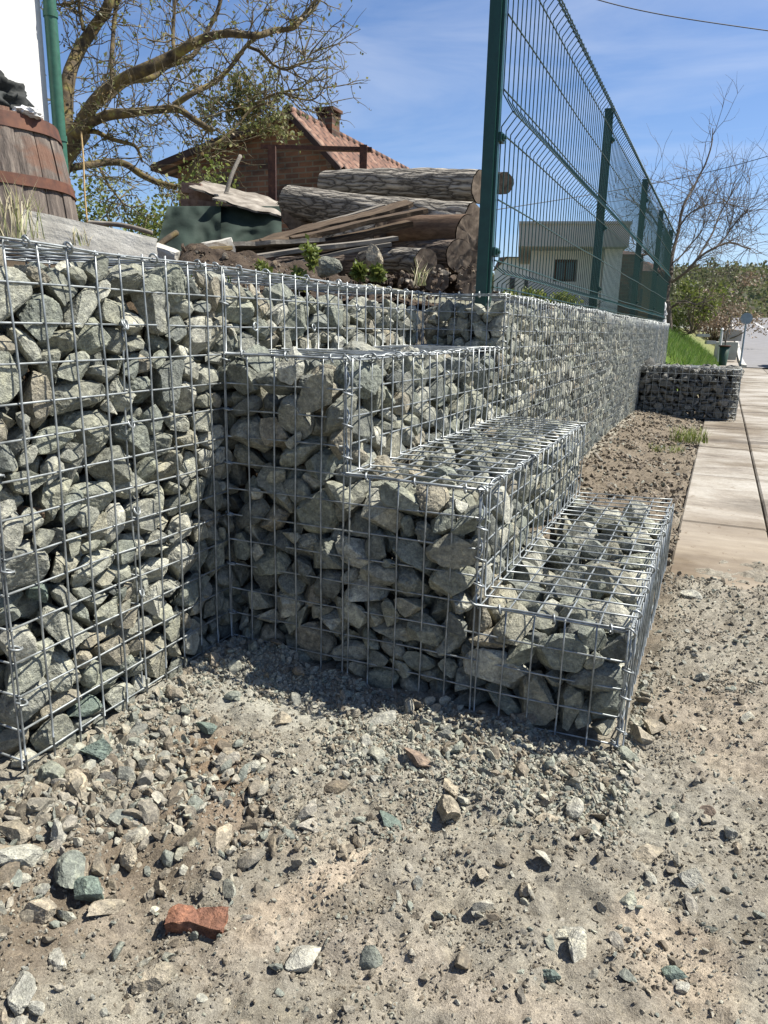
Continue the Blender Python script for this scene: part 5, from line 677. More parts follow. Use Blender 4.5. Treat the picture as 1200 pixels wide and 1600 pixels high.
8 36 577 889 139 -9 39 -50  9 24 640 105 116 -91 -2 37  6 57 709 131 149 -98 13 2  2 33 738 339 103 -4 -13 74  3 46 641 537 110 87 42 -10  1 25 653 614 76 94 3 -13
9 33 726 721 136 -31 35 -85  16 43 664 877 122 18 96 6  12 36 103 126 128 8 -26 29  6 45 253 12 137 79 6 -24  5 29 337 14 151 83 22 -44  15 26 481 46 104 81 53 14
10 57 518 314 128 13 34 -20  4 32 568 582 112 91 -6 -38  14 21 583 779 115 -40 2 71  17 34 495 893 102 -44 -32 -72  14 42 678 56 131 -43 -87 -18  3 22 625 270 107 -21 -29 -84
14 44 690 358 133 18 -79 44  8 58 642 443 141 16 -97 -3  14 52 726 648 126 -27 -81 14  3 46 678 822 142 -59 -51 43  1 53 685 930 126 -75 40 -43  16 43 69 66 115 56 60 13
10 37 407 13 126 -19 38 3  10 44 492 58 141 -48 32 73  0 53 514 155 138 18 29 6  3 37 532 654 113 -37 22 33  15 33 551 824 142 -4 53 40  6 20 505 966 125 -96 0 13
4 23 701 15 129 71 -19 36  12 44 700 229 131 -62 3 26  0 30 666 261 123 -19 85 -45  3 34 737 506 95 19 50 40  11 49 569 670 159 -2 -2 96  16 55 614 758 150 34 44 62
13 34 637 923 131 79 -55 17  3 28 83 91 133 1 -96 22  4 56 234 78 150 79 30 11  9 45 371 53 132 14 -90 29  15 34 500 206 138 41 -41 78  13 27 486 99 110 -49 83 -15
12 59 549 236 138 59 28 5  10 39 538 412 112 -25 -28 66  4 53 584 396 165 35 -50 32  4 39 567 615 120 -30 26 -49  9 28 581 803 129 -44 87 15  16 36 518 940 118 10 8 98
15 39 638 57 167 42 -34 -83  5 47 606 216 158 0 66 -73  11 22 623 335 105 -88 37 5  10 56 708 540 137 46 43 50  4 55 651 576 137 39 -28 10  3 58 732 808 164 3 72 -5
1 21 668 934 81 25 53 -9  12 34 57 124 119 12 -28 -45  5 20 212 107 141 32 -3 73  9 44 540 917 153 -28 83 -46  15 32 511 92 137 36 66 19  13 26 541 369 87 -34 30 35
6 32 522 516 129 -15 4 -96  17 38 527 679 127 32 56 -8  10 51 578 745 159 32 -34 -8  0 37 521 893 124 -13 98 4  11 36 733 44 143 64 62 7  2 54 679 309 155 44 1 -11
4 28 730 300 116 -24 34 -45  10 55 706 453 164 44 39 72  13 34 673 695 122 1 -41 -55  1 37 638 878 145 -53 60 -22  7 43 662 959 163 23 57 71  7 59 58 72 184 36 -31 65
6 52 345 95 175 -7 15 11  5 51 501 378 134 61 -13 -71  8 30 475 796 127 27 56 -56  6 33 611 950 139 72 66 -15  5 30 545 130 148 37 9 61  8 29 734 215 135 50 71 11
0 23 693 356 91 -7 30 77  9 42 584 545 140 -20 -24 94  0 47 665 650 130 85 -3 -51  6 56 612 857 153 66 65 22  4 23 683 897 135 4 -33 -7  17 36 58 19 123 64 -41 63
13 25 119 67 126 8 90 35  12 48 426 67 163 40 -61 -27  1 39 583 23 117 49 -25 30  11 48 604 323 148 -63 52 8  11 54 496 494 169 -77 -28 38  16 29 515 588 115 -25 11 73
1 39 549 793 143 -18 14 11  10 48 487 961 158 -5 74 -46  6 34 661 239 166 46 -44 -11  6 56 547 194 169 -48 -84 -7  17 36 671 329 122 -12 82 -51  5 48 607 514 151 72 19 -29
12 40 679 622 156 0 -85 51  0 48 701 741 163 -75 47 -42  0 35 736 899 145 -88 18 -31  13 26 192 12 129 -19 66 -62  2 55 151 65 160 -4 24 -36  9 33 552 870 153 1 13 84
1 29 487 889 141 28 -38 -18  6 53 556 45 143 -75 62 2  1 50 572 318 106 55 33 61  13 34 612 400 142 -44 57 67  12 47 539 605 141 -51 -4 -60  8 47 613 979 171 30 -39 -28
11 35 686 35 158 -32 29 -78  4 27 579 247 161 -24 57 76  5 32 657 490 133 -29 53 76  1 36 700 617 118 -61 28 -73  8 31 694 987 124 -15 -12 97  9 37 28 91 160 -14 -60 -68
0 33 196 98 166 68 -27 -33  4 22 403 89 117 43 33 14  5 35 511 439 154 -49 69 19  16 31 457 115 113 37 27 76  13 46 571 285 143 -4 -93 5  15 33 556 354 114 -8 56 17
2 26 550 517 135 26 1 32  16 32 522 847 131 10 69 35  14 34 648 111 153 72 -45 31  6 40 470 295 144 -21 -83 -1  6 33 732 377 127 -53 -79 21  10 38 625 483 163 -3 46 31
11 32 729 594 140 -48 -23 -61''',
'S2': '''10 41 118 34 186 -54 -48 -68  17 47 279 31 179 -7 -26 -7  0 31 409 111 153 3 -56 -63  16 55 441 226 173 53 68 17  7 53 423 414 212 85 -12 25  14 53 419 518 193 57 -7 46
11 43 394 675 196 9 -24 -69  3 37 422 767 160 23 85 28  11 34 442 977 163 -85 -25 19  10 46 87 16 205 -24 21 -3  7 38 214 27 184 19 58 -71  15 26 392 74 168 50 -80 2
11 36 408 248 178 -33 46 -57  14 30 478 422 172 -34 -53 67  9 36 447 619 210 60 10 19  3 40 411 803 179 5 2 94  1 19 433 916 118 63 23 -15  1 43 173 67 200 -67 -44 35
3 40 103 117 165 -95 -7 -26  15 54 194 126 210 25 45 79  17 31 389 103 180 -56 -31 29  5 23 427 137 180 -76 50 -23  6 44 434 470 186 23 15 34  10 43 421 705 230 8 74 50
5 20 411 731 157 61 -75 -4  13 44 451 943 178 -26 -16 -9  7 30 21 123 164 86 -37 14  1 36 465 13 150 28 33 -10  15 30 482 265 177 -63 -45 -23  3 30 411 597 179 -3 -94 -31
10 30 421 744 178 -15 56 -46  17 33 489 931 192 -50 -67 48  15 31 122 117 207 -13 21 -95  7 39 29 129 197 -39 -60 47  3 45 457 47 193 -18 14 -72  7 35 441 186 182 7 -96 18
4 36 474 314 189 -49 -14 -30  14 23 485 443 196 14 -3 74  3 42 451 691 206 84 41 -9  1 48 458 734 194 30 -12 -74  4 39 27 16 229 -55 17 73  17 35 373 15 174 80 50 -19
15 46 386 601 217 51 46 66  12 38 385 851 189 51 -47 -65  11 47 206 31 233 16 81 -53  11 25 487 52 209 76 -47 -27  2 43 422 479 220 78 7 4  10 39 470 850 213 -52 -70 47
11 32 425 908 181 -51 29 41  12 40 150 26 206 28 -69 58  9 25 253 21 212 -29 -47 17  3 46 451 128 219 18 93 -4  16 47 382 147 207 -51 37 -65  17 36 397 975 174 -74 1 -42
3 50 22 113 251 -81 -41 -31  13 21 314 75 192 -35 -58 58  7 50 360 53 219 58 -46 -31  6 32 476 163 157 -60 70 -33  5 49 367 604 270 -74 -26 54  2 30 390 681 231 40 43 66
11 38 453 966 201 -22 -8 -29  16 30 116 60 214 -8 -8 47  17 46 251 82 200 -55 69 -19  16 37 487 145 185 54 -12 -82  10 44 468 175 224 -50 55 -53  1 32 429 279 197 -11 -82 -4
1 33 433 578 192 -80 -42 -9  6 28 445 811 193 93 31 4  15 49 162 57 248 -28 20 -67  1 23 335 38 155 46 -63 11  4 34 254 96 253 -40 -59 -9  2 33 462 105 151 15 10 66
8 53 309 225 278 57 80 9  2 45 476 368 229 63 24 68  0 20 487 538 192 90 -25 30  3 30 487 718 227 -63 3 47  7 40 466 792 241 78 -12 55  17 47 471 893 207 52 -17 -64
3 28 139 87 212 -4 42 -64  10 44 226 59 249 -52 53 23  10 24 430 101 171 -1 24 -80  5 55 433 237 220 18 -94 27  3 21 454 268 146 52 34 69  3 56 461 443 258 40 -84 34
1 48 433 654 240 19 -31 84  13 45 414 977 219 37 60 -64  2 53 185 128 282 96 -23 -6  8 44 314 18 217 40 6 -7  14 39 339 371 288 -39 72 -40  10 27 406 111 206 21 -23 -83
6 40 472 297 227 -7 -39 70  1 22 419 339 164 -58 72 35  7 42 417 560 266 93 31 -6  15 44 93 39 247 30 63 68  16 51 351 107 234 39 -79 -24  11 32 414 349 196 36 21 49
17 43 472 573 242 -13 87 -5  11 42 425 872 227 43 86 24  16 35 481 949 231 19 -53 81  7 53 175 41 325 18 58 45  9 21 309 123 193 -62 61 28  11 31 481 103 184 -14 80 56
7 55 399 172 239 -10 6 -97  8 46 388 364 236 -43 49 -71  0 48 456 493 255 -42 -81 38  17 20 454 603 225 -71 13 64  8 29 403 827 199 26 -28 84  9 21 407 932 186 -79 15 57
17 49 31 57 240 -67 -16 -64  0 20 267 52 205 -59 -9 62  2 31 429 96 218 28 -3 -5  4 37 485 86 228 -59 -57 56  12 37 451 371 206 32 -85 -8  11 23 380 392 237 85 35 -6
13 56 472 675 240 69 -32 -60  11 39 290 71 211 -29 32 -54  16 38 421 57 204 -30 -42 -11  14 30 471 286 258 -87 39 3  14 49 412 321 246 -19 36 -42  0 40 392 720 253 -47 -34 -34
12 21 390 857 220 -50 32 71  2 37 284 120 249 36 37 -54  7 41 454 28 226 2 49 -83  14 40 462 251 267 -83 45 -14  16 34 246 429 276 -24 4 -91  4 29 479 613 241 -35 38 -73
1 56 416 829 246 2 -56 72  7 35 470 898 256 41 12 66  10 50 258 37 255 6 -74 65  13 47 335 625 271 49 71 4  16 30 390 77 227 14 -84 -49  11 54 406 257 283 -38 82 20
12 33 388 287 260 -49 -56 -15  17 20 387 655 227 17 -89 17  1 27 424 755 206 -19 9 -95  0 27 404 889 256 -24 -39 -20  16 23 134 15 266 37 -4 91  16 31 312 91 240 43 55 -47
12 54 301 655 279 -59 -27 52  10 55 438 113 264 79 2 31  10 42 334 411 295 -83 -34 -32  9 42 473 534 240 28 -70 -12  11 31 434 608 242 33 7 -89  14 27 459 747 233 73 -51 -20
8 39 388 956 214 6 -25 -65  13 32 72 92 258 32 26 89  6 51 254 51 297 -6 -36 83  15 39 363 865 274 49 0 -38  17 32 306 168 297 12 37 80  11 53 464 173 272 29 20 37
7 31 354 323 271 35 22 42  5 46 482 554 301 70 -49 -50  2 33 413 636 260 17 -61 18  13 27 442 781 195 -80 40 22  6 31 435 930 216 1 -47 -84  0 49 116 87 258 79 43 -42
2 46 297 71 269 -4 4 -26  7 57 331 794 294 -56 76 8  3 55 391 30 252 35 -89 -9  8 34 371 110 263 53 -77 7  16 25 454 350 230 33 -3 81  12 26 420 499 249 72 3 -45
11 42 471 633 265 90 22 -33  16 49 484 747 281 -19 -71 15  0 31 476 981 226 13 41 -49  9 55 72 52 302 16 -15 -50  13 19 333 7 242 -25 87 -39  3 48 452 15 284 4 -65 75
15 51 483 189 324 -33 5 76  3 37 448 388 260 79 51 28  2 55 464 440 308 -25 -27 92  3 43 439 605 301 34 66 -65  14 50 393 755 260 79 -5 8  13 30 447 906 226 -37 90 -3
9 53 127 99 307 -15 -70 25  5 57 277 128 302 -91 -25 8  15 37 362 324 328 53 4 -84  11 32 288 404 275 -8 -97 -16  1 49 253 618 271 95 -23 -8  10 48 278 778 275 39 1 -18
16 36 341 139 279 71 -21 -65  17 47 341 205 288 64 -43 61  14 30 469 291 292 -29 -25 -21  2 46 324 446 315 41 -76 -19  12 46 328 713 300 -16 -48 54  10 35 340 917 287 5 -13 -63
0 49 437 932 249 7 84 -16  1 26 59 11 228 70 5 -60  4 46 348 90 297 5 -24 -91  5 36 278 294 279 -42 78 -28  7 35 338 529 308 83 -36 32  10 39 299 826 284 29 27 -81
3 47 403 47 283 -31 -17 -88  11 32 379 140 286 66 -64 9  12 51 442 338 277 -25 94 -16  17 42 479 670 283 45 -15 60  8 37 445 880 274 22 55 -75  8 47 381 918 250 -27 -39 -87
14 36 86 115 310 -77 61 12  5 33 308 15 265 -28 70 38  4 36 247 373 271 -50 39 12  9 40 249 733 297 6 -45 28  16 48 249 964 283 -18 89 31  9 33 478 71 271 51 -71 -1
16 44 333 157 324 -56 -70 -39  4 35 481 500 328 -2 -19 -71  0 44 353 489 288 -32 92 -17  12 32 363 698 292 -38 57 -6  16 45 460 846 256 -31 -7 -91  6 45 421 969 275 33 22 8
16 54 304 31 323 36 84 36  16 51 324 277 303 -64 -30 66  3 46 283 361 294 -60 -69 9  6 41 263 908 278 11 96 -2  11 22 451 70 237 17 -59 78  2 57 460 299 331 -43 -39 4
11 32 336 364 324 -74 -38 36  8 49 396 542 303 29 -26 59  13 41 439 674 279 -62 68 -32  3 29 470 860 302 -77 -3 -5  3 45 414 905 280 -11 -28 -67  9 44 41 29 300 -10 86 33
0 35 470 37 281 -69 -44 -30  8 49 385 181 302 -39 49 -76  6 32 479 507 286 -31 82 25  13 50 359 659 279 72 -6 -66  9 45 431 855 282 -77 -3 -35  5 52 387 930 303 4 40 55
9 47 33 58 324 -67 -4 -60  2 20 211 83 297 -56 -17 -3  8 41 249 259 277 -92 -3 -23  7 31 240 325 275 -20 -13 -51  4 44 243 823 311 24 -74 57  8 42 390 93 284 -77 -53 -22
10 37 476 253 324 -59 50 61  17 37 405 388 259 10 16 25  10 34 442 529 270 -8 -10 18  11 43 471 702 341 66 -46 -58  2 31 411 806 281 -42 -88 9  16 25 399 990 256 39 -17 -4
2 44 356 19 352 -2 -97 9  0 47 245 343 307 11 29 54  9 31 373 457 306 -62 -21 -18  0 35 280 583 272 -27 17 -89  7 38 281 863 319 70 -50 -13  4 53 466 99 302 -22 -54 -65
12 40 350 255 313 61 -72 12  16 27 362 371 271 71 -8 61  17 40 450 485 300 -65 -12 -7  15 35 345 706 339 13 -29 -75  14 34 401 693 281 63 -35 -54  5 28 471 986 265 27 51 -79
13 30 141 45 335 3 -56 -51  10 45 230 224 349 56 -4 -3  0 53 232 70 338 43 68 14  11 49 254 196 296 6 -25 -2  7 50 279 538 292 -32 42 -65  10 47 309 775 326 61 -31 2
0 35 305 989 285 85 -5 4  5 34 358 55 289 28 57 -66  5 38 385 227 302 57 -15 -58  8 30 434 370 269 -60 57 54  10 23 413 481 262 69 11 -10  6 35 452 643 304 -12 12 95
8 46 472 759 324 60 23 -74  12 57 461 893 327 -64 38 -65  10 47 301 89 333 -38 14 16  9 38 260 279 312 65 -11 17  12 20 273 449 290 -12 63 -70  14 30 318 966 279 -8 -52 -57
3 45 388 90 331 -19 47 -49  11 32 428 211 310 73 -12 27  5 49 388 401 291 -38 71 -46  13 56 388 495 316 -56 -2 2  15 33 387 626 295 -71 56 8  8 50 483 847 327 30 5 67
12 34 481 960 262 50 27 -3  14 21 334 127 318 -16 -22 -85  11 35 307 320 311 92 19 31  9 26 326 588 305 11 74 57  4 56 337 959 333 -23 -33 29  9 48 369 121 358 90 -17 21
12 54 415 137 322 -79 39 6  10 51 364 409 327 13 47 -49  12 32 440 566 285 -67 54 -29  13 28 425 695 299 3 93 -25  16 38 415 867 332 48 60 -14  8 32 442 982 295 -39 -9 0
14 21 137 37 279 29 64 64  12 45 340 69 347 30 27 90  14 39 319 302 350 35 -25 53  16 52 277 426 315 50 -4 48  1 27 311 500 299 37 27 17  9 44 317 651 321 21 -73 33
0 46 471 40 325 13 -11 -95  9 41 388 291 326 40 -90 -5  12 20 403 351 273 29 61 37  10 30 417 573 299 -10 27 74  0 40 417 656 309 12 -16 28  9 35 392 803 304 -75 47 32
17 53 480 960 302 -21 -82 12  2 54 97 33 356 -18 -90 25  14 53 270 166 351 -31 12 -89  16 21 272 477 287 23 -14 -86  12 54 322 535 349 5 43 68  6 40 254 976 317 9 98 12
0 39 421 259 339 -47 42 -63  0 52 474 366 317 4 -53 -51  8 21 429 505 268 14 25 -95  6 31 481 613 291 -65 -67 32  2 36 429 722 308 -89 -14 -16  8 31 358 984 285 8 -42 75
14 19 57 79 320 3 99 9  13 42 247 847 345 3 45 -87  16 50 273 28 361 34 57 63  11 43 318 262 355 -62 1 9  5 38 266 605 310 -72 -52 37  8 22 327 864 293 22 9 79
15 22 365 19 308 -27 33 63  7 30 370 215 337 38 26 -45  3 28 424 371 291 0 -23 56  16 22 440 572 310 62 -13 55  7 31 352 604 317 -46 17 -17  16 20 440 816 278 3 -29 -17
11 32 383 985 309 72 -24 35  10 34 36 92 339 25 -12 -6  7 46 315 413 362 -54 2 -3  9 43 272 690 335 14 -61 -28  16 47 257 780 337 -20 -34 27  17 34 279 931 299 -30 -1 58
1 48 429 32 318 51 -49 -46  10 57 438 416 341 -29 35 88  7 43 427 510 331 -43 33 -79  10 24 395 589 304 56 16 -55  13 25 444 793 250 -28 77 -32  1 52 431 929 311 26 21 34
9 54 97 82 357 90 -14 12  1 41 198 83 342 -13 12 -57  8 38 318 225 324 -11 -39 -11  16 42 281 331 333 69 -20 15  11 45 259 497 356 62 53 51  9 56 249 948 348 31 -94 -7
7 39 392 49 348 -54 55 -30  10 31 412 190 328 -20 26 7  4 31 384 353 290 29 21 -33  1 24 310 506 281 -20 37 -70  3 56 443 620 337 59 -79 1  1 33 441 783 286 -7 -25 -73
8 31 391 924 343 49 60 21  1 38 148 70 346 -46 -18 37  15 43 164 126 382 -44 72 -7  2 50 250 274 345 12 27 84  8 34 256 461 309 58 42 45  7 50 308 895 339 -39 21 -2
0 45 462 31 368 -58 51 -62  7 20 445 233 317 -27 -40 -85  0 55 401 341 336 57 -63 26  2 21 480 670 313 7 25 -95  13 39 466 805 302 24 -62 -54  9 34 397 838 309 -16 -83 52
10 30 217 114 362 80 47 -1  11 23 404 87 370 -22 -6 35  17 30 276 250 298 -89 36 -24  1 31 253 359 329 26 36 -19  5 42 283 578 350 71 69 1  2 44 371 834 340 -19 -20 4
1 34 270 911 322 -79 59 10  16 33 429 75 299 -32 -93 9  17 56 444 220 357 -42 17 -87  14 30 440 335 350 -43 -66 -14  14 34 452 557 332 -11 -77 -10  7 43 414 685 344 -56 41 -67
10 31 437 811 311 -69 -21 68  13 24 438 956 282 -44 18 20  17 35 141 13 358 -85 -14 8  2 33 231 13 359 -18 -88 -21  17 35 242 232 315 59 -8 -9  6 47 244 387 360 57 0 67
1 32 309 617 312 11 -6 -75  10 48 281 726 344 39 59 10  17 26 443 56 340 15 48 57  16 29 363 170 348 -43 52 3  5 33 430 368 324 -4 29 -37  13 50 305 612 351 78 16 -52
10 55 398 766 335 -38 -33 34  14 47 422 967 345 -55 -46 -56  0 23 112 64 299 -83 -2 -19  1 53 256 333 364 53 -29 -5  4 39 288 223 347 34 -83 -9  4 25 253 380 303 11 20 79
8 25 239 477 325 68 -1 22  7 32 261 632 343 -98 -1 9  1 57 328 780 361 24 11 -63  7 24 359 932 345 36 28 12  8 34 419 86 328 -6 40 -30  1 25 443 393 297 -67 39 56
8 47 355 467 339 -11 75 59  13 32 364 558 324 -69 -53 47  11 33 440 769 319 -22 33 -77  16 26 463 933 329 -1 30 53  7 33 168 41 369 -49 -19 66  8 48 302 79 370 25 -18 -94
1 48 318 198 346 67 46 -55  17 45 293 364 345 -84 -17 -20  7 31 245 444 349 -83 21 -49  16 21 240 613 304 42 -40 -57  11 39 309 481 372 82 -27 -20  8 20 287 966 289 -46 -14 80
9 43 377 372 356 -91 -29 3  6 33 327 577 347 22 70 -56  2 52 385 644 346 58 -71 -19  10 56 447 830 363 7 25 66  17 35 430 916 352 -28 -25 -65''',
'S3': '''17 25 100 14 381 -50 -43 -27  3 30 181 212 371 41 72 40  0 44 143 400 362 -3 3 46  7 38 155 880 400 93 -20 -21  16 33 128 44 373 47 -18 16  0 31 171 303 390 -9 7 -87
1 29 194 373 365 43 1 -79  1 43 227 599 344 1 59 54  15 34 228 846 391 49 25 69  3 50 22 61 395 -31 -10 -87  16 42 204 168 377 -27 -19 -70  0 25 183 724 362 -45 -41 10
12 39 26 107 381 -86 -48 -8  11 34 222 65 384 -43 19 78  16 45 130 309 390 -14 88 34  4 42 187 687 371 34 -78 -49  11 55 202 117 413 -15 7 -80  13 37 170 180 385 83 14 3
11 42 218 401 410 -68 40 -34  12 19 187 531 326 -9 59 77  9 52 133 632 376 16 82 53  1 33 145 792 380 34 93 -3  9 31 222 88 424 22 -77 -46  8 36 192 180 410 12 17 76
1 35 160 474 366 -62 12 7  3 31 161 645 357 15 -25 -27  17 33 205 895 399 6 72 29  15 45 223 953 412 -73 -63 1  1 55 187 28 410 -51 76 0  17 33 165 443 378 -30 82 24
8 35 230 680 378 45 -21 -57  3 51 225 175 437 85 -42 -5  14 44 234 227 419 -12 83 2  14 38 222 333 384 -32 93 5  17 51 217 544 378 14 -7 44  16 27 171 585 343 5 10 -31
13 44 187 936 392 39 6 -75  4 36 20 108 420 -19 -5 -95  6 40 195 565 355 -15 60 -37  13 31 141 680 364 -80 -7 -17  11 44 173 980 401 -36 -29 -1  14 55 206 636 409 29 3 -63
2 54 205 760 402 23 51 -81  5 36 152 88 408 -68 -33 64  11 36 166 247 405 -12 43 -82  14 24 170 360 385 92 9 33  14 39 171 557 394 -76 41 -42  2 49 146 619 416 60 53 27
15 20 85 67 382 -31 19 92  6 35 172 502 372 58 74 -32  7 51 228 814 438 -43 -64 9  15 34 55 87 404 -23 59 -76  8 54 223 473 388 -54 78 6  13 36 209 986 447 -14 85 17
10 51 48 127 448 -12 -53 -76  9 46 204 287 402 2 -98 -4  7 37 165 409 407 18 89 21  17 30 238 624 457 -16 -75 30  11 56 36 45 448 3 14 -20  0 20 178 530 343 44 69 -17
2 47 138 36 431 -96 -8 -23  13 34 215 445 404 -12 97 -12  14 34 145 529 410 -3 84 38  2 26 138 755 401 57 51 54  1 47 228 21 452 -65 -6 -33  13 34 138 447 387 -37 85 -22
10 36 175 163 452 5 52 80  15 20 226 356 413 50 -52 67  16 35 233 711 401 50 49 -59  5 31 236 886 428 -59 37 -70  6 22 54 6 344 75 8 -17  16 43 150 190 411 -9 -27 -65
4 36 227 316 432 -64 45 -55  5 53 217 540 439 5 4 -34  11 52 107 92 427 24 -94 1  4 19 156 284 396 64 -69 -22  8 35 218 590 447 44 -23 -26  16 52 171 716 407 -20 27 -89
2 37 229 765 467 66 16 72  1 31 159 932 392 -39 -54 73  15 56 187 279 449 14 55 81  11 30 147 367 412 26 91 22  3 19 173 934 412 16 23 92  7 50 212 100 466 1 -40 81
12 23 194 222 419 -44 -26 83  13 43 237 337 456 -59 22 -68  17 20 142 585 379 20 -85 -47  6 36 222 684 433 63 21 -7  5 49 195 935 443 3 35 89  13 24 136 13 447 -14 72 58
6 40 190 333 408 -97 16 -8  7 34 131 139 429 -64 45 -35  11 36 214 213 458 34 89 -25  7 47 207 458 451 -81 51 -8  8 30 141 570 395 33 -58 -68  7 27 134 937 402 25 56 -76
12 53 215 39 493 11 81 -28  7 31 238 272 495 -71 -53 36  8 33 158 316 419 34 15 -3  13 44 230 672 457 -50 72 42  3 42 220 726 441 35 -37 -40  11 32 183 837 399 34 -11 12
17 43 98 25 452 60 -36 69  7 38 196 344 455 -48 -51 7  13 33 146 567 436 -10 -77 -57  17 50 185 873 427 -78 -20 -21  7 54 23 158 534 40 31 68  6 40 23 371 481 -12 5 -91
10 45 230 391 492 61 -76 -16  8 22 200 508 378 -81 24 -8  10 45 135 673 414 35 -65 -64  1 36 162 99 441 17 27 78  8 33 180 210 448 -80 3 58  2 30 180 459 421 -18 -62 53
4 37 161 786 413 -33 5 -83  3 32 178 842 430 -10 82 43  0 25 229 226 475 42 82 -31  0 52 222 535 483 34 -23 -74  17 34 169 694 453 24 82 45  4 43 146 171 472 -34 -44 81
13 46 149 233 448 -86 -17 30  6 26 174 580 450 60 56 46  11 35 235 946 474 26 -75 -22  13 48 129 70 458 -4 97 16  14 29 33 317 481 76 -62 -1  6 32 175 431 429 -26 -95 -9
7 53 48 475 564 -13 83 -37  9 30 186 648 444 44 -49 -61  12 51 191 718 470 -74 5 -59  10 22 114 109 460 55 76 29  10 38 16 424 498 29 32 -53  6 33 197 380 425 -88 41 2
4 49 224 601 493 39 -35 1  3 32 199 611 459 -1 21 96  16 24 158 962 438 -24 -54 59  1 51 34 268 492 76 33 1  11 25 148 356 438 63 -64 14  10 51 35 481 497 48 64 58
1 45 147 736 445 -64 20 -60  2 42 142 122 469 24 4 93  7 50 217 115 547 -28 45 -41  1 34 235 351 500 22 -50 55  8 49 229 484 506 20 24 -88  5 48 174 784 459 68 -49 -17
16 48 139 900 447 -12 88 40  15 32 33 20 499 22 53 -78  10 32 25 214 486 -20 52 19  3 32 134 428 459 -65 -11 6  16 51 165 528 456 83 26 24  0 49 213 756 511 11 -44 -36
15 56 214 865 511 -55 3 -62  17 35 14 41 510 28 55 13  6 50 220 307 512 25 68 -49  2 28 207 395 456 -71 -68 0  12 23 197 497 475 13 14 97  8 24 212 626 449 -30 -78 23
15 34 197 951 485 -27 19 -63  6 21 186 65 464 -31 56 5  8 55 218 227 501 66 -28 -3  12 31 148 321 477 3 71 69  7 30 26 666 478 66 32 -63  14 41 143 23 484 20 -74 50
3 37 70 344 478 -24 -53 38  12 23 166 665 442 13 -73 50  15 45 142 860 466 -10 -12 98  0 48 116 973 473 -52 74 37  17 41 31 115 484 16 -2 -80  14 31 75 305 492 -34 64 -41
17 32 21 531 472 -45 25 -71  5 44 141 628 459 -95 -26 -6  5 31 231 973 510 30 -62 7  1 23 171 133 463 -78 3 0  9 31 121 280 471 97 -13 2  11 46 154 467 480 40 27 64
7 48 164 952 481 -59 -48 25  12 34 68 127 490 44 -81 -22  14 55 98 221 495 -36 -91 7  8 55 180 399 460 59 -48 -53  4 33 62 551 492 65 48 43  17 49 40 718 472 1 -15 -52
14 50 25 918 500 82 6 47  17 29 176 39 468 44 -53 66  11 22 9 281 476 80 16 52  16 24 131 378 456 38 -65 -53  3 41 18 803 514 -74 50 -35  16 31 62 89 468 -71 -61 14
6 55 233 169 516 -28 73 -5  10 33 53 416 470 -12 -23 -88  17 47 82 452 508 -12 -68 -69  13 57 48 645 502 -48 -80 -30  8 43 88 751 474 -45 49 -71  5 24 206 989 512 -40 34 9
0 46 158 111 508 -18 93 9  2 39 170 322 512 45 71 16  4 34 192 367 502 35 57 63  14 19 14 699 486 61 -27 59  4 32 227 709 493 -16 -23 -76  3 47 190 16 527 65 -26 27
8 49 149 279 503 -22 -91 -32  7 45 97 417 492 -23 80 -53  12 48 160 717 511 12 82 -1  13 31 135 793 445 29 -8 -68  17 42 88 881 494 72 35 -38  17 19 100 82 479 -7 -14 -98
13 43 164 240 502 -9 67 -34  6 57 207 420 510 -2 90 -17  14 34 117 502 473 -20 11 59  2 39 209 636 481 -30 -25 0  9 53 141 776 472 -89 32 -22  8 35 59 985 477 -41 30 80
0 24 80 62 463 89 35 7  13 31 104 175 492 -42 18 22  11 46 221 361 553 -35 59 -16  12 44 93 517 507 -54 53 64  15 50 86 687 497 82 -8 -44  5 20 75 783 476 6 19 59
13 43 179 885 474 25 73 -1  14 43 60 75 501 35 -31 80  17 32 165 138 538 -3 -9 69  14 30 153 390 491 70 47 52  15 46 23 599 543 -38 -66 -19  13 47 177 743 527 92 11 -19
0 31 44 747 489 49 -70 36  4 19 9 77 483 42 -2 62  15 27 188 201 490 88 -44 -5  0 30 14 319 506 -13 -23 -92  0 50 155 584 480 14 2 -91  10 22 199 683 461 -22 63 73
3 42 105 724 506 -29 -5 14  3 39 141 895 485 5 18 77  10 50 172 59 512 -32 11 -23  16 35 193 255 502 9 -52 -78  4 19 12 383 500 2 24 96  15 52 175 460 535 -32 19 -74
14 39 218 705 533 74 38 54  17 34 79 841 472 -51 -31 73  15 32 201 813 496 87 -37 13  10 27 54 212 562 8 -72 -67  6 40 96 150 504 -12 -97 -18  11 30 104 287 522 10 86 36
16 51 74 604 525 84 43 -22  3 48 220 641 552 -51 -61 9  12 52 136 785 549 2 -59 80  2 50 113 981 518 47 -15 19  11 39 31 21 545 92 -7 -23  16 40 12 266 529 5 60 12
0 28 133 432 518 -16 17 -19  3 32 132 555 486 23 -41 -87  16 38 94 629 493 50 64 -49  11 33 45 794 496 45 -70 1  4 49 85 926 495 31 42 43  3 55 31 57 566 37 50 51
13 52 185 169 505 14 77 -31  16 43 47 365 508 29 -60 58  14 41 190 580 527 40 77 45  8 32 211 676 494 -58 -50 41  14 39 18 864 547 68 17 48  1 24 171 856 505 22 28 83
15 40 144 52 535 64 -45 -7  17 47 145 189 510 -37 -60 24  3 52 122 338 495 -64 74 -13  2 39 115 469 511 13 -56 7  2 55 44 744 529 16 -21 55  13 31 134 684 488 -70 -38 39
16 53 135 884 520 -26 -2 19  17 20 108 50 482 51 53 49  4 47 196 216 548 43 -76 -34  5 24 178 393 531 77 -37 -47  2 40 224 476 546 48 22 63  3 49 193 648 515 -15 -53 35
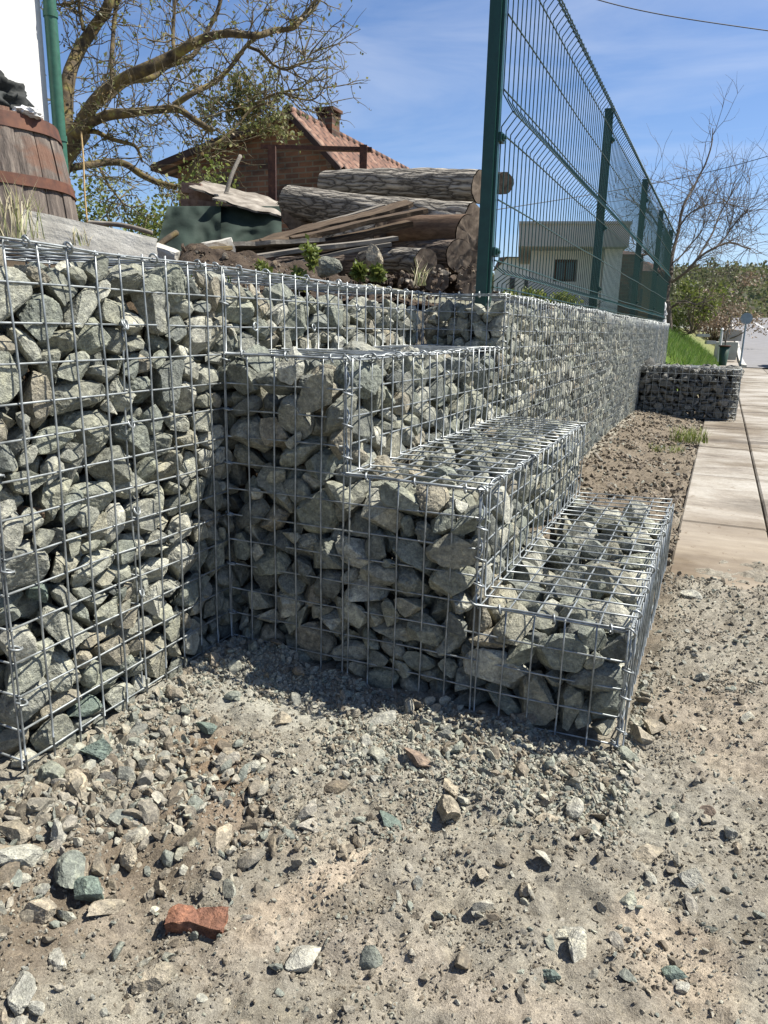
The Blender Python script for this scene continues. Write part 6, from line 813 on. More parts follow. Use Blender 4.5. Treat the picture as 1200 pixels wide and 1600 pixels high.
8 40 127 832 493 78 -9 -12  12 41 18 971 547 11 47 -44  11 34 85 173 563 22 -58 29  2 40 228 263 534 27 -33 -37  2 40 159 340 533 24 30 53  9 35 159 671 478 51 -1 5
6 50 63 859 517 89 26 34  17 56 230 905 542 -42 -74 38  11 38 81 47 506 -6 -77 12  16 35 16 319 538 85 33 -14  9 40 27 405 541 -77 2 33  3 35 228 557 525 1 -37 15
10 30 23 673 518 52 -56 -50  1 30 14 858 491 39 -80 -44  17 33 190 789 515 56 37 65  2 25 82 103 493 -68 9 -67  3 19 153 202 461 -78 -8 -58  13 21 20 337 523 41 -9 33
6 39 24 549 496 58 79 -3  13 30 122 648 478 22 56 69  0 42 86 761 511 -53 -18 53  12 26 38 987 518 -3 -97 -18  11 31 115 158 538 95 16 -14  5 43 70 282 542 -44 84 26
14 19 52 294 512 -6 -52 72  15 31 178 532 511 -71 -10 -30  2 20 145 644 486 -24 -39 -64  8 42 67 815 506 -95 2 0  12 28 197 960 528 40 40 73  13 56 119 107 531 11 45 -75
6 47 125 238 529 98 -5 3  6 48 130 380 520 -83 -52 -6  5 32 124 580 505 23 10 -74  12 33 112 645 504 -79 20 7  12 30 160 644 532 20 44 63  3 57 69 955 554 74 12 -30
17 26 13 95 522 -42 12 85  10 22 60 200 504 78 -24 -54  3 31 122 327 527 -78 -60 -4  1 53 31 546 549 37 -47 -40  10 19 133 710 488 11 -18 96  10 47 24 820 544 14 80 46
12 53 110 845 525 23 61 -67  9 36 94 18 543 71 32 -11  17 20 57 322 501 57 -58 33  8 31 129 519 498 10 15 -57  1 56 86 644 543 -5 23 76  5 34 126 768 516 27 88 -37
4 31 176 849 527 8 -52 -72  9 19 221 68 508 24 -23 81  6 19 183 314 485 7 -50 -12  10 56 102 400 553 43 -52 -52  7 41 201 539 555 -33 -35 43  12 27 161 625 509 -32 5 11
15 30 69 791 532 -39 14 18  15 22 219 929 513 -39 -24 54  16 35 58 97 552 -34 6 7  17 32 35 229 526 -90 -8 -20  8 39 92 342 513 -34 3 67  2 38 133 643 537 45 -49 -56
0 31 113 804 511 -61 -66 -33  14 21 190 911 501 -58 72 33  10 31 157 106 552 -12 8 48  6 31 81 206 539 -88 -26 -36  15 36 161 282 545 3 -59 -79  11 31 147 545 526 -75 -11 45
9 50 153 503 554 -69 -17 -42  12 34 161 819 511 -43 -29 -67  10 50 174 889 544 -34 57 59  17 33 83 125 560 93 -13 26  8 22 133 223 508 64 -46 54  9 52 57 324 559 93 31 -8
9 31 148 495 514 -43 -38 42  8 34 124 686 522 24 -61 -61  14 25 82 804 556 -32 -5 -32  2 52 148 946 557 44 17 30  12 40 125 18 566 -24 80 6  11 31 114 190 546 69 -49 50
13 52 61 534 529 18 54 31  11 29 151 665 509 39 11 86  10 40 111 718 541 -64 10 35  2 39 94 886 551 7 -34 -22''',
}

# ------------------------------------------------------------------ ground
def far_z(y): return .030 * np.maximum(0, y - 18) * smooth(16, 26, y)
def ground_z(x, y, fine=True):
    x = np.asarray(x, float); y = np.asarray(y, float)
    z = far_z(y) + fbm(x, y, 3.5, 3) * .022
    z = z + .030 * np.exp(-((x - .05) / .22) ** 2 - ((y + .02) / .22) ** 2) + .012 * np.exp(-((x) / .12) ** 2) * (y < 0)
    z = z - .010 * smooth(.2, .5, x) * np.exp(-((y + .1) / .35) ** 2) - .008 * smooth(-.15, -.4, y)
    z = z + .022 * smooth(.28, .05, x) * smooth(-.25, -.55, y)
    z = z + .05 * smooth(.75, .3, x) * smooth(1.1, 3.5, y)
    if fine:
        near = smooth(7, 2, y)
        z = z + near * (fbm(x, y, 16, 3) * .014 + fbm(x, y, 65, 3) * .0055)
        z = z + near * .006 * smooth(.02, .2, fbm(x + 7, y, 30, 2)) 
    # under the paving
    sw = smooth(.74, .775, x + fbm(x, y, 9, 2) * .05) * smooth(.98, 1.50, y + fbm(x, y, 5, 3) * .7)
    z = z * (1 - sw) + (far_z(y) - .016) * sw
    # raised yard on the left, held by the gabions; beyond them a bank
    st = smooth(-.17, -.21, x) * (y <= 1.1) + smooth(.06, .02, x) * (y > 1.1) * (y < 8.0)
    bank = smooth(.95, -.35, x) * (y >= 8.0)
    up = np.maximum(st, bank)
    yard = .705 + fbm(x, y, .8, 3) * .04 * smooth(-.3, -1, x) + .16 * np.clip(-x - .25, 0, 3.6) * smooth(-1.0, .6, y)
    return z * (1 - up) + yard * up
def axis(segs):
    out = [segs[0][0]]
    for a, b, s0, s1 in segs:
        n = max(1, int(round((b - a) / ((s0 + s1) / 2)))); t = np.linspace(0, 1, n + 1)[1:]
        q = (s1 - s0) / 2
        tt = (s0 * t + q * t * t) / (s0 + q) if abs(s0 + q) > 0 else t
        out.extend(a + (b - a) * tt)
    return np.array(out)
def ground():
    xs = axis([(-150, -20, 20, 3), (-20, -2, 3, .3), (-2, -.25, .3, .02), (-.25, 1.3, .0065, .0065), (1.3, 3, .0065, .2), (3, 20, .2, 3), (20, 150, 3, 20)])
    ys = axis([(-30, -3, 5, .5), (-3, -.85, .5, .02), (-.85, .05, .0065, .0065), (.05, 1.2, .0065, .012), (1.2, 6, .012, .06), (6, 20, .06, .5), (20, 120, .5, 6), (120, 400, 6, 30)])
    X, Y = np.meshgrid(xs, ys, indexing='ij'); Z = ground_z(X, Y)
    jx = _rs.rand(*X.shape) - .5; jy = _rs.rand(*X.shape) - .5
    m = smooth(1.4, 1.2, X) * smooth(-.25, -.2, X) * smooth(2, 1, Y) * smooth(-.9, -.85, Y) * .0045
    V = np.stack([X + jx * m, Y + jy * m, Z + (_rs.rand(*X.shape) - .5) * m * .55], -1).reshape(-1, 3)
    nx, ny = X.shape; i = np.arange(nx - 1)[:, None] * ny + np.arange(ny - 1)[None, :]
    F = np.stack([i, i + ny, i + ny + 1, i + 1], -1).reshape(-1, 4)
    mb = MB(); mb.add(V, F)
    m_, n, l, b = mat('bare_ground')
    at = n.new('ShaderNodeAttribute'); at.attribute_name = 'soil'
    t1 = tex(n, l, 9, 6, .65); t2 = tex(n, l, 90, 6, .7); t3 = tex(n, l, 480, 3, .7)
    r1 = ramp(n, [(.32, (.74, .72, .68)), (.5, (1, 1, 1)), (.68, (1.25, 1.24, 1.2))]); l.new(t1.outputs[0], r1.inputs[0])
    r2 = ramp(n, [(.33, (.62, .60, .58)), (.5, (1, 1, 1)), (.66, (1.4, 1.38, 1.32))]); l.new(t2.outputs[0], r2.inputs[0])
    r3 = ramp(n, [(.35, (.7, .7, .7)), (.65, (1.3, 1.3, 1.3))]); l.new(t3.outputs[0], r3.inputs[0])
    c = mix(n, l, mix(n, l, mix(n, l, at.outputs[0], r1.outputs[0], .8, 'MULTIPLY'), r2.outputs[0], .8, 'MULTIPLY'), r3.outputs[0], .7, 'MULTIPLY')
    l.new(c, b.inputs['Base Color']); b.inputs['Roughness'].default_value = .97; b.inputs['Specular IOR Level'].default_value = .15
    k = bump(n, l, t2.outputs[0], b, .9, .008); bump(n, l, t3.outputs[0], b, .8, .0025, k)
    o = mb.build('ground', m_); tag(o, kind='structure')
    x = V[:, 0]; y = V[:, 1]
    tan = np.array([.345, .32, .262]); col = np.tile(tan, (len(x), 1))
    def blend(c, f):
        f = np.clip(f, 0, 1)[:, None]; col[:] = col * (1 - f) + np.array(c) * f
    e = fbm(x, y, 6, 4)
    blend((.31, .275, .22), smooth(-.05, .25, e) * .6)
    blend((.42, .41, .35), smooth(.10, -.05, np.abs(y + .13 + .1 * e) - .06) * smooth(1.0, .7, x) * (y < .02))       # pale stone dust along the foot of the cages
    def blob(cx, cy, rx, ry, c, s=1, rot=0):
        dx = (x - cx); dy = (y - cy); a = dx * math.cos(rot) + dy * math.sin(rot); d = -dx * math.sin(rot) + dy * math.cos(rot)
        blend(c, smooth(1.25, .55, np.sqrt((a / rx) ** 2 + (d / ry) ** 2) + .8 * fbm(x, y, 11, 3)) * s)
    def bp(u, v): q = PZ(u, v, 0); return q.x, q.y
    blob(*bp(320, 1215), .17, .085, (.235, .175, .12), .95, -.4)
    blob(*bp(60, 1400), .10, .16, (.235, .19, .14), .8, .3)
    blob(*bp(230, 1330), .09, .07, (.24, .195, .145), .75)
    blob(*bp(420, 1290), .10, .05, (.30, .25, .195), .6)
    blob(*bp(870, 1235), .17, .06, (.39, .385, .32), .8)
    blob(*bp(480, 1380), .035, .13, (.52, .44, .34), .95, -.35)
    blob(*bp(1075, 1500), .05, .14, (.47, .40, .31), .9, .55)
    blob(*bp(820, 1560), .10, .05, (.44, .38, .30), .7)
    blob(*bp(620, 1480), .16, .06, (.42, .37, .30), .7)
    blob(*bp(1120, 1130), .12, .18, (.40, .34, .265), .7)
    blob(*bp(250, 1450), .12, .05, (.33, .28, .22), .6)
    blend((.185, .15, .11), smooth(.05, .5, y) * (x > .3) * smooth(.83, .74, x + .1 * e) * .85)
    blend((.10, .075, .05), (x < -.15) * (y < 3) * 1.0)
    blend((.24, .235, .17), ((x < 0) & (y >= 3)) * .9)
    blend((.12, .19, .04), (y > 7.8) * smooth(1.0, .8, x) * smooth(-1.6, -1.2, x))
    blend((.20, .21, .09), smooth(14, 24, y) * 1.0)
    col *= ALB
    ca = o.data.color_attributes.new('soil', 'FLOAT_COLOR', 'POINT')
    ca.data.foreach_set('color', np.concatenate([col, np.ones((len(x), 1))], 1).astype(np.float32).ravel())
ground()

# paving slabs
def sidewalk():
    rn = random.Random(3); mb = MB(); ys = [.92]; 
    y = 1.65
    while y < 60: ys.append(y); y += .99 if y < 16 else 3
    cols = [(.765, 1.046), (1.046, 1.60), (1.60, 2.15), (2.15, 2.7)]
    for ci, (x0, x1) in enumerate(cols):
        for a, b_ in zip(ys, ys[1:] + [62]):
            if a > 15.5 and ci > 0: continue
            off = [0, .12, -.2, .07][ci] if a < 15 else 0
            g = .0035; zt = .006 + rn.uniform(-.0035, .0035) if a < 16 else .006
            A, B = max(a + off + g, .9), b_ + off - g; e = .006
            z0 = float(far_z(A)) + zt; z1 = float(far_z(B)) + zt; X0, X1 = x0 + (g if ci else 0), x1 - g
            if ci == 0 and a > 15.5: X1 = 1.22
            V = [(X0, A, z0 - .05), (X1, A, z0 - .05), (X1, B, z1 - .05), (X0, B, z1 - .05), (X0, A, z0 - e), (X1, A, z0 - e), (X1, B, z1 - e), (X0, B, z1 - e),
                 (X0 + e, A + e, z0), (X1 - e, A + e, z0), (X1 - e, B - e, z1), (X0 + e, B - e, z1)]
            mb.add(V, [(4, 5, 9, 8), (5, 6, 10, 9), (6, 7, 11, 10), (7, 4, 8, 11), (8, 9, 10, 11), (0, 1, 5, 4), (1, 2, 6, 5), (2, 3, 7, 6), (3, 0, 4, 7)])
    m, n, l, b = mat('paving_slabs')
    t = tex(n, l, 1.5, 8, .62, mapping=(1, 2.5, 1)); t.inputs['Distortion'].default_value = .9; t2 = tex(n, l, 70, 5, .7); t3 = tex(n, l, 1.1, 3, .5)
    r = ramp(n, [(.33, (.12, .105, .085)), (.43, (.235, .21, .175)), (.50, (.29, .27, .235)), (.62, (.345, .325, .29))]); l.new(t.outputs[0], r.inputs[0])  # cross streaks stand in for branch shadows, put into the slab colour
    r2 = ramp(n, [(.3, (.75, .73, .7)), (.6, (1.1, 1.1, 1.1))]); l.new(t2.outputs[0], r2.inputs[0])
    g = n.new('ShaderNodeNewGeometry'); r3 = ramp(n, [(0, (.92, .90, .86)), (.5, (1, 1, 1)), (1, (1.06, 1.06, 1.05))]); l.new(g.outputs['Random Per Island'], r3.inputs[0])
    c = mix(n, l, mix(n, l, r.outputs[0], r2.outputs[0], .8, 'MULTIPLY'), r3.outputs[0], 1.0, 'MULTIPLY')
    # trodden sand lies over the nearest slabs
    sep = n.new('ShaderNodeSeparateXYZ'); tc = n.new('ShaderNodeTexCoord'); l.new(tc.outputs['Object'], sep.inputs[0])
    sm = mathn(n, l, 'ADD', sep.outputs[1], mathn(n, l, 'MULTIPLY', t3.outputs[0], 1.6)); mr = n.new('ShaderNodeMapRange'); mr.inputs[1].default_value = 3.1; mr.inputs[2].default_value = 1.9; l.new(sm, mr.inputs[0])
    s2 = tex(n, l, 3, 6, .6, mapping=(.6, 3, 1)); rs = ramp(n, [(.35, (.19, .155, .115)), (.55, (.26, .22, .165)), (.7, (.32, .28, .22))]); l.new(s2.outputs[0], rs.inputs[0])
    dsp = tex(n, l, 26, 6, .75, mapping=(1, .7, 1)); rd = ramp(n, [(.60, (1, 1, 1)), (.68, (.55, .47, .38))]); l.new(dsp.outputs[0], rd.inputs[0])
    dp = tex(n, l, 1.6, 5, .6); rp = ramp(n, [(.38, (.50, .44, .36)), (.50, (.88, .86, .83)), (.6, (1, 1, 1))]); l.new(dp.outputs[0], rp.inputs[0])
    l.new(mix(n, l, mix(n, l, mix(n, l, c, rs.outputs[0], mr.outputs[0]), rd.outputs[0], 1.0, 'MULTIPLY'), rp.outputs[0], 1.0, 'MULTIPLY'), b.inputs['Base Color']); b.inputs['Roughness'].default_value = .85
    bump(n, l, t2.outputs[0], b, .35, .003)
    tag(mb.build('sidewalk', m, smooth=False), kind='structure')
sidewalk()
def strip(name, x0, x1, y0, y1, dz, m, n=40, curve=0):
    mb = MB(); ys = np.linspace(y0, y1, n); cx = curve * (ys - y0) ** 2
    V = np.concatenate([np.stack([x0 + cx, ys, far_z(ys) + dz], 1), np.stack([x1 + cx, ys, far_z(ys) + dz], 1)])
    mb.add(V, [(i, n + i, n + i + 1, i + 1) for i in range(n - 1)]); return tag(mb.build(name, m), kind='structure')
strip('road', 1.32, 7.5, 15.9, 118, .012, M_ROAD, 60)
strip('road_marking', 3.0, 3.14, 19, 116, .018, M_LINE, 50)
kb = MB()
for i in range(50):
    a = 16 + 2 * i; z = float(far_z(a + 1)); z0 = float(far_z(a)); z1 = float(far_z(a + 1.98))
    V = [(x, y, zz + q) for y, zz in ((a, z0), (a + 1.98, z1)) for x, q in ((1.22, -.05), (1.32, -.05), (1.32, .05), (1.22, .06))]
    kb.add(V, [(0, 1, 2, 3), (7, 6, 5, 4), (1, 0, 4, 5), (2, 1, 5, 6), (3, 2, 6, 7), (0, 3, 7, 4)])
tag(kb.build('kerb', M_KERB, smooth=False), kind='structure')

# hill on the horizon and its woods
def hill_h(x, y):
    # ridge ramps up at the far end of the valley
    return 13.5 * smooth(100, 250, y + .12 * x) * (1 + .10 * fbm(x, y, .012, 3)) * (1 - .25 * smooth(-10, -120, x)) - .5
def hill():
    xs = np.linspace(-260, 260, 90); ys = np.linspace(90, 420, 60); X, Y = np.meshgrid(xs, ys, indexing='ij'); Z = hill_h(X, Y) + far_z(Y) * 0 + 2.2
    nx, ny = X.shape; i = np.arange(nx - 1)[:, None] * ny + np.arange(ny - 1)[None, :]
    mb = MB(); mb.add(np.stack([X, Y, Z], -1).reshape(-1, 3), np.stack([i, i + ny, i + ny + 1, i + 1], -1).reshape(-1, 4))
    tag(mb.build('hill', simple('hill_ground', [(.3, (.10, .115, .05)), (.6, (.12, .13, .06)), (.75, (.15, .145, .08))], .03, .95, 0)), kind='structure')
hill()
# stones, protos
def stone_bm(seed, sub=3, rough=.03):
    rn = random.Random(seed)
    bm = bmesh.new()
    bmesh.ops.create_icosphere(bm, subdivisions=sub, radius=1.0)
    planes = []
    for i in range(rn.randint(7, 11)):
        n = Vector((rn.gauss(0, 1), rn.gauss(0, 1), rn.gauss(0, 1))).normalized()
        planes.append((n, rn.uniform(.36, .78)))
    sc = Vector((1.12, rn.uniform(.62, .98), rn.uniform(.48, .85)))
    off = Vector((rn.uniform(0, 50), rn.uniform(0, 50), rn.uniform(0, 50)))
    for v in bm.verts:
        p = v.co.copy()
        for _ in range(2):
            for n, d in planes:
                t = p.dot(n)
                if t > d: p -= (t - d) * n * .985
        k = noise.noise(p * 1.3 + off) * .06 + noise.noise(p * 4.0 + off) * rough + noise.noise(p * 9.0 + off) * rough * .6
        if sub >= 4: k += noise.noise(p * 20.0 + off) * rough * .45 + noise.noise(p * 45.0 + off) * rough * .22 - max(0, noise.noise(p * 2.6 + off * 2) - .25) * .12 - max(0, .12 - abs(noise.noise(p * 3.1 + off * 3))) * .10
        p = p * (1 + k)
        v.co = Vector((p.x * sc.x, p.y * sc.y, p.z * sc.z))
    return bm
NPR = 18
def bm_arrays(bm):
    return np.array([v.co[:] for v in bm.verts]), np.array([[v.index for v in f.verts] for f in bm.faces])
PROTO_LO = []; PROTO_MID = []
for i in range(NPR):
    for sub, L in ((2, PROTO_LO), (3, PROTO_MID)):
        b_ = stone_bm(100 + i, sub); b_.verts.index_update(); L.append(bm_arrays(b_)); b_.free()
PROTO_HI = {}
def proto_hi(i, m):
    if (i, m.name) not in PROTO_HI:
        b_ = stone_bm(100 + i, 5, .042); me = bpy.data.meshes.new('stone'); b_.to_mesh(me); b_.free()
        me.polygons.foreach_set('use_smooth', np.zeros(len(me.polygons), bool)); me.materials.append(m); PROTO_HI[(i, m.name)] = me
    return PROTO_HI[(i, m.name)]
def quat_mats(q):
    q = q / np.linalg.norm(q, axis=1)[:, None]; w_, x, y, z = q.T
    return np.stack([1 - 2 * (y * y + z * z), 2 * (x * y - z * w_), 2 * (x * z + y * w_), 2 * (x * y + z * w_), 1 - 2 * (x * x + z * z), 2 * (y * z - x * w_), 2 * (x * z - y * w_), 2 * (y * z + x * w_), 1 - 2 * (x * x + y * y)], -1).reshape(-1, 3, 3)
def merge_stones(name, P_, protos, m, label, cat, kind='stuff', smooth_=False):
    """P_: list of (proto, r or (rx,ry,rz), pos, quat)"""
    mb = MB()
    ids = np.array([p[0] for p in P_]); S = np.array([p[1] if np.ndim(p[1]) else (p[1],) * 3 for p in P_], float)
    X = np.array([p[2] for p in P_]); R = quat_mats(np.array([p[3] for p in P_], float))
    for i in range(len(protos)):
        k = np.where(ids == i)[0]
        if not len(k): continue
        v, f = protos[i]
        V = np.einsum('nij,nvj->nvi', R[k], v[None] * S[k][:, None, :]) + X[k][:, None, :]
        F = f[None] + (np.arange(len(k)) * len(v))[:, None, None]
        mb.add(V.reshape(-1, 3), F.reshape(-1, f.shape[1]))
    o = mb.build(name, m, smooth=smooth_); tag(o, label, cat, kind=kind); return o
def unpack(k):
    a = np.array([int(t) for t in PACKS[k].split()], float).reshape(-1, 8)
    q = a[:, 5:8] / 99; w_ = np.sqrt(np.maximum(0, 1 - (q ** 2).sum(1)))
    return a[:, 0].astype(int), a[:, 1] / 1000, a[:, 2:5] / 1000, np.concatenate([w_[:, None], q], 1)

# ------------------------------------------------------------------ gabion cages
WR = .00165
wrn = random.Random(11)
def wire(mb, a, b, nrm, r=WR, off=0, sag=.0022, ends=.006, k=6, seg=None):
    a = Vector(a); b = Vector(b); L = (b - a).length; d = (b - a).normalized(); nrm = Vector(nrm); s = d.cross(nrm)
    a = a - d * ends * wrn.uniform(.4, 1.3); b = b + d * ends * wrn.uniform(.4, 1.3)
    n = seg or max(2, int(L / .05)); ph = wrn.uniform(0, 9); pts = []
    j0, j1 = wrn.gauss(0, .0012), wrn.gauss(0, .0012)
    for i in range(n + 1):
        t = i / n; p = a.lerp(b, t)
        g = noise.noise(Vector((p.x * 3.1, p.y * 3.1, p.z * 3.1 + 5))) * .009          # the whole panel bulges a little
        p = p + nrm * (off + g + noise.noise(Vector((ph, t * L * 9, 0))) * sag) + s * (j0 + j1 * t + noise.noise(Vector((ph + 4, t * L * 7, 3))) * sag * .8)
        pts.append(p)
    mb.tube(pts, r, k)
def ring(t_, c, nrm, R=.0085, r=.0019, k=5, turns=1.0):
    c = Vector(c); n = Vector(nrm).normalized(); a = n.orthogonal().normalized(); b = n.cross(a); ph = wrn.uniform(0, 6.28)
    m = int(14 * turns); pts = [c + R * (math.cos(ph + 6.283 * turns * i / m) * a + math.sin(ph + 6.283 * turns * i / m) * b) + n * .003 * i / m * turns for i in range(m + 1)]
    mb = MB(); mb.tube(pts, r, k); mb.build('tie_ring', M_WIRE, t_)
def spiral(t_, a, b, R=.006, pitch=.05, r=.0016):
    a = Vector(a); b = Vector(b); L = (b - a).length; d = (b - a) / L; u = d.orthogonal().normalized(); w_ = d.cross(u); n = int(L / pitch * 10)
    mb = MB(); mb.tube([a + d * (L * i / n) + R * (math.cos(i * .6283) * u + math.sin(i * .6283) * w_) for i in range(n + 1)], r, 4); mb.build('spiral_tie', M_WIRE, t_)
CELL = .05
def fr(a, b):      # grid stations from a to b
    n = int(round((b - a) / CELL)); return [a + (b - a) * i / n for i in range(n + 1)]
def panel(mb, o, U, V, lu, lv, nrm, skip=None, seg=None, k=6, cu=None):
    """wires along V on the outside, wires along U on the inside"""
    o, U, V, nrm = Vector(o), Vector(U), Vector(V), Vector(nrm)
    for s_ in fr(0, lu):
        wire(mb, o + U * s_, o + U * s_ + V * lv, nrm, off=WR, k=k, seg=seg)
    for s_ in fr(0, lv):
        wire(mb, o + V * s_, o + V * s_ + U * lu, nrm, off=-WR, k=k, seg=seg)
X_, Y_, Z_ = (1, 0, 0), (0, 1, 0), (0, 0, 1)

def cage_left():
    t = thing('gabion_cage', 'tall galvanised mesh gabion cage at the left edge of the photo, nearest the viewer', 'gabion', (-.125, -.25, 0), 'galvanised gabion cages')
    mb = MB(); panel(mb, (0, -.5, .05), Y_, Z_, .5, .70, X_); 
    for q in range(11): wire(mb, (0, -.5 + .05 * q, .06), (0, -.5 + .05 * q, .0), X_, off=WR)
    mb.build('side_panel', M_WIRE, t)
    mb = MB(); panel(mb, (-.25, -.5, .05), X_, Z_, .25, .70, (0, -1, 0)); mb.build('front_panel', M_WIRE, t)
    mb = MB(); panel(mb, (-.25, -.5, .752), X_, Y_, .25, .5, Z_); mb.build('lid', M_WIRE, t)
    mb = MB(); panel(mb, (-.25, -.5, .45), Y_, Z_, .5, .30, (-1, 0, 0)); mb.build('back_panel', M_WIRE, t)
    mb = MB(); panel(mb, (-.25, -.25, .05), X_, Z_, .243, .60, (0, -1, 0)); mb.build('diaphragm', M_WIRE, t)
    for z in (.14, .22, .33, .46, .58, .70): ring(t, (.001, -.497, z), (0.2, .2, 1)); 
    for z, y in ((.65, -.25), (.65, -.254), (.36, -.25), (.5, -.25), (.22, -.25)): ring(t, (0, y, z), (1, .3, .4), .007)
    for y in (-.42, -.35, -.18, -.07, -.02): ring(t, (.0, y, .751), (0, 1, .3), .007)
    for z in (.1, .2, .3, .4, .5, .59, .69): ring(t, (.003, -.003, z), (.3, .2, 1), .008)
    t = thing('gabion_cage', 'flat gabion cage tier behind the top step, below the soil heap and weeds', 'gabion', (-.125, .5, 0), 'galvanised gabion cages')
    mb = MB(); panel(mb, (0, .004, .60), Y_, Z_, .996, .15, X_); mb.build('side_panel', M_WIRE, t)
    mb = MB(); panel(mb, (-.25, .004, .752), X_, Y_, .25, .996, Z_); mb.build('lid', M_WIRE, t)
    mb = MB(); panel(mb, (-.25, .004, .60), Y_, Z_, .996, .15, (-1, 0, 0)); mb.build('back_panel', M_WIRE, t)
    for y in (.05, .14, .3, .45, .62, .74, .86, .95): ring(t, (0, y, .751), (0, 1, .2), .0075)
    for y in (.1, .33, .55, .8): ring(t, (0, y, .65 if y < .5 else .7), (1, 0, .2), .0075)
cage_left()
def cage_steps():
    t = thing('gabion_cage', 'stepped gabion cage of three stair tiers in the middle of the photo', 'gabion', (.375, .5, 0), 'galvanised gabion cages')
    mb = MB(); H = lambda x: .6 if x < .2501 else .4 if x < .5001 else .2
    for i in range(16):
        x = .05 * i; wire(mb, (x, 0, -.01), (x, 0, H(x)), (0, -1, 0), off=WR, ends=.004)
        if i in (5, 10, 15): wire(mb, (x + .007, 0, -.01), (x + .007, .004, H(x)), (0, -1, 0), off=0, ends=.003)
    for k in range(13):
        z = .05 * k; W = .75 if z <= .2001 else .5 if z <= .4001 else .25
        wire(mb, (0, 0, z), (W, 0, z), (0, -1, 0), off=-WR, ends=.004)
    mb.build('front_panel', M_WIRE, t)
    for i, (x, z) in enumerate(((.25, .6), (.5, .4), (.75, .2))):
        mb = MB(); panel(mb, (x, .004, z - .2 + (.004 if i < 2 else 0)), Y_, Z_, .996, .196, X_); mb.build('side_panel', M_WIRE, t)
        mb = MB(); panel(mb, (x - .25 + .004, 0, z + .003), Y_, X_, 1.0, .246, Z_); 
        mb.tube([(x - .25, 0, z + .002), (x - .1, -.002, z + .002), (x, 0, z + .001)], .0024, 6); mb.build('lid', M_WIRE, t)
        for q in (.06, .12, .165): ring(t, (x + .003, -.002, z - q + wrn.uniform(-.01, .01)), (.3, .3, 1), .009)
        ring(t, (x, -.003, z), (.5, 1, .5), .009); ring(t, (x - .005, .004, z - .2), (.5, .4, 1), .008)
        for q in range(3): ring(t, (x - .21 + .09 * q, -.002, z + .001), (1, .2, .1), .0075)
        for q in range(7): ring(t, (x + .001, .08 + .14 * q + wrn.uniform(-.02, .02), z - wrn.choice((0, 0, .05))), (0, 1, .3), .0085)
        spiral(t, (x, .01, z + .002), (x, .97, z + .002), .0045, .09)
        spiral(t, (x, .0, z), (x, 0, z - .19), .005, .06)
cage_steps()
def cage_main():
    secs = [(1.0, 3.0, 'first high gabion cage behind the stair tiers, under the nearest fence post'), (3.004, 5.15, 'high gabion cage in the middle of the long wall, ending at the low dark gabion'),
            (5.154, 6.6, 'high gabion cage just past the low dark gabion'), (6.604, 8.0, 'farthest high gabion cage, below the small white figure')]
    for i, (a, b_, lab) in enumerate(secs):
        t = thing('gabion_cage', lab, 'gabion', (.125, (a + b_) / 2, 0), 'galvanised gabion cages'); k = 5 if i < 1 else 4; sg = None if i < 1 else 10
        mb = MB(); panel(mb, (.25, a, 0), Y_, Z_, b_ - a, .75, X_, k=6 if i < 1 else 4, seg=sg); mb.build('side_panel', M_WIRE, t)
        mb = MB(); panel(mb, (.0, a, .752), X_, Y_, .25, b_ - a, Z_, k=6 if i < 1 else 4, seg=sg); mb.build('lid', M_WIRE, t)
        if i == 0:
            mb = MB(); panel(mb, (0, a, .6), X_, Z_, .25, .15, (0, -1, 0)); mb.build('front_panel', M_WIRE, t)
            mb = MB(); panel(mb, (0, a + .003, .6), Y_, Z_, 2.0, .15, (-1, 0, 0), seg=12, k=4); mb.build('back_panel', M_WIRE, t)
            for q in range(14): ring(t, (.252, a + .1 + .14 * q, wrn.choice((.75, .65, .55, .45, .35))), (0, 1, .3), .0085)
            for q in range(4): ring(t, (.05 + .06 * q, a, .751), (1, 0, .1), .008)
            for q in (.62, .66, .7, .74): ring(t, (.252, a, q), (0, .2, 1), .008)
    t = thing('gabion_cage', 'low detached gabion cage of shade-toned stones by the paving, standing out from the long wall', 'gabion', (.62, 5.4, 0), 'galvanised gabion cages')
    mb = MB(); panel(mb, (.256, 5.15, .02), X_, Z_, .724, .38, (0, -1, 0), k=4, seg=8); mb.build('front_panel', M_WIRE, t)
    mb = MB(); panel(mb, (.98, 5.15, .02), Y_, Z_, .5, .38, X_, k=4, seg=8); mb.build('side_panel', M_WIRE, t)
    mb = MB(); panel(mb, (.256, 5.15, .402), X_, Y_, .724, .5, Z_, k=4, seg=8); mb.build('lid', M_WIRE, t)
cage_main()

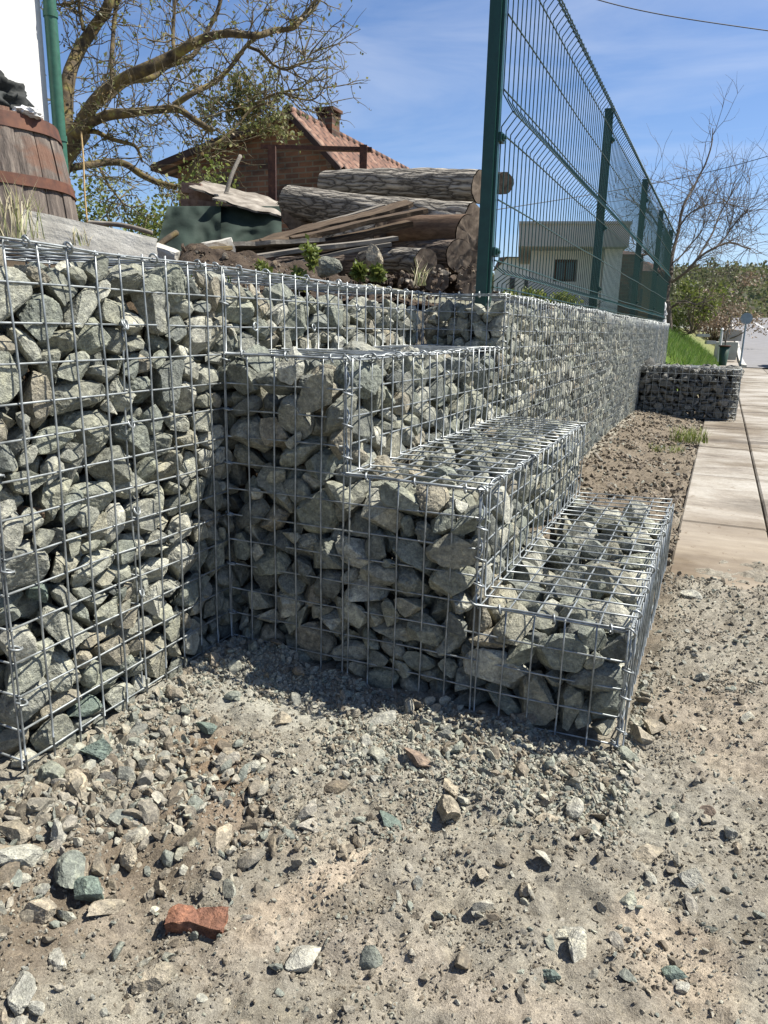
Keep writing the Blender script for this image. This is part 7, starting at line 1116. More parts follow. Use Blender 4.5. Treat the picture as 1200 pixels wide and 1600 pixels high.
# ------------------------------------------------------------------ stone fill
def fill():
    A = []    # (proto, r, pos, quat, region)
    def addset(k, region, f=None, keep=None):
        p, r, x, q = unpack(k)
        for i in range(len(p)):
            pos = Vector(x[i]); qq = Quaternion(q[i]).normalized()
            if f: pos, qq = f(pos, qq)
            if keep and not keep(pos, r[i]): continue
            A.append((int(p[i]), float(r[i]), pos, qq, region))
    addset('L', 'left', lambda p, q: (Vector((p.x, p.y, p.z + .028 * min(1, max(0, (p.z - .15) / .4)) if p.z < .70 else p.z)), q), lambda p, r: p.x > -.105 or p.y < -.40); addset('LT', 'tier'); addset('T', 'wall')
    addset('S1', 'steps', lambda p, q: (Vector((p.x, p.y, p.z * 1.07 if p.x > .5 else p.z)), q), lambda p, r: p.x < .5 or p.z + .6 * r < .202)
    addset('S2', 'steps', lambda p, q: (Vector((p.x, p.y, .2 + (p.z - .2) * 1.09 if p.x > .25 and p.z > .2 else p.z)), q), lambda p, r: p.x < .25 or p.z + .6 * r < .402)
    addset('S3', 'steps', lambda p, q: (Vector((p.x, p.y, .4 + (p.z - .4) * 1.07 if p.z > .4 else p.z)), q))
    for k in range(7):      # the long wall repeats one metre of fill, turned and mirrored along its length
        if k % 2 == 0: addset('M', 'wall' if k < 2 else 'far', lambda p, q: (Vector((p.x, p.y + k, p.z)), q), lambda p, r: p.y < k + 2.03)
        else: addset('M', 'wall' if k < 2 else 'far', lambda p, q: (Vector((p.x, 3.0 - p.y + k, p.z)), Quaternion((1, 0, 0), .5) @ q), lambda p, r: p.y > k + .98)
    # low cage far along the wall: the same loose fill, two courses
    for dz in (.02, .185):
        addset('S1', 'low', lambda p, q: (Vector((p.x + .24 if dz < .1 else 1.0 - p.x, p.y + 5.155, p.z * .98 + dz)), q), lambda p, r: p.y < 5.60 and .27 < p.x < .965)
    for dz in (.05, .22): addset('S1', 'low', lambda p, q: (Vector((1.0 - p.x if dz < .1 else p.x + .24, p.y + 5.27, p.z * .98 + dz)), q), lambda p, r: p.y < 5.55 and .27 < p.x < .96)
    for k in range(3): addset('S1', 'low', lambda p, q: (Vector((.255 + (1.0 - p.y) * .72, 5.19 + (.75 - p.x) * 1.1 + k * .17, .37 - .03 * k)), q), lambda p, r: p.y < 5.62 and p.x < .96)
    Q = []
    for a in A:
        p = a[2]; d = (p - CC); D = d.length; s = -a[1] / D
        reg = a[4]
        vis = {'left': p.x > -.075, 'tier': p.x > -.06 or p.z > .69, 'steps': p.y < .075 or (p.z > (.145 if p.x > .5 else .34 if p.x > .25 else .54)) , 'wall': p.x > .19, 'far': False, 'low': False}[reg]
        dd = M3.transposed() @ d; u = 600 + CF * dd.x / -dd.z; v = 800 - CF * dd.y / -dd.z
        if not (-20 < u < 1220 and -20 < v < 1620): vis = False
        Q.append((s if vis else 1, a, u, v))
    Q.sort(key=lambda t: t[0])
    near, rest = Q[:294], Q[294:]
    lab = {'left': ('rough grey-green quarry stone held behind the mesh of the tall left gabion cage', 'stones in the tall left gabion'),
           'tier': ('pale grey quarry stone in the flat gabion tier below the soil heap and weeds', 'stones in the flat gabion tier'),
           'steps': ('grey quarry stone packed in the stepped gabion cage in the middle', 'stones in the stepped gabion'),
           'wall': ('grey quarry stone in the high gabion cage behind the stair tiers', 'stones in the high gabion behind the steps')}
    special = [((22, 850), M_STONE_BROWN, 'rusty brown stone behind the left mesh, a lone brown one near the left edge'), ((30, 965), M_STONE_TEAL, 'blue-grey stone behind the left mesh close to the left edge, below the brown stone'),
               ((150, 1110), M_STONE_TEAL, 'bluish stone low in the tall left cage, just above the gravel')]
    used = {}
    for (u0, v0), m, lb in special:
        j = min((i for i in range(len(near)) if near[i][1][4] == 'left' and near[i][1][2].x > -.05 and i not in used), key=lambda i: (near[i][2] - u0) ** 2 + (near[i][3] - v0) ** 2); used[j] = (m, lb)
    for i, (_, a, u, v) in enumerate(near):
        m = used[i][0] if i in used else M_STONE
        o = bpy.data.objects.new('stone', proto_hi(a[0], m)); COL.objects.link(o)
        o.location = a[2]; o.scale = (a[1] * (.95 if a[4] == 'left' else 1.03),) * 3; o.rotation_mode = 'QUATERNION'; o.rotation_quaternion = a[3]
        if i in used: tag(o, used[i][1], 'stone')
        else:
            z = a[2].z; x = a[2].x; l0, g0 = lab[a[4]]
            if a[4] == 'left':
                if z > .60: l0, g0 = 'rough grey stone in the top course of the tall left gabion, under its lid', 'top course stones of the tall left gabion'
                elif z > .35: l0, g0 = 'rough grey-green stone in the upper middle of the tall left gabion cage', 'upper middle stones of the tall left gabion'
                elif z > .14: l0, g0 = 'rough grey-green stone in the lower middle of the tall left gabion cage', 'lower middle stones of the tall left gabion'
                else: l0, g0 = 'rough grey stone in the bottom course of the tall left gabion', 'bottom course stones of the tall left gabion'
            elif a[4] == 'steps':
                if z > .40: l0, g0 = 'grey stone in the top tier of the stepped gabion cage', 'stones in the top tier of the steps'
                elif z > .20: l0, g0 = 'grey stone level with the middle tier of the stepped gabion cage', 'stones in the middle tier of the steps'
                elif x > .5: l0, g0 = 'grey stone in the lowest, rightmost step of the stepped gabion cage', 'stones in the lowest step'
                else: l0, g0 = 'grey stone in the shaded bottom layer of the steps, left of the lowest step', 'stones in the shaded bottom layer'
            tag(o, l0, 'stone', g0)
    nearrest = [(a[0], a[1], a[2][:], a[3][:]) for _, a, u, v in rest if a[2].y < 2.2]
    far = [(a[0], a[1], a[2][:], a[3][:]) for _, a, u, v in rest if a[2].y >= 2.2 and a[4] != 'low']
    low = [(a[0], a[1], a[2][:], a[3][:]) for _, a, u, v in rest if a[4] == 'low']
    merge_stones('stone_fill', low, PROTO_LO, M_STONE_SHADED, 'stones coloured darker for shade, filling the low detached gabion by the paving', 'stone fill')
    merge_stones('stone_fill', nearrest + far, PROTO_MID if False else PROTO_LO, M_STONE, 'remaining grey quarry stones filling the gabion cages and the long wall', 'stone fill')
fill()

# ------------------------------------------------------------------ gravel, clods, single rocks
def ico_proto(seed, sub, rough=.25):
    rn = random.Random(seed); b_ = bmesh.new(); bmesh.ops.create_icosphere(b_, subdivisions=sub, radius=1)
    s = Vector((1.15, rn.uniform(.6, .98), rn.uniform(.4, .8)))
    pl = [(Vector((rn.gauss(0, 1), rn.gauss(0, 1), rn.gauss(0, 1))).normalized(), rn.uniform(.34, .72)) for _ in range(8)]
    for v in b_.verts:
        p = v.co * (1 + rn.uniform(-rough, rough) * (.8 if sub > 1 else 1))
        for n, d in pl:
            t = p.dot(n)
            if t > d: p = p - n * (t - d)
        v.co = Vector((p.x * s.x, p.y * s.y, p.z * s.z))
    b_.verts.index_update(); r = bm_arrays(b_); b_.free(); return r
G0 = [ico_proto(i, 1, .25) for i in range(12)]; G1 = [ico_proto(40 + i, 2, .10) for i in range(12)]
nr = np.random.RandomState(8)
def blocked(x, y):
    return (x < .0) | ((y > -.004) & (y < 1.0) & (x < .755)) | ((y >= 1.0) & (x < .25)) | ((y > 5.14) & (x < 1.0)) 
def scatter(n, dens, rmin, rmax, power, reg, protos, sink=.35):
    out = []; tot = 0
    while tot < n:
        k = 4000; x = nr.uniform(reg[0], reg[1], k); y = nr.uniform(reg[2], reg[3], k)
        r = rmin * (rmax / rmin) ** (nr.rand(k) ** power)
        ok = (~blocked(x, y - r * .7)) & (~blocked(x - r * .7, y)) & (nr.rand(k) < dens(x, y)) 
        ok &= ~((x > .775) & (y > 1.0) & (nr.rand(k) > .03))
        x, y, r = x[ok], y[ok], r[ok]; z = ground_z(x, y) + r * sink * .6
        q = nr.randn(len(x), 4)
        for i in range(len(x)): out.append((int(nr.randint(len(protos))), float(r[i]), (x[i], y[i], z[i]), q[i]))
        tot += len(x)
    return out
def foot(x, y):      # close to the foot of the cages
    d = np.maximum(np.maximum(-y, 0), 0); e = fbm(x, y, 5, 3)
    return smooth(.26, .05, np.where(x < .78, -y, 9) + e * .25) + smooth(.16, .02, x + e * .15) * (y < 0) * .8
def left(x, y): return smooth(.34, .05, x + fbm(x, y, 5, 3) * .3) * smooth(-.15, -.4, y)
def heap(x, y): return np.clip(fbm(x, y, 12, 3) * 2.2 + .35, .03, 1)
NEAR = (0, 1.35, -.85, .35)
gx = scatter(5200, lambda x, y: np.clip(foot(x, y) * 1.1 - .12, 0, 1), .003, .0085, 1.5, NEAR, G1)
gv = scatter(20000, lambda x, y: np.clip(foot(x, y) * .95 + .05 + .25 * heap(x, y) * (fbm(x, y, 3, 2) > .05), 0, 1), .0016, .0058, 1.6, NEAR, G0)
gv9 = scatter(760, lambda x, y: np.clip(foot(x, y) * .9 + .03 + .15 * left(x, y), 0, 1) * (fbm(x, y, 14, 2) > -.12), .005, .0115, 2.4, NEAR, G1)
merge_stones('gravel', gv, G0, M_GRAVEL, 'loose grey-green gravel and chips spread along the foot of the cages', 'gravel')
g2 = scatter(120, lambda x, y: np.clip(foot(x, y) * .35 + .03 + 1.0 * left(x, y), 0, 1), .009, .019, 2.2, NEAR, G1, .5)
merge_stones('rubble', g2 + gv9 + gx, G1, M_GRAVEL, 'larger grey stone chippings lying loose on the dirt in the foreground', 'rubble')
cl = scatter(30000, lambda x, y: np.clip(heap(x, y) * .8 + .5 * left(x, y) + .12, 0, 1), .0012, .0043, 1.9, NEAR, G0)
merge_stones('soil_crumbs', cl, G0, M_CLOD, 'dry brown crumbs of earth covering the foreground', 'dirt')
c3 = scatter(60, lambda x, y: left(x, y) + .01, .009, .024, 1.8, NEAR, G1, .25)
c2 = c3 + scatter(380, lambda x, y: np.clip(heap(x, y) * .2 + 1.0 * left(x, y) + .06, 0, 1), .0045, .011, 2.6, NEAR, G1, .2)
c4 = scatter(3200, lambda x, y: np.clip(heap(x, y), .15, 1) * (x < .80 + .1 * fbm(x, y, 3)), .004, .020, 2.4, (.25, .9, .95, 5.15), G1, .2)
merge_stones('soil_clods', c4, G1, M_CLOD_MID, 'lumps of brown earth on the strip between the long wall and the paving', 'dirt')
merge_stones('soil_clods', c2, G1, M_CLOD, 'lumps of dry earth strewn beside the cages and in the lower left', 'dirt')
cl2 = scatter(7500, lambda x, y: .25 + heap(x, y), .0013, .0060, 2.2, (.76, 1.45, .30, 1.5), G0)
merge_stones('soil_crumbs', cl2, G0, M_CLOD, 'dry crumbs and grit between the lowest step and the first paving slab', 'dirt')
g3 = scatter(160, lambda x, y: .5 + 0 * x, .003, .009, 2, (.76, 1.4, .30, 1.2), G1, .4) + scatter(260, lambda x, y: .3 + 0 * x, .004, .015, 1.7, (.25, .95, .95, 5.15), G1, .4)
merge_stones('scattered_chips', g3, G1, M_GRAVEL, 'pale stone chips strewn on the strip of earth between wall and paving', 'gravel')

ROCKS = [(697, 1278, 27, 'c', 'pale cream angular rock alone in the middle of the foreground'), (654, 1197, 20, 'b', 'brown rock at the edge of the grey gravel below the mesh'),
 (139, 1404, 21, 't', 'pale blue-green stone in the lower left rubble'), (166, 1428, 27, 'c', 'flat tan stone beside the blue-green one'),
 (478, 1500, 27, 'w', 'pale grey angular rock at the lower end of the light streak of dirt'), (905, 1486, 22, 'w', 'rounded pale rock, lower of a touching pair in the lower right'),
 (890, 1466, 17, 'w', 'flat pale stone touching the top of a rounder rock in the lower right'), (1006, 1341, 24, 'c', 'tan two-toned rock on bare dirt right of the cage corner'),
 (1078, 1378, 20, 'w', 'bright pale stone near the right edge of the foreground dirt'), (857, 1284, 15, 'c', 'small cream stone in the chips below the cage corner'),
 (896, 1264, 14, 'w', 'small white flat stone just above a cream one below the cage corner'), (607, 1293, 18, 't', 'whitish green stone left of the big cream rock'),
 (701, 1238, 16, 'c', 'small tan stone touching the top of the big cream rock'), (1049, 1528, 17, 't', 'thin greenish flake in the lower right corner area'),
 (1065, 1543, 9, 'w', 'tiny pale pebble next to the greenish flake'), (861, 1533, 14, 't', 'blue-green chip on the bare dirt near the bottom'),
 (822, 1396, 16, 'c', 'cream stone half sunk in dirt right of centre'), (945, 1334, 13, 'w', 'flat pale greenish stone left of the tan two-toned rock'),
 (979, 1415, 16, 'g', 'grey elongated stone right of centre on the dirt'), (1139, 1308, 12, 'w', 'small white upright stone near the right edge'),
 (1103, 1273, 11, 'p', 'dark reddish pebble above the small white upright stone'), (1000, 1163, 24, 'c', 'rounded cream rock against the front right corner of the cage'),
 (1020, 1142, 17, 'c', 'tan rock behind the rounded cream rock at the cage corner'), (982, 1188, 14, 'g', 'dark greenish pebble below the cage corner'),
 (78, 1222, 26, 'g', 'grey-green block at the foot of the left cage corner'), (150, 1180, 30, 't', 'large flat greenish slab leaning at the foot of the left mesh'),
 (120, 1228, 17, 'c', 'cream stone at the foot of the left cage'), (172, 1250, 21, 'g', 'rounded grey stone in the left rubble'), (90, 1305, 18, 'w', 'tall grey stone standing on end in the left rubble'),
 (24, 1338, 28, 'g', 'big grey stone at the left edge half way down the rubble'), (20, 1302, 20, 'c', 'rounded tan stone at the left edge'), (344, 1322, 21, 'c', 'cream stone at the right end of the left rubble'),
 (292, 1330, 21, 'g', 'flat grey stone next to a cream stone in the rubble'), (205, 1350, 19, 'c', 'tan stone in the middle of the left rubble'), (92, 1512, 24, 'w', 'pale stone low at the left'),
 (32, 1562, 27, 'w', 'white stone in the bottom left corner'), (55, 1582, 16, 'w', 'small white stone beside the corner one'), (240, 1540, 22, 'c', 'worn tan stone bedded in the dirt at the bottom left'),
 (592, 1187, 20, 'g', 'flat grey slab at the edge of the gravel'), (575, 1166, 14, 'w', 'pale green chip resting on gravel'), (594, 1128, 17, 'w', 'round pale stone where the shadow ends on the gravel'),
 (325, 1140, 15, 't', 'greenish flake at the top of the gravel by the mesh'), (440, 1130, 14, 'c', 'light brown piece in the pale gravel'), (755, 1372, 12, 'c', 'small tan stone right of the light streak'),
 (585, 1222, 9, 'w', 'little white chip left of the brown rock'), (1098, 1063, 10, 'g', 'small grey stone on the dirt near the right edge'), (1078, 932, 12, 'w', 'white flake on the dirt by the near slab'),
 (115, 1375, 24, 'g', 'rough grey-brown stone above the blue-green one'), (60, 1430, 22, 'c', 'brownish rock at the left below the rubble'), (250, 1395, 15, 'c', 'yellowish stone above the brick piece')]
MR = {'c': M_STONE_CREAM, 'b': M_STONE_PINK, 't': M_STONE_TEAL, 'w': M_STONE_WHITE, 'g': M_STONE, 'p': M_STONE_PINK}
def rocks():
    rn = random.Random(77)
    for i, (u, v, r, c, lab) in enumerate(ROCKS):
        p = PZ(u, v, 0); p = PZ(u, v, float(ground_z(p.x, p.y, False))); D = (p - CC).dot(FW); R = r * D / CF * 1.4
        o = bpy.data.objects.new('rock', proto_hi(rn.randrange(NPR), MR[c])); COL.objects.link(o)
        zs = .6 if 'fl' in lab else .85
        o.location = (p.x, p.y, float(ground_z(p.x, p.y, False)) + R * zs * .33); o.scale = (R, R * .9, R * zs * 1.2); o.rotation_euler = (rn.uniform(-.4, .4), rn.uniform(-.4, .4), rn.uniform(0, 6.28))
        if 'on end' in lab: o.rotation_euler = (0, 1.3, .5)
        tag(o, lab, 'rock')
    # broken brick
    p = PZ(306, 1430, 0); b_ = bmesh.new(); bmesh.ops.create_cube(b_, size=1); bmesh.ops.subdivide_edges(b_, edges=b_.edges[:], cuts=9, use_grid_fill=True)
    for v in b_.verts:
        q = Vector((v.co.x * .064, v.co.y * .025, v.co.z * .02)); n_ = noise.noise_vector(q * 40) * .006 + noise.noise_vector(q * 130) * .003; q += n_
        q.z -= max(0, abs(v.co.x) - .35) * .03; v.co = q
    me = bpy.data.meshes.new('broken_brick'); b_.to_mesh(me); b_.free(); me.materials.append(M_BRICK)
    o = bpy.data.objects.new('broken_brick', me); COL.objects.link(o); o.location = (p.x, p.y, float(ground_z(p.x, p.y, False)) + .010)
    o.rotation_euler = (.1, -.05, math.radians(20)); tag(o, 'broken piece of orange-red brick lying in the dirt', 'brick')
rocks()

# ------------------------------------------------------------------ fence on the wall
def fence():
    posts = [1.06, 3.08, 5.0, 6.55, 8.0]; fx = .165; t = thing('panel_fence', 'green welded wire panel fence with folded wires standing on the long gabion wall', 'fence', (fx, 4.5, .75))
    zt = 1.735
    for y in posts:
        mb = MB(); mb.box((fx, y, (zt + .72) / 2), (.033, .050, zt - .72)); mb.box((fx, y, zt + .003), (.037, .054, .008))
        mb.box((fx + .0195, y - .006, (zt + .72) / 2), (.009, .020, zt - .74))
        mb.build('post', M_GREEN, t, smooth=False)
        for z in (.873, 1.178, 1.6):
            mb = MB(); mb.box((fx + .022, y + .008, z), (.020, .038, .024)); mb.box((fx + .034, y + .008, z), (.006, .022, .015)); mb.tube([(fx + .03, y + .008, z), (fx + .042, y + .008, z)], .005, 6)
            mb.build('clip', M_GREEN, t, smooth=False)
    F = [(.765, 0), (.79, 0), (.812, .030), (.834, 0), (.85, 0), (1.015, 0), (1.195, 0), (1.208, 0), (1.245, .030), (1.292, 0), (1.31, 0), (1.485, 0), (1.64, 0), (1.652, 0), (1.69, .030), (1.715, .006), (1.755, 0)]
    rods = [(.775, 0), (.812, .030), (.85, 0), (1.015, 0), (1.19, 0), (1.242, .030), (1.300, 0), (1.485, 0), (1.632, 0), (1.69, .030), (1.717, .006)]
    for a, b_ in zip(posts, posts[1:]):
        mb = MB(); L = b_ - a; n = int(L / .05)
        for i in range(n + 1):
            y = a + .012 + (L - .024) * i / n + wrn.uniform(-.001, .001); mb.tube([(fx + .024 + d, y, z) for z, d in F], .0019, 5 if a < 3 else 4)
        for z, d in rods: 
            mb.tube([(fx + .0275 + d, a + .006 + (L - .012) * q / 8, z + .002 * math.sin(q)) for q in range(9)], .0024, 5)
        mb.build('panel', M_GREEN, t)
    return t
fence()

YW = math.atan2(RT.y, RT.x)      # azimuth across the picture
def branch_curve(pts, n=10):
    """catmull-rom through world points"""
    p = [Vector(q) for q in pts]; p = [p[0] * 2 - p[1]] + p + [p[-1] * 2 - p[-2]]; out = []
    for i in range(1, len(p) - 2):
        for k in range(n):
            t = k / n; a, b_, c, d = p[i - 1:i + 3]
            out.append(.5 * ((2 * b_) + (c - a) * t + (2 * a - 5 * b_ + 4 * c - d) * t * t + (3 * b_ - a - 3 * c + d) * t ** 3))
    out.append(p[-2]); return out
def noisy(pts, amp, sc, seed):
    return [q + noise.noise_vector(q * sc + Vector((seed, 0, 0))) * amp for q in pts]
def leaf(mb, p, s, rn, el=1.6):
    a = Vector((rn.gauss(0, 1), rn.gauss(0, 1), rn.gauss(0, 1))).normalized(); b_ = a.orthogonal().normalized(); b_.rotate(Quaternion(a, rn.uniform(0, 6.28)))
    mb.add([p, p + a * s * el * .5 + b_ * s * .45, p + a * s * el, p + a * s * el * .5 - b_ * s * .45], [(0, 1, 2, 3)])
def twigs(mb, lm, base, n, L0, L1, r, rn, up=.3, sub=3, leaves=0, lsz=.03, droop=0, kk=4, ends=None):
    """n twigs from the points of the base polylines"""
    for _ in range(n):
        line = rn.choice(base); i = rn.randrange(max(1, int(len(line) * .12)), len(line)); p = line[i].copy(); d = (line[i] - line[i - 1]).normalized()
        dr = (Vector((rn.gauss(0, 1), rn.gauss(0, 1), rn.gauss(0, 1))) + d * .7 + Vector((0, 0, up))).normalized(); L = rn.uniform(L0, L1)
        def grow(p, dr, L, r, lev):
            m = 6; q = [p.copy()]; 
            for k in range(m):
                dr = (dr + Vector((rn.gauss(0, .22), rn.gauss(0, .22), rn.gauss(0, .22) + up * .12 - droop * .1))).normalized(); p = p + dr * L / m; q.append(p.copy())
                if leaves and lm is not None:
                    for _l in range(leaves):
                        if rn.random() < (.33 if leaves == 1 else .7): leaf(lm, p + Vector((rn.gauss(0, .012), rn.gauss(0, .012), rn.gauss(0, .012))), lsz * rn.uniform(.5, 1.2), rn)
            mb.tube(q, np.linspace(r, r * .35, m + 1), kk, cap=False)
            if lev > 0:
                for _s in range(sub):
                    k = rn.randrange(1, m); d2 = (q[k + 1] - q[k]).normalized(); d2 = (d2 + Vector((rn.gauss(0, .8), rn.gauss(0, .8), rn.gauss(0, .8)))).normalized(); grow(q[k], d2, L * rn.uniform(.35, .65), r * .6, lev - 1)
        grow(p, dr, L, r, 1)

def big_tree():
    rn = random.Random(21); D = 6.2
    def W(pts): return [P(u, v, D + d) for u, v, d in pts]
    K = D / CF
    limbs = [  # (points (u, v, depth offset), start width px, end width px)
        ([(78, 420, 0), (84, 330, 0), (92, 260, 0), (108, 222, 0), (124, 198, 0)], 40, 34),
        ([(104, 226, 0), (101, 180, .05), (106, 135, .1), (116, 98, .2), (130, 66, .3), (150, 38, .3), (168, 12, .2), (178, -30, .2), (185, -80, 0)], 24, 13),
        ([(118, 205, 0), (140, 172, -.1), (163, 146, -.2), (195, 124, -.3), (228, 108, -.4), (262, 88, -.4), (292, 72, -.5), (318, 62, -.5), (352, 58, -.6), (402, 57, -.6), (430, 45, -.5), (462, 40, -.5), (480, 20, -.4), (503, -8, -.4)], 22, 4),
        ([(150, 165, 0), (176, 142, .3), (205, 130, .5), (238, 126, .6), (262, 108, .7), (300, 90, .7), (330, 40, .8), (345, 0, .8), (352, -50, .8)], 14, 6),
        ([(116, 214, 0), (140, 196, -.3), (170, 182, -.4), (206, 178, -.5), (246, 172, -.5), (276, 170, -.6), (306, 190, -.6), (332, 206, -.5)], 17, 7),
        ([(98, 266, 0), (120, 260, .1), (160, 254, .3), (194, 256, .4), (220, 272, .5), (246, 284, .6), (275, 294, .6)], 12, 10),
        ([(128, 208, 0), (150, 208, -.2), (172, 217, -.2), (205, 222, -.3), (215, 232, -.3), (221, 250, -.3)], 9, 3),
        ([(173, 128, 0), (175, 90, .2), (178, 50, .3), (182, 10, .3), (184, -40, .3)], 8, 6),
        ([(271, 84, -.3), (271, 50, -.2), (272, 0, -.2), (274, -40, 0)], 6, 4),
        ([(272, 165, -.3), (300, 148, -.3), (330, 135, -.2), (352, 118, -.2), (370, 95, -.2), (388, 72, -.2), (420, 50, -.2), (455, 43, -.1), (478, 22, 0), (497, 0, 0)], 9, 3),
        ([(388, 72, -.2), (408, 82, -.2), (425, 100, -.2), (443, 108, -.2), (462, 100, -.2), (478, 92, -.1), (490, 75, -.1)], 5, 2),
        ([(400, 165, .2), (425, 152, .2), (450, 142, .2), (470, 134, .2), (485, 122, .2)], 5, 2),
        ([(440, 145, .2), (460, 152, .2), (485, 157, .3), (500, 150, .3), (512, 130, .3)], 4, 1.5),
        ([(128, 45, 0), (124, 20, 0), (122, -20, 0), (120, -50, 0)], 6, 4), ([(76, 4, 0), (96, 8, 0), (116, 5, 0), (130, -8, 0)], 4, 3),
        ([(243, 284, .6), (215, 250, .5), (190, 265, .4), (205, 330, .3)], 1, 1), ([(156, 262, .2), (172, 290, .1), (186, 310, 0), (195, 322, 0)], 5, 2),
        ([(290, 280, .4), (320, 240, .3), (350, 215, .3), (390, 175, .4), (430, 160, .4)], 6, 4)]
    t = thing('budding_tree', 'mossy branching tree just coming into leaf behind the barrel and white house', 'tree', W([(80, 430, 0)])[0])
    tr = MB(); br = MB(); lines = []
    for i, (pts, w0, w1) in enumerate(limbs):
        if i == 15: continue
        c = noisy(branch_curve(W(pts), 7), .035, 2.2, i * 3); lines.append(c); m = tr if i < 1 else br
        n = len(c); r = np.linspace(w0 / 2 * K, w1 / 2 * K, n) * (1 + .10 * np.array([noise.noise(q * 6) for q in c]))
        m.tube(c, r, 10)
    # burls and moss cushions on the limbs
    tr.build('trunk', M_TRUNK, t); br.build('limb', M_TRUNK, t)
    tw = MB(); lf = MB(); base = lines[1:5] + lines[3:5] + lines[7:]
    twigs(tw, lf, base, 250, .22, .62, .0062, rn, .25, 4, 1, .024)
    twigs(tw, lf, lines[5:7] + lines[4:5], 45, .2, .5, .005, rn, -.1, 4, 1, .022)
    vine = [noisy(branch_curve([P(300 + 30 * i + rn.uniform(-20, 20), 205 - 8 * min(i, 3) + rn.uniform(-10, 30), D + 1), P(330 + 30 * i + rn.uniform(-20, 20), 160 + 14 * max(0, i - 2) + rn.uniform(-20, 30), D + 1)], 10), .03, 3, i) for i in range(5)]
    twigs(tw, lf, vine, 75, .2, .5, .005, rn, .2, 4, 2, .030)
    tw.build('twig', M_TWIG, t); lf.build('foliage', M_LEAF, t)
big_tree()

def far_tree():
    rn = random.Random(5); D = 13.5; K = D / CF; W = lambda pts: [P(u, v, D + d) for u, v, d in pts]
    t = thing('bare_tree', 'bare spreading tree beside the road past the end of the fence', 'tree', W([(1046, 520, 0)])[0]); tr = MB(); br = MB(); lines = []
    limbs = [([(1046, 540, 0), (1045, 480, 0), (1046, 450, 0), (1048, 420, 0)], 10, 7), ([(1048, 425, 0), (1052, 390, .2), (1062, 350, .3), (1072, 315, .3), (1090, 280, .5), (1105, 255, .5), (1115, 225, .5), (1118, 200, .5)], 6, 1.5),
             ([(1048, 440, 0), (1070, 425, -.3), (1095, 402, -.4), (1118, 388, -.5), (1140, 380, -.5), (1160, 384, -.5), (1175, 388, -.5)], 5, 1.5), ([(1095, 402, -.4), (1110, 370, 0), (1125, 335, .2), (1140, 310, .2), (1150, 290, .2)], 3.5, 1.2),
             ([(1050, 400, 0), (1040, 370, -.2), (1020, 340, -.2), (1000, 320, -.1)], 4, 1.5), ([(1058, 360, 0), (1080, 330, -.3), (1110, 318, -.3), (1135, 322, -.3)], 3, 1), ([(1120, 388, -.4), (1140, 360, -.2), (1158, 340, -.2), (1172, 325, -.2)], 3, 1),
             ([(1050, 480, 0), (1068, 470, -.4), (1085, 478, -.5), (1100, 470, -.5)], 4, 1.5), ([(1050, 410, 0), (1070, 390, .2), (1090, 365, .4), (1100, 345, .4)], 3, 1), ([(1046, 450, 0), (1030, 420, .3), (1010, 395, .4), (990, 380, .4)], 4, 1.2)]
    for i, (pts, a, b_) in enumerate(limbs):
        c = noisy(branch_curve(W(pts), 6), .08, 1.3, i * 5); lines.append(c); (tr if i == 0 else br).tube(c, np.linspace(a / 2 * K, b_ / 2 * K, len(c)), 7)
    tr.build('trunk', M_TWIG_GREY, t); br.build('limb', M_TWIG_GREY, t)
    tw = MB(); twigs(tw, None, lines[1:], 215, .5, 1.4, .0065, rn, .35, 4, 0, kk=3); tw.build('twig', M_TWIG_GREY, t)
far_tree()

def bushy(name, label, cat, c, R, n, m, lsz, group=None, seed=0, stems=True):
    rn = random.Random(seed); t = thing(name, label, cat, (c[0], c[1], c[2] - R[2] * .9), group); lf = MB(); st = MB()
    cl = [(Vector((rn.gauss(0, .42), rn.gauss(0, .42), rn.gauss(0, .40))), rn.uniform(.25, .45)) for _ in range(16)]
    for i in range(n):
        o, s = rn.choice(cl); d = Vector((rn.gauss(0, 1), rn.gauss(0, 1), rn.gauss(0, 1))).normalized() * s * rn.random() ** .4
        q = o + d; leaf(lf, Vector((c[0] + q.x * R[0], c[1] + q.y * R[1], c[2] + q.z * R[2])), lsz * rn.uniform(.6, 1.3), rn, 1.5)
    for o, s in cl:
        e = Vector((c[0] + o.x * R[0], c[1] + o.y * R[1], c[2] + o.z * R[2])); b_ = Vector((c[0], c[1], c[2] - R[2]))
        st.tube(noisy(branch_curve([b_, b_.lerp(e, .5) + Vector((0, 0, -.1 * R[2])), e], 5), .03 * R[0], 3, s * 9), np.linspace(.02 * R[0], .006 * R[0], 11), 5)
    lf.build('foliage', m, t); st.build('stem', M_TWIG, t); return t
c = P(205, 345, 8.5); bushy('shrub', 'yellow-green shrub behind the concrete slab, between tree and brick shed', 'shrub', c, (.95, .7, .75), 6000, M_LEAF_SHRUB, .035, seed=2)
c = P(1085, 478, 14.0); bushy('shrub', 'olive-green bush at the foot of the bare tree by the road', 'shrub', c, (.55, .5, .50), 1900, M_LEAF_SHRUB, .05, seed=3)
c = P(1120, 492, 24.0); bushy('shrub', 'reddish-brown leafless bush behind the grass bank', 'shrub', c, (1.5, 1.2, .9), 3500, leafm('brown_brush', [(.22, .16, .10), (.28, .20, .14), (.18, .14, .08), (.30, .24, .17)], .2), .06, seed=4)
c = P(850, 470, 8.5); bushy('shrub', 'low green shrub seen through the fence in front of the small flat-roofed building', 'shrub', c, (.35, .35, .17), 1100, M_LEAF_SHRUB, .035, seed=6)

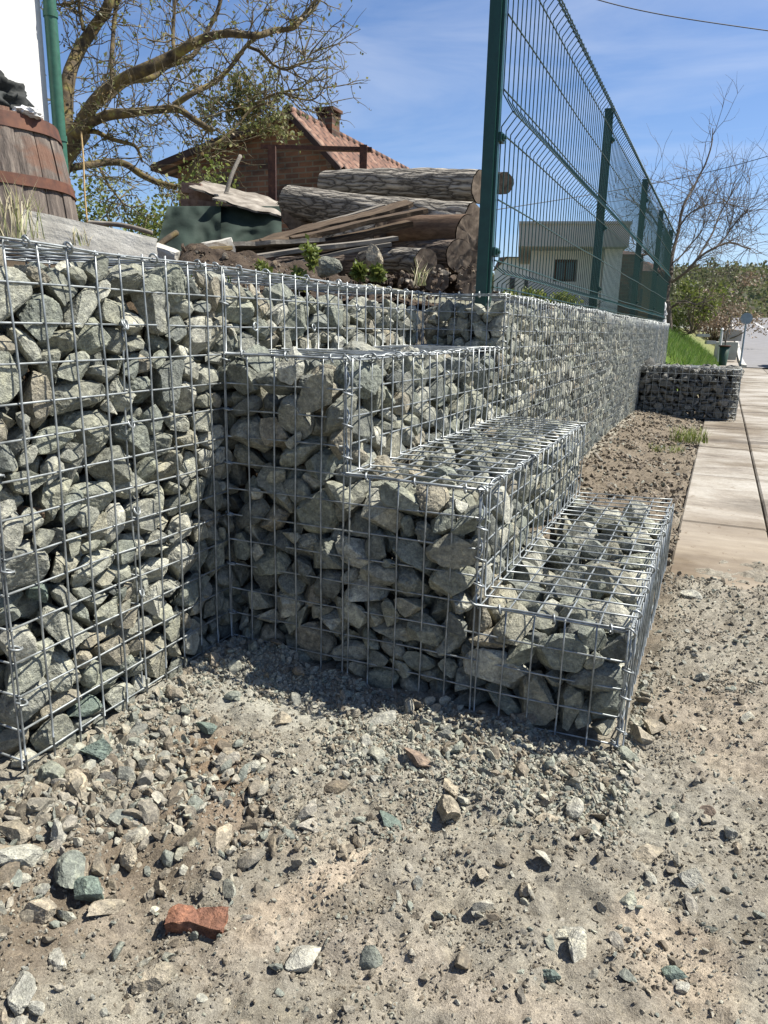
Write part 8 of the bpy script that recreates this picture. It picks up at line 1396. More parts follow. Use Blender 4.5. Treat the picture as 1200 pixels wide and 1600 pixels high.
# ------------------------------------------------------------------ buildings
def frame_of(yaw):
    c, s = math.cos(yaw), math.sin(yaw); return ((c, -s, 0), (s, c, 0), (0, 0, 1))
def white_house():
    p = P(79, 215, 4.6); x, y = p.x, p.y
    t = thing('white_house', 'white plastered house wall at the top left corner', 'house', (x, y - 1, .7))
    mb = MB(); mb.box((x - 1.5, y - 2.2, 2.6), (3, 4.4, 3.9)); mb.build('wall', M_PLASTER, t, smooth=False)
    q = P(79, 120, 4.62); mb = MB(); px, py = x + .045, y + .03
    mb.tube([(px, py, .68 + .2 * i) for i in range(20)], .037, 16); 
    for z in (1.15, 1.72, 2.4): mb.tube([(px, py, z), (px, py, z + .035)], .042, 16)
    mb.build('downpipe', M_PIPE, t)
    mb = MB(); mb.box((x - 1.4, y - 2.1, 4.62), (3.6, 5.0, .12)); mb.build('roof', M_TILE, t, smooth=False)
white_house()

def brick_shed():
    # gable end turned a little to the left; the ridge runs back to the right
    D = 12.0; yaw = YW - math.radians(24); R = np.array(frame_of(yaw)); K = D / CF; c0 = P(466, 182, D)
    base = Vector((c0.x, c0.y, .9)); t = thing('brick_shed', 'old brick shed with a red tiled gable roof behind the tree', 'shed', base)
    def W(x, y, z): return tuple(R @ np.array((x, y, 0)) + np.array((base.x, base.y, z)))
    zr = c0.z; zl = P(245, 262, 13.0).z; zre = P(545, 268, 11.7).z; xl, xr, xp = -2.75, .95, 0; wl_, wr, dep = -2.45, .72, 3.9
    def zroof(x): return zl + (zr - zl) * (x - xl) / (xp - xl) if x < xp else zr + (zre - zr) * (x - xp) / (xr - xp)
    mb = MB(); V = [W(wl_, 0, .4), W(wr, 0, .4), W(wr, 0, zroof(wr) - .08), W(xp, 0, zr - .08), W(wl_, 0, zroof(wl_) - .08)]
    V2 = [W(wl_, dep, .4), W(wr, dep, .4), W(wr, dep, zroof(wr) - .08), W(xp, dep, zr - .08), W(wl_, dep, zroof(wl_) - .08)]
    mb.add(V + V2, [(0, 1, 2, 4), (5, 9, 7, 6), (1, 6, 7, 2), (0, 4, 9, 5)]); mb.add([V[4], V[2], V[3], V2[4], V2[2], V2[3]], [(0, 1, 2), (3, 5, 4)])
    wobj = mb.build('wall', M_BWALL, t, smooth=False)
    mb = MB(); n = 26
    for side, (xa, xb) in enumerate(((xp, xl), (xp, xr))):
        m_ = 36
        for sgn, dz in ((0, 0), (1, -.07)):
            V = []; 
            for j in range(13):
                x = xa + (xb - xa) * j / 12
                for i in range(m_ + 1):
                    y = -.35 + (dep + .6) * i / m_; z = zroof(x) + (.07 * (i % 2) if not sgn else 0) + dz + (.018 * (j % 2) if not sgn else 0) + .02 * noise.noise(Vector((x * 1.3, y * 1.3, 3)))
                    V.append(W(x, y, z))
            F = [(j * (m_ + 1) + i, (j + 1) * (m_ + 1) + i, (j + 1) * (m_ + 1) + i + 1, j * (m_ + 1) + i + 1) for j in range(12) for i in range(m_)]
            mb.add(V, F)
        V = []
        for j in range(13):
            x = xa + (xb - xa) * j / 12; V += [W(x, -.355, zroof(x) + .03), W(x, -.355, zroof(x) - .08)]
        mb.add(V, [(2 * j, 2 * j + 2, 2 * j + 3, 2 * j + 1) for j in range(12)])
    rf = mb.build('roof', M_TILE, t, smooth=False)
    mb = MB(); mb.tube([W(xp, -.36 + .25 * i, zr + .03) for i in range(21)], .07, 8); mb.build('ridge', M_TILE, t)
    mb = MB(); mb.box(W(xp + .02, 1.0, zr + .02), (.28, .28, .42), R); 
    for i in range(4): mb.box(W(xp + .02 + (-1, 1, -1, 1)[i] * .10, 1.0 + (-1, -1, 1, 1)[i] * .13, zr + .26), (.09, .09, .10), R)
    mb.box(W(xp + .02, 1.0, zr + .32), (.36, .36, .05), R)
    ch = mb.build('chimney', M_BWALL, t, smooth=False)
    mb = MB()
    for x in (wr + .03, wr + .4): mb.box(W(x, -.1, zroof(x) - .12), (.07, .5, .09), R)
    mb.box(W(-.6, -.06, 2.5), (2.2, .06, .06), R); mb.build('beam', M_DEBARK, t, smooth=False)
brick_shed()

def flat_building():
    D = 13.0; yaw = math.radians(14); R = np.array(frame_of(yaw)); K = D / CF; c0 = P(885, 440, D); base = Vector((c0.x, c0.y, .6))
    t = thing('flat_roofed_building', 'small grey flat-roofed building seen through the green fence', 'building', base)
    def W(x, y, z): return tuple(R @ np.array((x, y, 0)) + np.array((base.x, base.y, z)))
    z1 = P(885, 393, D).z; z2 = P(885, 361, D).z; zb = .3
    # walls round a real window opening
    x0, x1, wx0, wx1 = -57 * K, 52 * K, -20 * K, 14 * K; wz0, wz1 = P(885, 440, D).z, P(885, 406, D).z
    mb = MB(); th = .15
    for a, b_, c, d in ((x0, wx0, zb, z1), (wx1, x1, zb, z1), (wx0, wx1, zb, wz0), (wx0, wx1, wz1, z1)): mb.box(W((a + b_) / 2, th / 2, (c + d) / 2), (b_ - a, th, d - c), R)
    mb.box(W(x0 + th / 2, 1.4, (zb + z1) / 2), (th, 2.5, z1 - zb), R); mb.box(W(x1 - th / 2, 1.4, (zb + z1) / 2), (th, 2.5, z1 - zb), R); mb.box(W(0, 2.7, (zb + z1) / 2), (x1 - x0, th, z1 - zb), R)
    mb.build('wall', M_GWALL, t, smooth=False)
    mb = MB(); mb.box(W((wx0 + wx1) / 2, .05, (wz0 + wz1) / 2), (.035, .05, wz1 - wz0), R)
    for z in (wz0 + .02, wz1 - .02): mb.box(W((wx0 + wx1) / 2, .05, z), (wx1 - wx0, .05, .04), R)
    for x in (wx0 + .02, wx1 - .02): mb.box(W(x, .05, (wz0 + wz1) / 2), (.04, .05, wz1 - wz0 - .08), R)
    wf = mb.build('window', M_RUST, t, smooth=False)
    mb = MB(); mb.box(W((wx0 + wx1) / 2, .09, (wz0 + wz1) / 2), (wx1 - wx0, .01, wz1 - wz0), R); pane = mb.build('pane', M_GLASS, smooth=False); pane.parent = wf; pane.location = (0, 0, 0); 
    mb = MB(); mb.box(W(2 * K, 1.1, (z1 + z2) / 2), (158 * K, 3.6, z2 - z1), R); mb.box(W(2 * K, 1.1, z2 + .02), (160 * K, 3.66, .04), R); mb.build('roof', M_PARAPET, t, smooth=False)
    mb = MB(); mb.box(W(64 * K, -.25, (zb + z1) / 2), (25 * K, .22, z1 - zb), R); mb.build('pillar', M_PLASTER, t, smooth=False)
flat_building()

def house(name, label, u0, u1, vt, ve, D, wallm, roofm, zb=.3, dep=5, win=True, cat='house'):
    K = D / CF; c0 = P((u0 + u1) / 2, 480, D); R = np.array(frame_of(math.radians(20))); base = Vector((c0.x, c0.y, zb)); t = thing(name, label, cat, base)
    def W(x, y, z): return tuple(R @ np.array((x, y, 0)) + np.array((base.x, base.y, z)))
    w_ = (u1 - u0) * K; zt, ze = P(u0, vt, D).z, P(u0, ve, D).z
    mb = MB(); mb.box(W(0, dep / 2, (zb + ze) / 2), (w_ * .9, dep, ze - zb), R); mb.build('wall', wallm, t, smooth=False)
    mb = MB(); V = [W(-w_ / 2, -.3, ze), W(w_ / 2, -.3, ze), W(w_ / 2, dep + .3, ze), W(-w_ / 2, dep + .3, ze), W(-w_ / 2, dep / 2, zt), W(w_ / 2, dep / 2, zt)]
    mb.add(V, [(0, 1, 5, 4), (2, 3, 4, 5), (0, 3, 2, 1)]); mb.add([V[0], V[4], V[3], V[1], V[2], V[5]], [(0, 1, 2), (3, 4, 5)]); mb.build('roof', roofm, t, smooth=False)
    if win:
        for x in (-.25, .22):
            mb = MB(); mb.box(W(x * w_, -.01, (zb + ze) / 2 + .3), (.16 * w_, .06, .45 * (ze - zb) * .6), R); mb.build('window', M_GLASS, t, smooth=False)
M_OCHRE = simple('ochre_render', [(.3, (.30, .20, .10)), (.7, (.42, .29, .15))], 1, .9, .1)
house('brick_house', 'low house with a red roof just right of the grey flat-roofed building', 945, 1000, 378, 400, 20, M_BWALL, M_TILE)
house('ochre_house', 'ochre house behind the far fence panels', 985, 1035, 400, 425, 26, M_OCHRE, M_TILE)
house('brick_house', 'small red-roofed house glimpsed right of the first fence post', 786, 834, 392, 404, 22, M_GWALL, M_TILE)

# ------------------------------------------------------------------ objects behind the wall
def barrel():
    d = 2.55; K = d / CF; c = P(-24, 300, d); z1 = P(-24, 196, d).z; zb = .70; H = .66
    z0 = z1 - H; t = thing('wooden_barrel', 'old wooden barrel with rusty iron hoops in front of the white house', 'barrel', (c.x, c.y, z0))
    def rad(z):   # z 0..H
        s = (z / H - .22) / .78; return .305 - .062 * s * s
    n = 22; mb = MB(); rn = random.Random(1)
    for i in range(n):
        a0 = 2 * math.pi * i / n + .006; a1 = 2 * math.pi * (i + 1) / n - .006; V = []; dr = rn.uniform(-.003, .003); top = rn.uniform(-.006, .008)
        for j in range(13):
            z = H * j / 12 + (top if j == 12 else 0); r = rad(z) + dr
            for q in range(4):
                a = a0 + (a1 - a0) * q / 3; rr = r - (.003 if q in (0, 3) else 0); V.append((c.x + rr * math.cos(a), c.y + rr * math.sin(a), z0 + z))
            for q in (3, 0):
                a = a0 + (a1 - a0) * q / 3; V.append((c.x + (r - .022) * math.cos(a), c.y + (r - .022) * math.sin(a), z0 + z))
        F = [(j * 6 + q, j * 6 + (q + 1) % 6, j * 6 + 6 + (q + 1) % 6, j * 6 + 6 + q) for j in range(12) for q in range(6)]
        F += [(72, 73, 76, 77), (73, 74, 75, 76)]
        mb.add(V, F)
    o = mb.build('staves', M_STAVE, t, smooth=False, loc=(c.x, c.y, z0))
    for z, h in ((H - .052, .046), (H - .225, .034), (H * .12, .04)):
        mb = MB(); m = 48; V = []
        for j, (zz, e) in enumerate(((z, .0015), (z, .006), (z + h, .006), (z + h, .0015))):
            for i in range(m): a = 2 * math.pi * i / m; r = rad(zz) + e + .0015 * math.sin(a * 7); V.append((c.x + r * math.cos(a), c.y + r * math.sin(a), z0 + zz + .0015 * math.sin(a * 5)))
        mb.add(V, [(j * m + i, j * m + (i + 1) % m, (j + 1) * m + (i + 1) % m, (j + 1) * m + i) for j in range(3) for i in range(m)]); mb.build('hoop', M_HOOP, t, smooth=False)
    mb = MB(); m = 40; V = [(c.x, c.y, z0 + H - .05)] + [(c.x + (rad(H) - .024) * math.cos(2 * math.pi * i / m), c.y + (rad(H) - .024) * math.sin(2 * math.pi * i / m), z0 + H - .05) for i in range(m)]
    mb.add(V, [(0, 1 + i, 1 + (i + 1) % m) for i in range(m)]); mb.build('head', M_PLANK_GREY, t)
    # cloth bundle on top
    bm = bmesh.new(); bmesh.ops.create_icosphere(bm, subdivisions=5, radius=1)
    for v in bm.verts:
        p = v.co; f = noise.noise(p * 1.4) * .25 + abs(noise.noise(p * 2.6 + Vector((3, 1, 2)))) * -.35 + abs(noise.noise(Vector((p.x * 5, p.y * 5, p.z * 1.5)))) * -.16
        p = p * (1 + f); v.co = Vector((p.x * .20, p.y * .15, max(p.z, -.4) * .135))
    me = bpy.data.meshes.new('cloth_bundle'); bm.to_mesh(me); bm.free(); me.polygons.foreach_set('use_smooth', np.ones(len(me.polygons), bool)); me.materials.append(M_CLOTH)
    o = bpy.data.objects.new('cloth_bundle', me); COL.objects.link(o); q = P(-30, 172, 2.5); o.location = (q.x, q.y, z0 + H + .045); o.rotation_euler = (0, .1, .5)
    tag(o, 'crumpled black cloth bundle lying on top of the barrel', 'cloth')
    bm = bmesh.new(); bmesh.ops.create_icosphere(bm, subdivisions=3, radius=1)
    for v in bm.verts: v.co = v.co * (1 + noise.noise(v.co * 3) * .5); v.co.x *= .05; v.co.y *= .04; v.co.z *= .018
    me = bpy.data.meshes.new('plastic_bag'); bm.to_mesh(me); bm.free(); me.materials.append(M_STATUE); o = bpy.data.objects.new('plastic_bag', me); COL.objects.link(o); q = P(44, 200, 2.42); o.location = (q.x, q.y, z0 + H + .004)
    tag(o, 'small crumpled white plastic scrap on the barrel rim beside the black cloth', 'plastic scrap')
barrel()

def lump(name, m, c, size, rot=(0, 0, 0), seed=0, amp=.12, sub=4, label=None, cat=None, parent=None, bs=1.0):
    bm = bmesh.new(); bmesh.ops.create_cube(bm, size=2); bmesh.ops.subdivide_edges(bm, edges=bm.edges[:], cuts=sub * 2, use_grid_fill=True)
    for v in bm.verts:
        p = v.co.copy(); L = max(abs(p.x), abs(p.y), abs(p.z)); rr = p.normalized() * 1.15 if p.length > 0 else p
        p = p.lerp(rr, .18 * bs); p += noise.noise_vector(p * 1.3 + Vector((seed, 0, 0))) * amp + noise.noise_vector(p * 5 + Vector((seed, 0, 0))) * amp * .3
        v.co = Vector((p.x * size[0] / 2, p.y * size[1] / 2, p.z * size[2] / 2))
    me = bpy.data.meshes.new(name); bm.to_mesh(me); bm.free(); me.materials.append(m)
    o = bpy.data.objects.new(name, me); COL.objects.link(o); o.location = c; o.rotation_euler = rot
    if label: tag(o, label, cat)
    return o
q = P(142, 388, 2.15); lump('concrete_slab', M_CONC, q, (.36, .12, .10), (math.radians(-14), math.radians(9), YW + .35), 3, .05, 5, 'thick grey concrete slab lying at the edge of the yard by the barrel', 'slab', bs=.5)
q = P(258, 398, 2.5); lump('broken_block', M_CONC, q, (.085, .07, .05), (.2, .3, YW), 8, .12, 3, 'small broken concrete block at the right end of the thick slab', 'block')
q = P(336, 398, 2.9); lump('broken_block', M_CONC, q, (.15, .12, .10), (.1, -.25, YW + .3), 11, .12, 3, 'angular broken concrete block under the ends of the boards', 'block')
q = P(583, 404, 2.55); 
o = bpy.data.objects.new('rock', proto_hi(4, M_STONE_CREAM)); COL.objects.link(o); o.location = q; o.scale = (.046, .046, .05); o.rotation_euler = (0, 1.2, .3); tag(o, 'cream coloured rock on the soil heap in front of the logs', 'rock')
o = bpy.data.objects.new('rock', proto_hi(7, M_STONE)); COL.objects.link(o); o.location = P(512, 418, 2.5); o.scale = (.05, .045, .045); tag(o, 'dull grey rock on the soil heap left of the cream one', 'rock')

def soil_heap():
    # ridge of dug earth behind the cages
    a = P(360, 440, 2.35); b_ = P(760, 462, 2.75); d = (b_ - a); d.z = 0; L = d.length; d.normalize(); nrm = Vector((-d.y, d.x, 0)); nx, ny = 170, 70; V = []
    for i in range(nx):
        s = i / (nx - 1); x = (s * 1.5 - .25) * L
        for j in range(ny):
            t = j / (ny - 1); y = t * .9 - .10; p = a + d * x + nrm * y
            h = .725 + .175 * math.exp(-((y - .28) / .26) ** 2) * (.8 + .2 * math.sin(s * 7 + 1)) * float(smooth(-.02, .14, s)) * float(smooth(.72, .46, s)) + (.02 if y > .3 else 0)
            h = max(h, .725 + .150 * float(smooth(.12, .3, y)) * float(smooth(.58, .42, s)) * float(smooth(-.05, .1, s)))
            n_ = noise.noise(Vector((p.x * 9, p.y * 9, 1))) * .022 + noise.noise(Vector((p.x * 28, p.y * 28, 2))) * .014 + noise.noise(Vector((p.x * 80, p.y * 80, 2))) * .006
            V.append((p.x, p.y, h + n_))
    mb = MB(); mb.add(V, [(i * ny + j, (i + 1) * ny + j, (i + 1) * ny + j + 1, i * ny + j + 1) for i in range(nx - 1) for j in range(ny - 1)])
    o = mb.build('soil_heap', M_SOILD, smooth=True); tag(o, 'heap of dark dug earth behind the gabion lids', 'soil heap', kind='stuff')
    out = []
    for _ in range(900):
        x = nr.uniform(-.1, 1.1) * L; y = nr.uniform(-.05, .5); p = a + d * x + nrm * y; s = x / L
        h = .725 + .175 * math.exp(-((y - .28) / .26) ** 2) * (.8 + .2 * math.sin(((s + .25) / 1.5) * 7 + 1)); r = .004 * (5 ** (nr.rand() ** 1.8))
        if y > .3: continue
        out.append((int(nr.randint(12)), r, (p.x, p.y, h + .002), nr.randn(4)))
    merge_stones('soil_lumps', out, G1, M_SOILD if False else M_CLOD_D, 'dark lumps of earth on the soil heap', 'dirt')
M_CLOD_D = stone_material('dark_soil_clod', [(.13, .095, .065), (.09, .065, .045), (.19, .15, .11), (.30, .26, .21), (.11, .08, .06)], scale=2)
soil_heap()

# timber: helper for a log between two points
def log(label, p0, p1, r, m, seed, endm=M_LOGEND, group='logs in the stacked pile'):
    p0, p1 = Vector(p0), Vector(p1); L = (p1 - p0).length; d = (p1 - p0) / L; rotq = Vector((1, 0, 0)).rotation_difference(d)
    t = thing('log', label, 'log', p0.lerp(p1, .5), group); k = 40; n = 46; V = []
    for i in range(n + 1):
        x = -L / 2 + L * i / n
        for j in range(k):
            a = 2 * math.pi * j / k; q = Vector((x * 3, math.cos(a) * 1.2, math.sin(a) * 1.2)) + Vector((seed * 7.7, 0, 0))
            rr = r * (1 + .07 * noise.noise(q) + .05 * noise.noise(Vector((x * 9, math.cos(a) * 3, math.sin(a) * 3 + seed))) * (1.6 if m in (M_BARK, M_BARK2) else .3)) * (1 + .05 * (x / L))
            v = Vector((x, rr * math.cos(a), rr * math.sin(a) + .015 * math.sin(x * 2.2 + seed))); V.append(v)
    mb = MB(); mb.add([v[:] for v in V], [(i * k + j, i * k + (j + 1) % k, (i + 1) * k + (j + 1) % k, (i + 1) * k + j) for i in range(n) for j in range(k)])
    o = mb.build('bark' if m is not M_DEBARK else 'bare_wood', m, None); o.parent = t; t.rotation_mode = 'QUATERNION'; t.rotation_quaternion = rotq
    for e, i in ((-1, 0), (1, n)):
        ring_ = [V[i * k + j] for j in range(k)]; cen = sum(ring_, Vector()) / k; W = [tuple(cen)]; 
        for f in (.5, .97): W += [tuple(cen + (q - cen) * f + Vector((e * (.004 + .004 * noise.noise(q * 40)), 0, 0))) for q in ring_]
        W[0] = (cen.x + e * .004, cen.y, cen.z)
        mb = MB(); F3 = [(0, 1 + j, 1 + (j + 1) % k) for j in range(k)]; mb.add(W, F3); mb.add(W, [(1 + j, 1 + k + j, 1 + k + (j + 1) % k, 1 + (j + 1) % k) for j in range(k)])
        q = mb.build('cut_end', endm, None); q.parent = t
LG = [  # right end (u, v, depth), left end, radius, material
    ((749, 297, 3.45), (510, 288, 4.0), .072, M_BARK, 'long rough-barked log lying on top of the whole pile'),
    ((787, 288, 4.6), (740, 290, 5.2), .062, M_BARK2, 'end of a log seen just right of the nearest green fence post'),
    ((747, 356, 3.75), (560, 340, 4.4), .062, M_BARK2, 'log behind the pile whose end shows just left of the post'),
    ((738, 342, 3.35), (452, 318, 3.9), .082, M_BARK, 'grey barked log in the middle of the pile, below the topmost one'),
    ((730, 360, 3.18), (596, 352, 3.55), .070, M_DEBARK, 'smooth brown log without bark under the grey barked one'),
    ((716, 402, 3.12), (600, 396, 3.6), .066, M_BARK2, 'dark log in the third row with its round cut end to the right'),
    ((664, 416, 2.98), (570, 410, 3.4), .054, M_BARK, 'short barked log at the bottom in front, beside the soil'),
    ((746, 395, 3.5), (640, 385, 4.2), .066, M_BARK2, 'log end at the right of the pile, close to the fence post'),
    ((736, 435, 3.28), (640, 440, 3.9), .070, M_BARK2, 'bottom log at the right with its cut end beside the post'),
    ((682, 430, 3.12), (600, 430, 3.8), .060, M_BARK2, 'dark bottom log between two pale cut ends'),
    ((466, 330, 3.85), (500, 328, 4.7), .085, M_BARK2, 'thick dark log end at the left of the pile above the boards'),
    ((640, 404, 3.7), (440, 402, 4.0), .075, M_BARK2, 'dark log added under the boards to fill the shaded gap'),  # this log and the next are added to darken the gap under the boards
    ((590, 424, 3.5), (440, 420, 3.8), .07, M_BARK2, 'lowest dark log added under the boards to fill the shaded gap, just behind the soil heap'),
    ((600, 372, 3.45), (520, 380, 3.9), .06, M_STATUE if False else M_BARK, 'pale log behind the boards, half hidden')]
for i, (a, b_, r, m, lab) in enumerate(LG): log(lab, P(*b_), P(*a), r, m, i + 1)

def plank(label, p0, p1, w_, th, m, seed, name='plank', tilt=0, sag=0, split=0):
    p0, p1 = Vector(p0), Vector(p1); L = (p1 - p0).length; d = (p1 - p0) / L; n = 24; V = []; sd = d.cross(Vector((0, 0, 1))).normalized(); upv = sd.cross(d)
    rq = Matrix((d, -sd, upv)).transposed(); rq = rq @ Matrix.Rotation(tilt, 3, 'X')
    for i in range(n + 1):
        x = -L / 2 + L * i / n; e = noise.noise(Vector((x * 14, seed * 3.1, 0))) * split; wv = w_ * (1 + e) / 2; b_ = noise.noise(Vector((x * 2.5, seed, 7))) * .012 - sag * (1 - (2 * x / L) ** 2)
        for y, z in ((-wv, -th / 2), (wv, -th / 2), (wv * (1 + .2 * e), th / 2), (-wv * (1 - .1 * e), th / 2)): V.append((x, y, z + b_))
    mb = MB(); mb.add(V, [(i * 4 + j, i * 4 + (j + 1) % 4, i * 4 + 4 + (j + 1) % 4, i * 4 + 4 + j) for i in range(n) for j in range(4)] + [(3, 2, 1, 0), (n * 4, n * 4 + 1, n * 4 + 2, n * 4 + 3)])
    o = mb.build(name, m, smooth=False); o.location = p0.lerp(p1, .5); o.rotation_mode = 'QUATERNION'; o.rotation_quaternion = rq.to_quaternion(); tag(o, label, 'plank', 'boards lying on the log pile'); return o
plank('long rotten brown board slanting up to the right over the logs', P(392, 384, 3.0), P(640, 317, 3.25), .075, .018, M_PLANK_ROT, 1, tilt=.30, split=.5)
plank('second rotten board below the long one, its right end on the bare log', P(455, 372, 3.0), P(665, 328, 3.15), .06, .018, M_PLANK_ROT, 2, tilt=.2, split=.5)
plank('brownish board end between the slanting boards and the flat ones', P(410, 384, 2.95), P(500, 372, 3.1), .05, .028, M_PLANK_ROT, 3, tilt=.5)
plank('flat grey board reaching furthest left with a wavy edge', P(318, 388, 2.9), P(505, 380, 3.0), .12, .016, M_PLANK_GREY, 4, tilt=-.1, split=.3)
plank('grey board with a white sawn right end in front of the logs', P(400, 400, 2.85), P(618, 371, 2.95), .10, .015, M_PLANK_GREY, 5, tilt=.12, split=.2)
plank('thin grey board right under the white-ended one', P(430, 412, 2.86), P(608, 381, 2.93), .09, .014, M_PLANK_GREY, 6, tilt=.15)
plank('dark half-rotten board low between the slanting boards and the bare log', P(470, 388, 3.02), P(640, 350, 3.2), .06, .022, M_PLANK_ROT, 9, tilt=.2, split=.4)
plank('weathered grey board behind the slanting boards, touching the grey log', P(470, 360, 3.25), P(600, 322, 3.3), .05, .016, M_PLANK_GREY, 10, tilt=.2, split=.4)
plank('short fresh yellow board end at the left of the stack', P(322, 389, 2.80), P(362, 388, 2.83), .05, .014, M_PLANK_NEW, 7)
plank('dark board at the bottom of the stack', P(380, 396, 2.98), P(560, 392, 3.1), .10, .02, M_PLANK_ROT, 8)

def steel_frame():
    d = 5.6; t = thing('steel_frame', 'rusty steel post and crossbar standing behind the boards', 'steel frame', P(425, 350, d)); K = d / CF
    mb = MB(); mb.box(P(426, 310, d), (.055, .055, 150 * K), frame_of(YW)); mb.build('post', M_RUST, t, smooth=False)
    mb = MB(); mb.box(P(567, 290, d - .02), (.055, .055, 115 * K), frame_of(YW)); mb.build('post', M_RUST, t, smooth=False)
    a, b_ = P(408, 232, d - .03), P(581, 232, d - .03); mb = MB(); mb.box(a.lerp(b_, .5), ((b_ - a).length, .045, .03), frame_of(YW)); mb.build('crossbar', M_RUST, t, smooth=False)
steel_frame()
def sheet(label, c, size, rot, m, waves=7, amp=.02, name='corrugated_sheet'):
    nx, ny = 64, 14; V = []
    for s in (0, 1):
        for i in range(nx + 1):
            for j in range(ny + 1):
                x = (i / nx - .5) * size[0]; y = (j / ny - .5) * size[1]; z = amp * math.sin(i / nx * waves * 6.283) + .03 * noise.noise(Vector((x * 3, y * 3, size[1]))) - s * .012
                e = .10 * noise.noise(Vector((x * 11, 3, size[1]))) * (1 if j in (0, ny) else 0); V.append((x, y + e, z))
    o_ = (nx + 1) * (ny + 1); F = [(i * (ny + 1) + j, (i + 1) * (ny + 1) + j, (i + 1) * (ny + 1) + j + 1, i * (ny + 1) + j + 1) for i in range(nx) for j in range(ny)]
    F2 = [tuple(o_ + q for q in f[::-1]) for f in F]; E = []
    for i in range(nx): 
        a, b_ = i * (ny + 1), (i + 1) * (ny + 1); E.append((b_, a, a + o_, b_ + o_)); a += ny; b_ += ny; E.append((a, b_, b_ + o_, a + o_))
    mb = MB(); mb.add(V, F + F2 + E); o = mb.build(name, m, smooth=False); o.location = c; o.rotation_euler = rot; tag(o, label, 'roof sheet'); return o
sheet('pale corrugated roof sheet lying slanted on the pile left of the rusty post', P(368, 303, 5.3), (.55, .36), (math.radians(16), math.radians(13), YW), M_SHEET, 3, .004)
sheet('lower pale corrugated sheet over the green tarpaulin', P(402, 320, 5.0), (.50, .32), (math.radians(14), math.radians(13), YW), M_SHEET, 3, .004)
for i, (u, v, w_, lab) in enumerate(((302, 296, .14, 'old tile on top of the small stack left of the roof sheets'), (316, 308, .17, 'second old brick of the small stack left of the roof sheets'), (300, 320, .15, 'left brick low in the small stack beside the shrub'), (322, 322, .13, 'right brick low in the small stack beside the shrub'))):
    lump('old_brick', M_BRICKOLD if 'M_BRICKOLD' in globals() else simple('old_brick', [(.3, (.14, .08, .06)), (.7, (.34, .24, .19))], 20, .9, .5, .004), P(u, v, 5.3), (w_, .12, .07), (.05 * i, .03, YW + .1 * i), i + 30, .06, 2, lab, 'brick', bs=.4)
def tarp():
    # two sagging covers over something boxy
    for k, (u0, u1, v0, v1, d, lab) in enumerate(((262, 345, 322, 402, 4.9, 'dark green tarpaulin hanging to the ground left of the pile'), (338, 440, 322, 392, 5.0, 'dark green tarpaulin below the corrugated sheets'))):
        n, m_ = 40, 30; V = []
        for i in range(n + 1):
            for j in range(m_ + 1):
                s, t = i / n, j / m_; u = u0 + (u1 - u0) * s - (22 * t if k == 0 and s < .5 else 0) * (1 - 2 * s if s < .5 else 0); v = v0 + (v1 - v0) * t
                p = P(u, v, d - .25 * t + .07 * math.sin(s * 9 + t * 2 + k * 2) * t + .03 * noise.noise(Vector((s * 5, t * 5, k)))); V.append(p[:])
        for i in range(n + 1):   # top, running back
            s = i / n; V.append((Vector(V[i * (m_ + 1)]) + Vector((-.15, .7, .03)))[:])
        b0 = (n + 1) * (m_ + 1); mb = MB()
        mb.add(V, [(i * (m_ + 1) + j, i * (m_ + 1) + j + 1, (i + 1) * (m_ + 1) + j + 1, (i + 1) * (m_ + 1) + j) for i in range(n) for j in range(m_)] + [(i * (m_ + 1), (i + 1) * (m_ + 1), b0 + i + 1, b0 + i) for i in range(n)])
        tag(mb.build('tarpaulin', M_TARP), lab, 'tarpaulin')
tarp()
q0, q1 = P(368, 300, 5.1), P(376, 245, 5.15)
def stick(label, pts, r, m, name='stick'):
    mb = MB(); mb.tube(noisy(branch_curve(pts, 8), .01, 4, 2), r, 6); o = mb.build(name, m); tag(o, label, 'stick'); return o
stick('thin grey stick standing up from the roof sheets', [P(352, 305, 5.1), P(362, 275, 5.1), P(376, 243, 5.15)], .014, M_PLANK_GREY)
stick('pale straight cane standing beside the barrel in front of the tree', [P(127, 206, 3.0), P(131, 260, 3.0), P(136, 350, 3.0)], .0035, M_PLANK_NEW, 'cane')
stick('pale batten lying behind the thick concrete slab', [P(140, 346, 3.2), P(190, 352, 3.2), P(236, 364, 3.2)], .011, M_SHEET, 'batten')
stick('dead branch on the soil strip by the far cages', [PZ(925, 705, .02), PZ(934, 714, .035), PZ(945, 727, .02)], .009, M_PLANK_GREY)
stick('mossy leaning stick right of the concrete slab', [P(232, 400, 2.9), P(255, 378, 2.95), P(277, 363, 3.0)], .012, M_TRUNK)

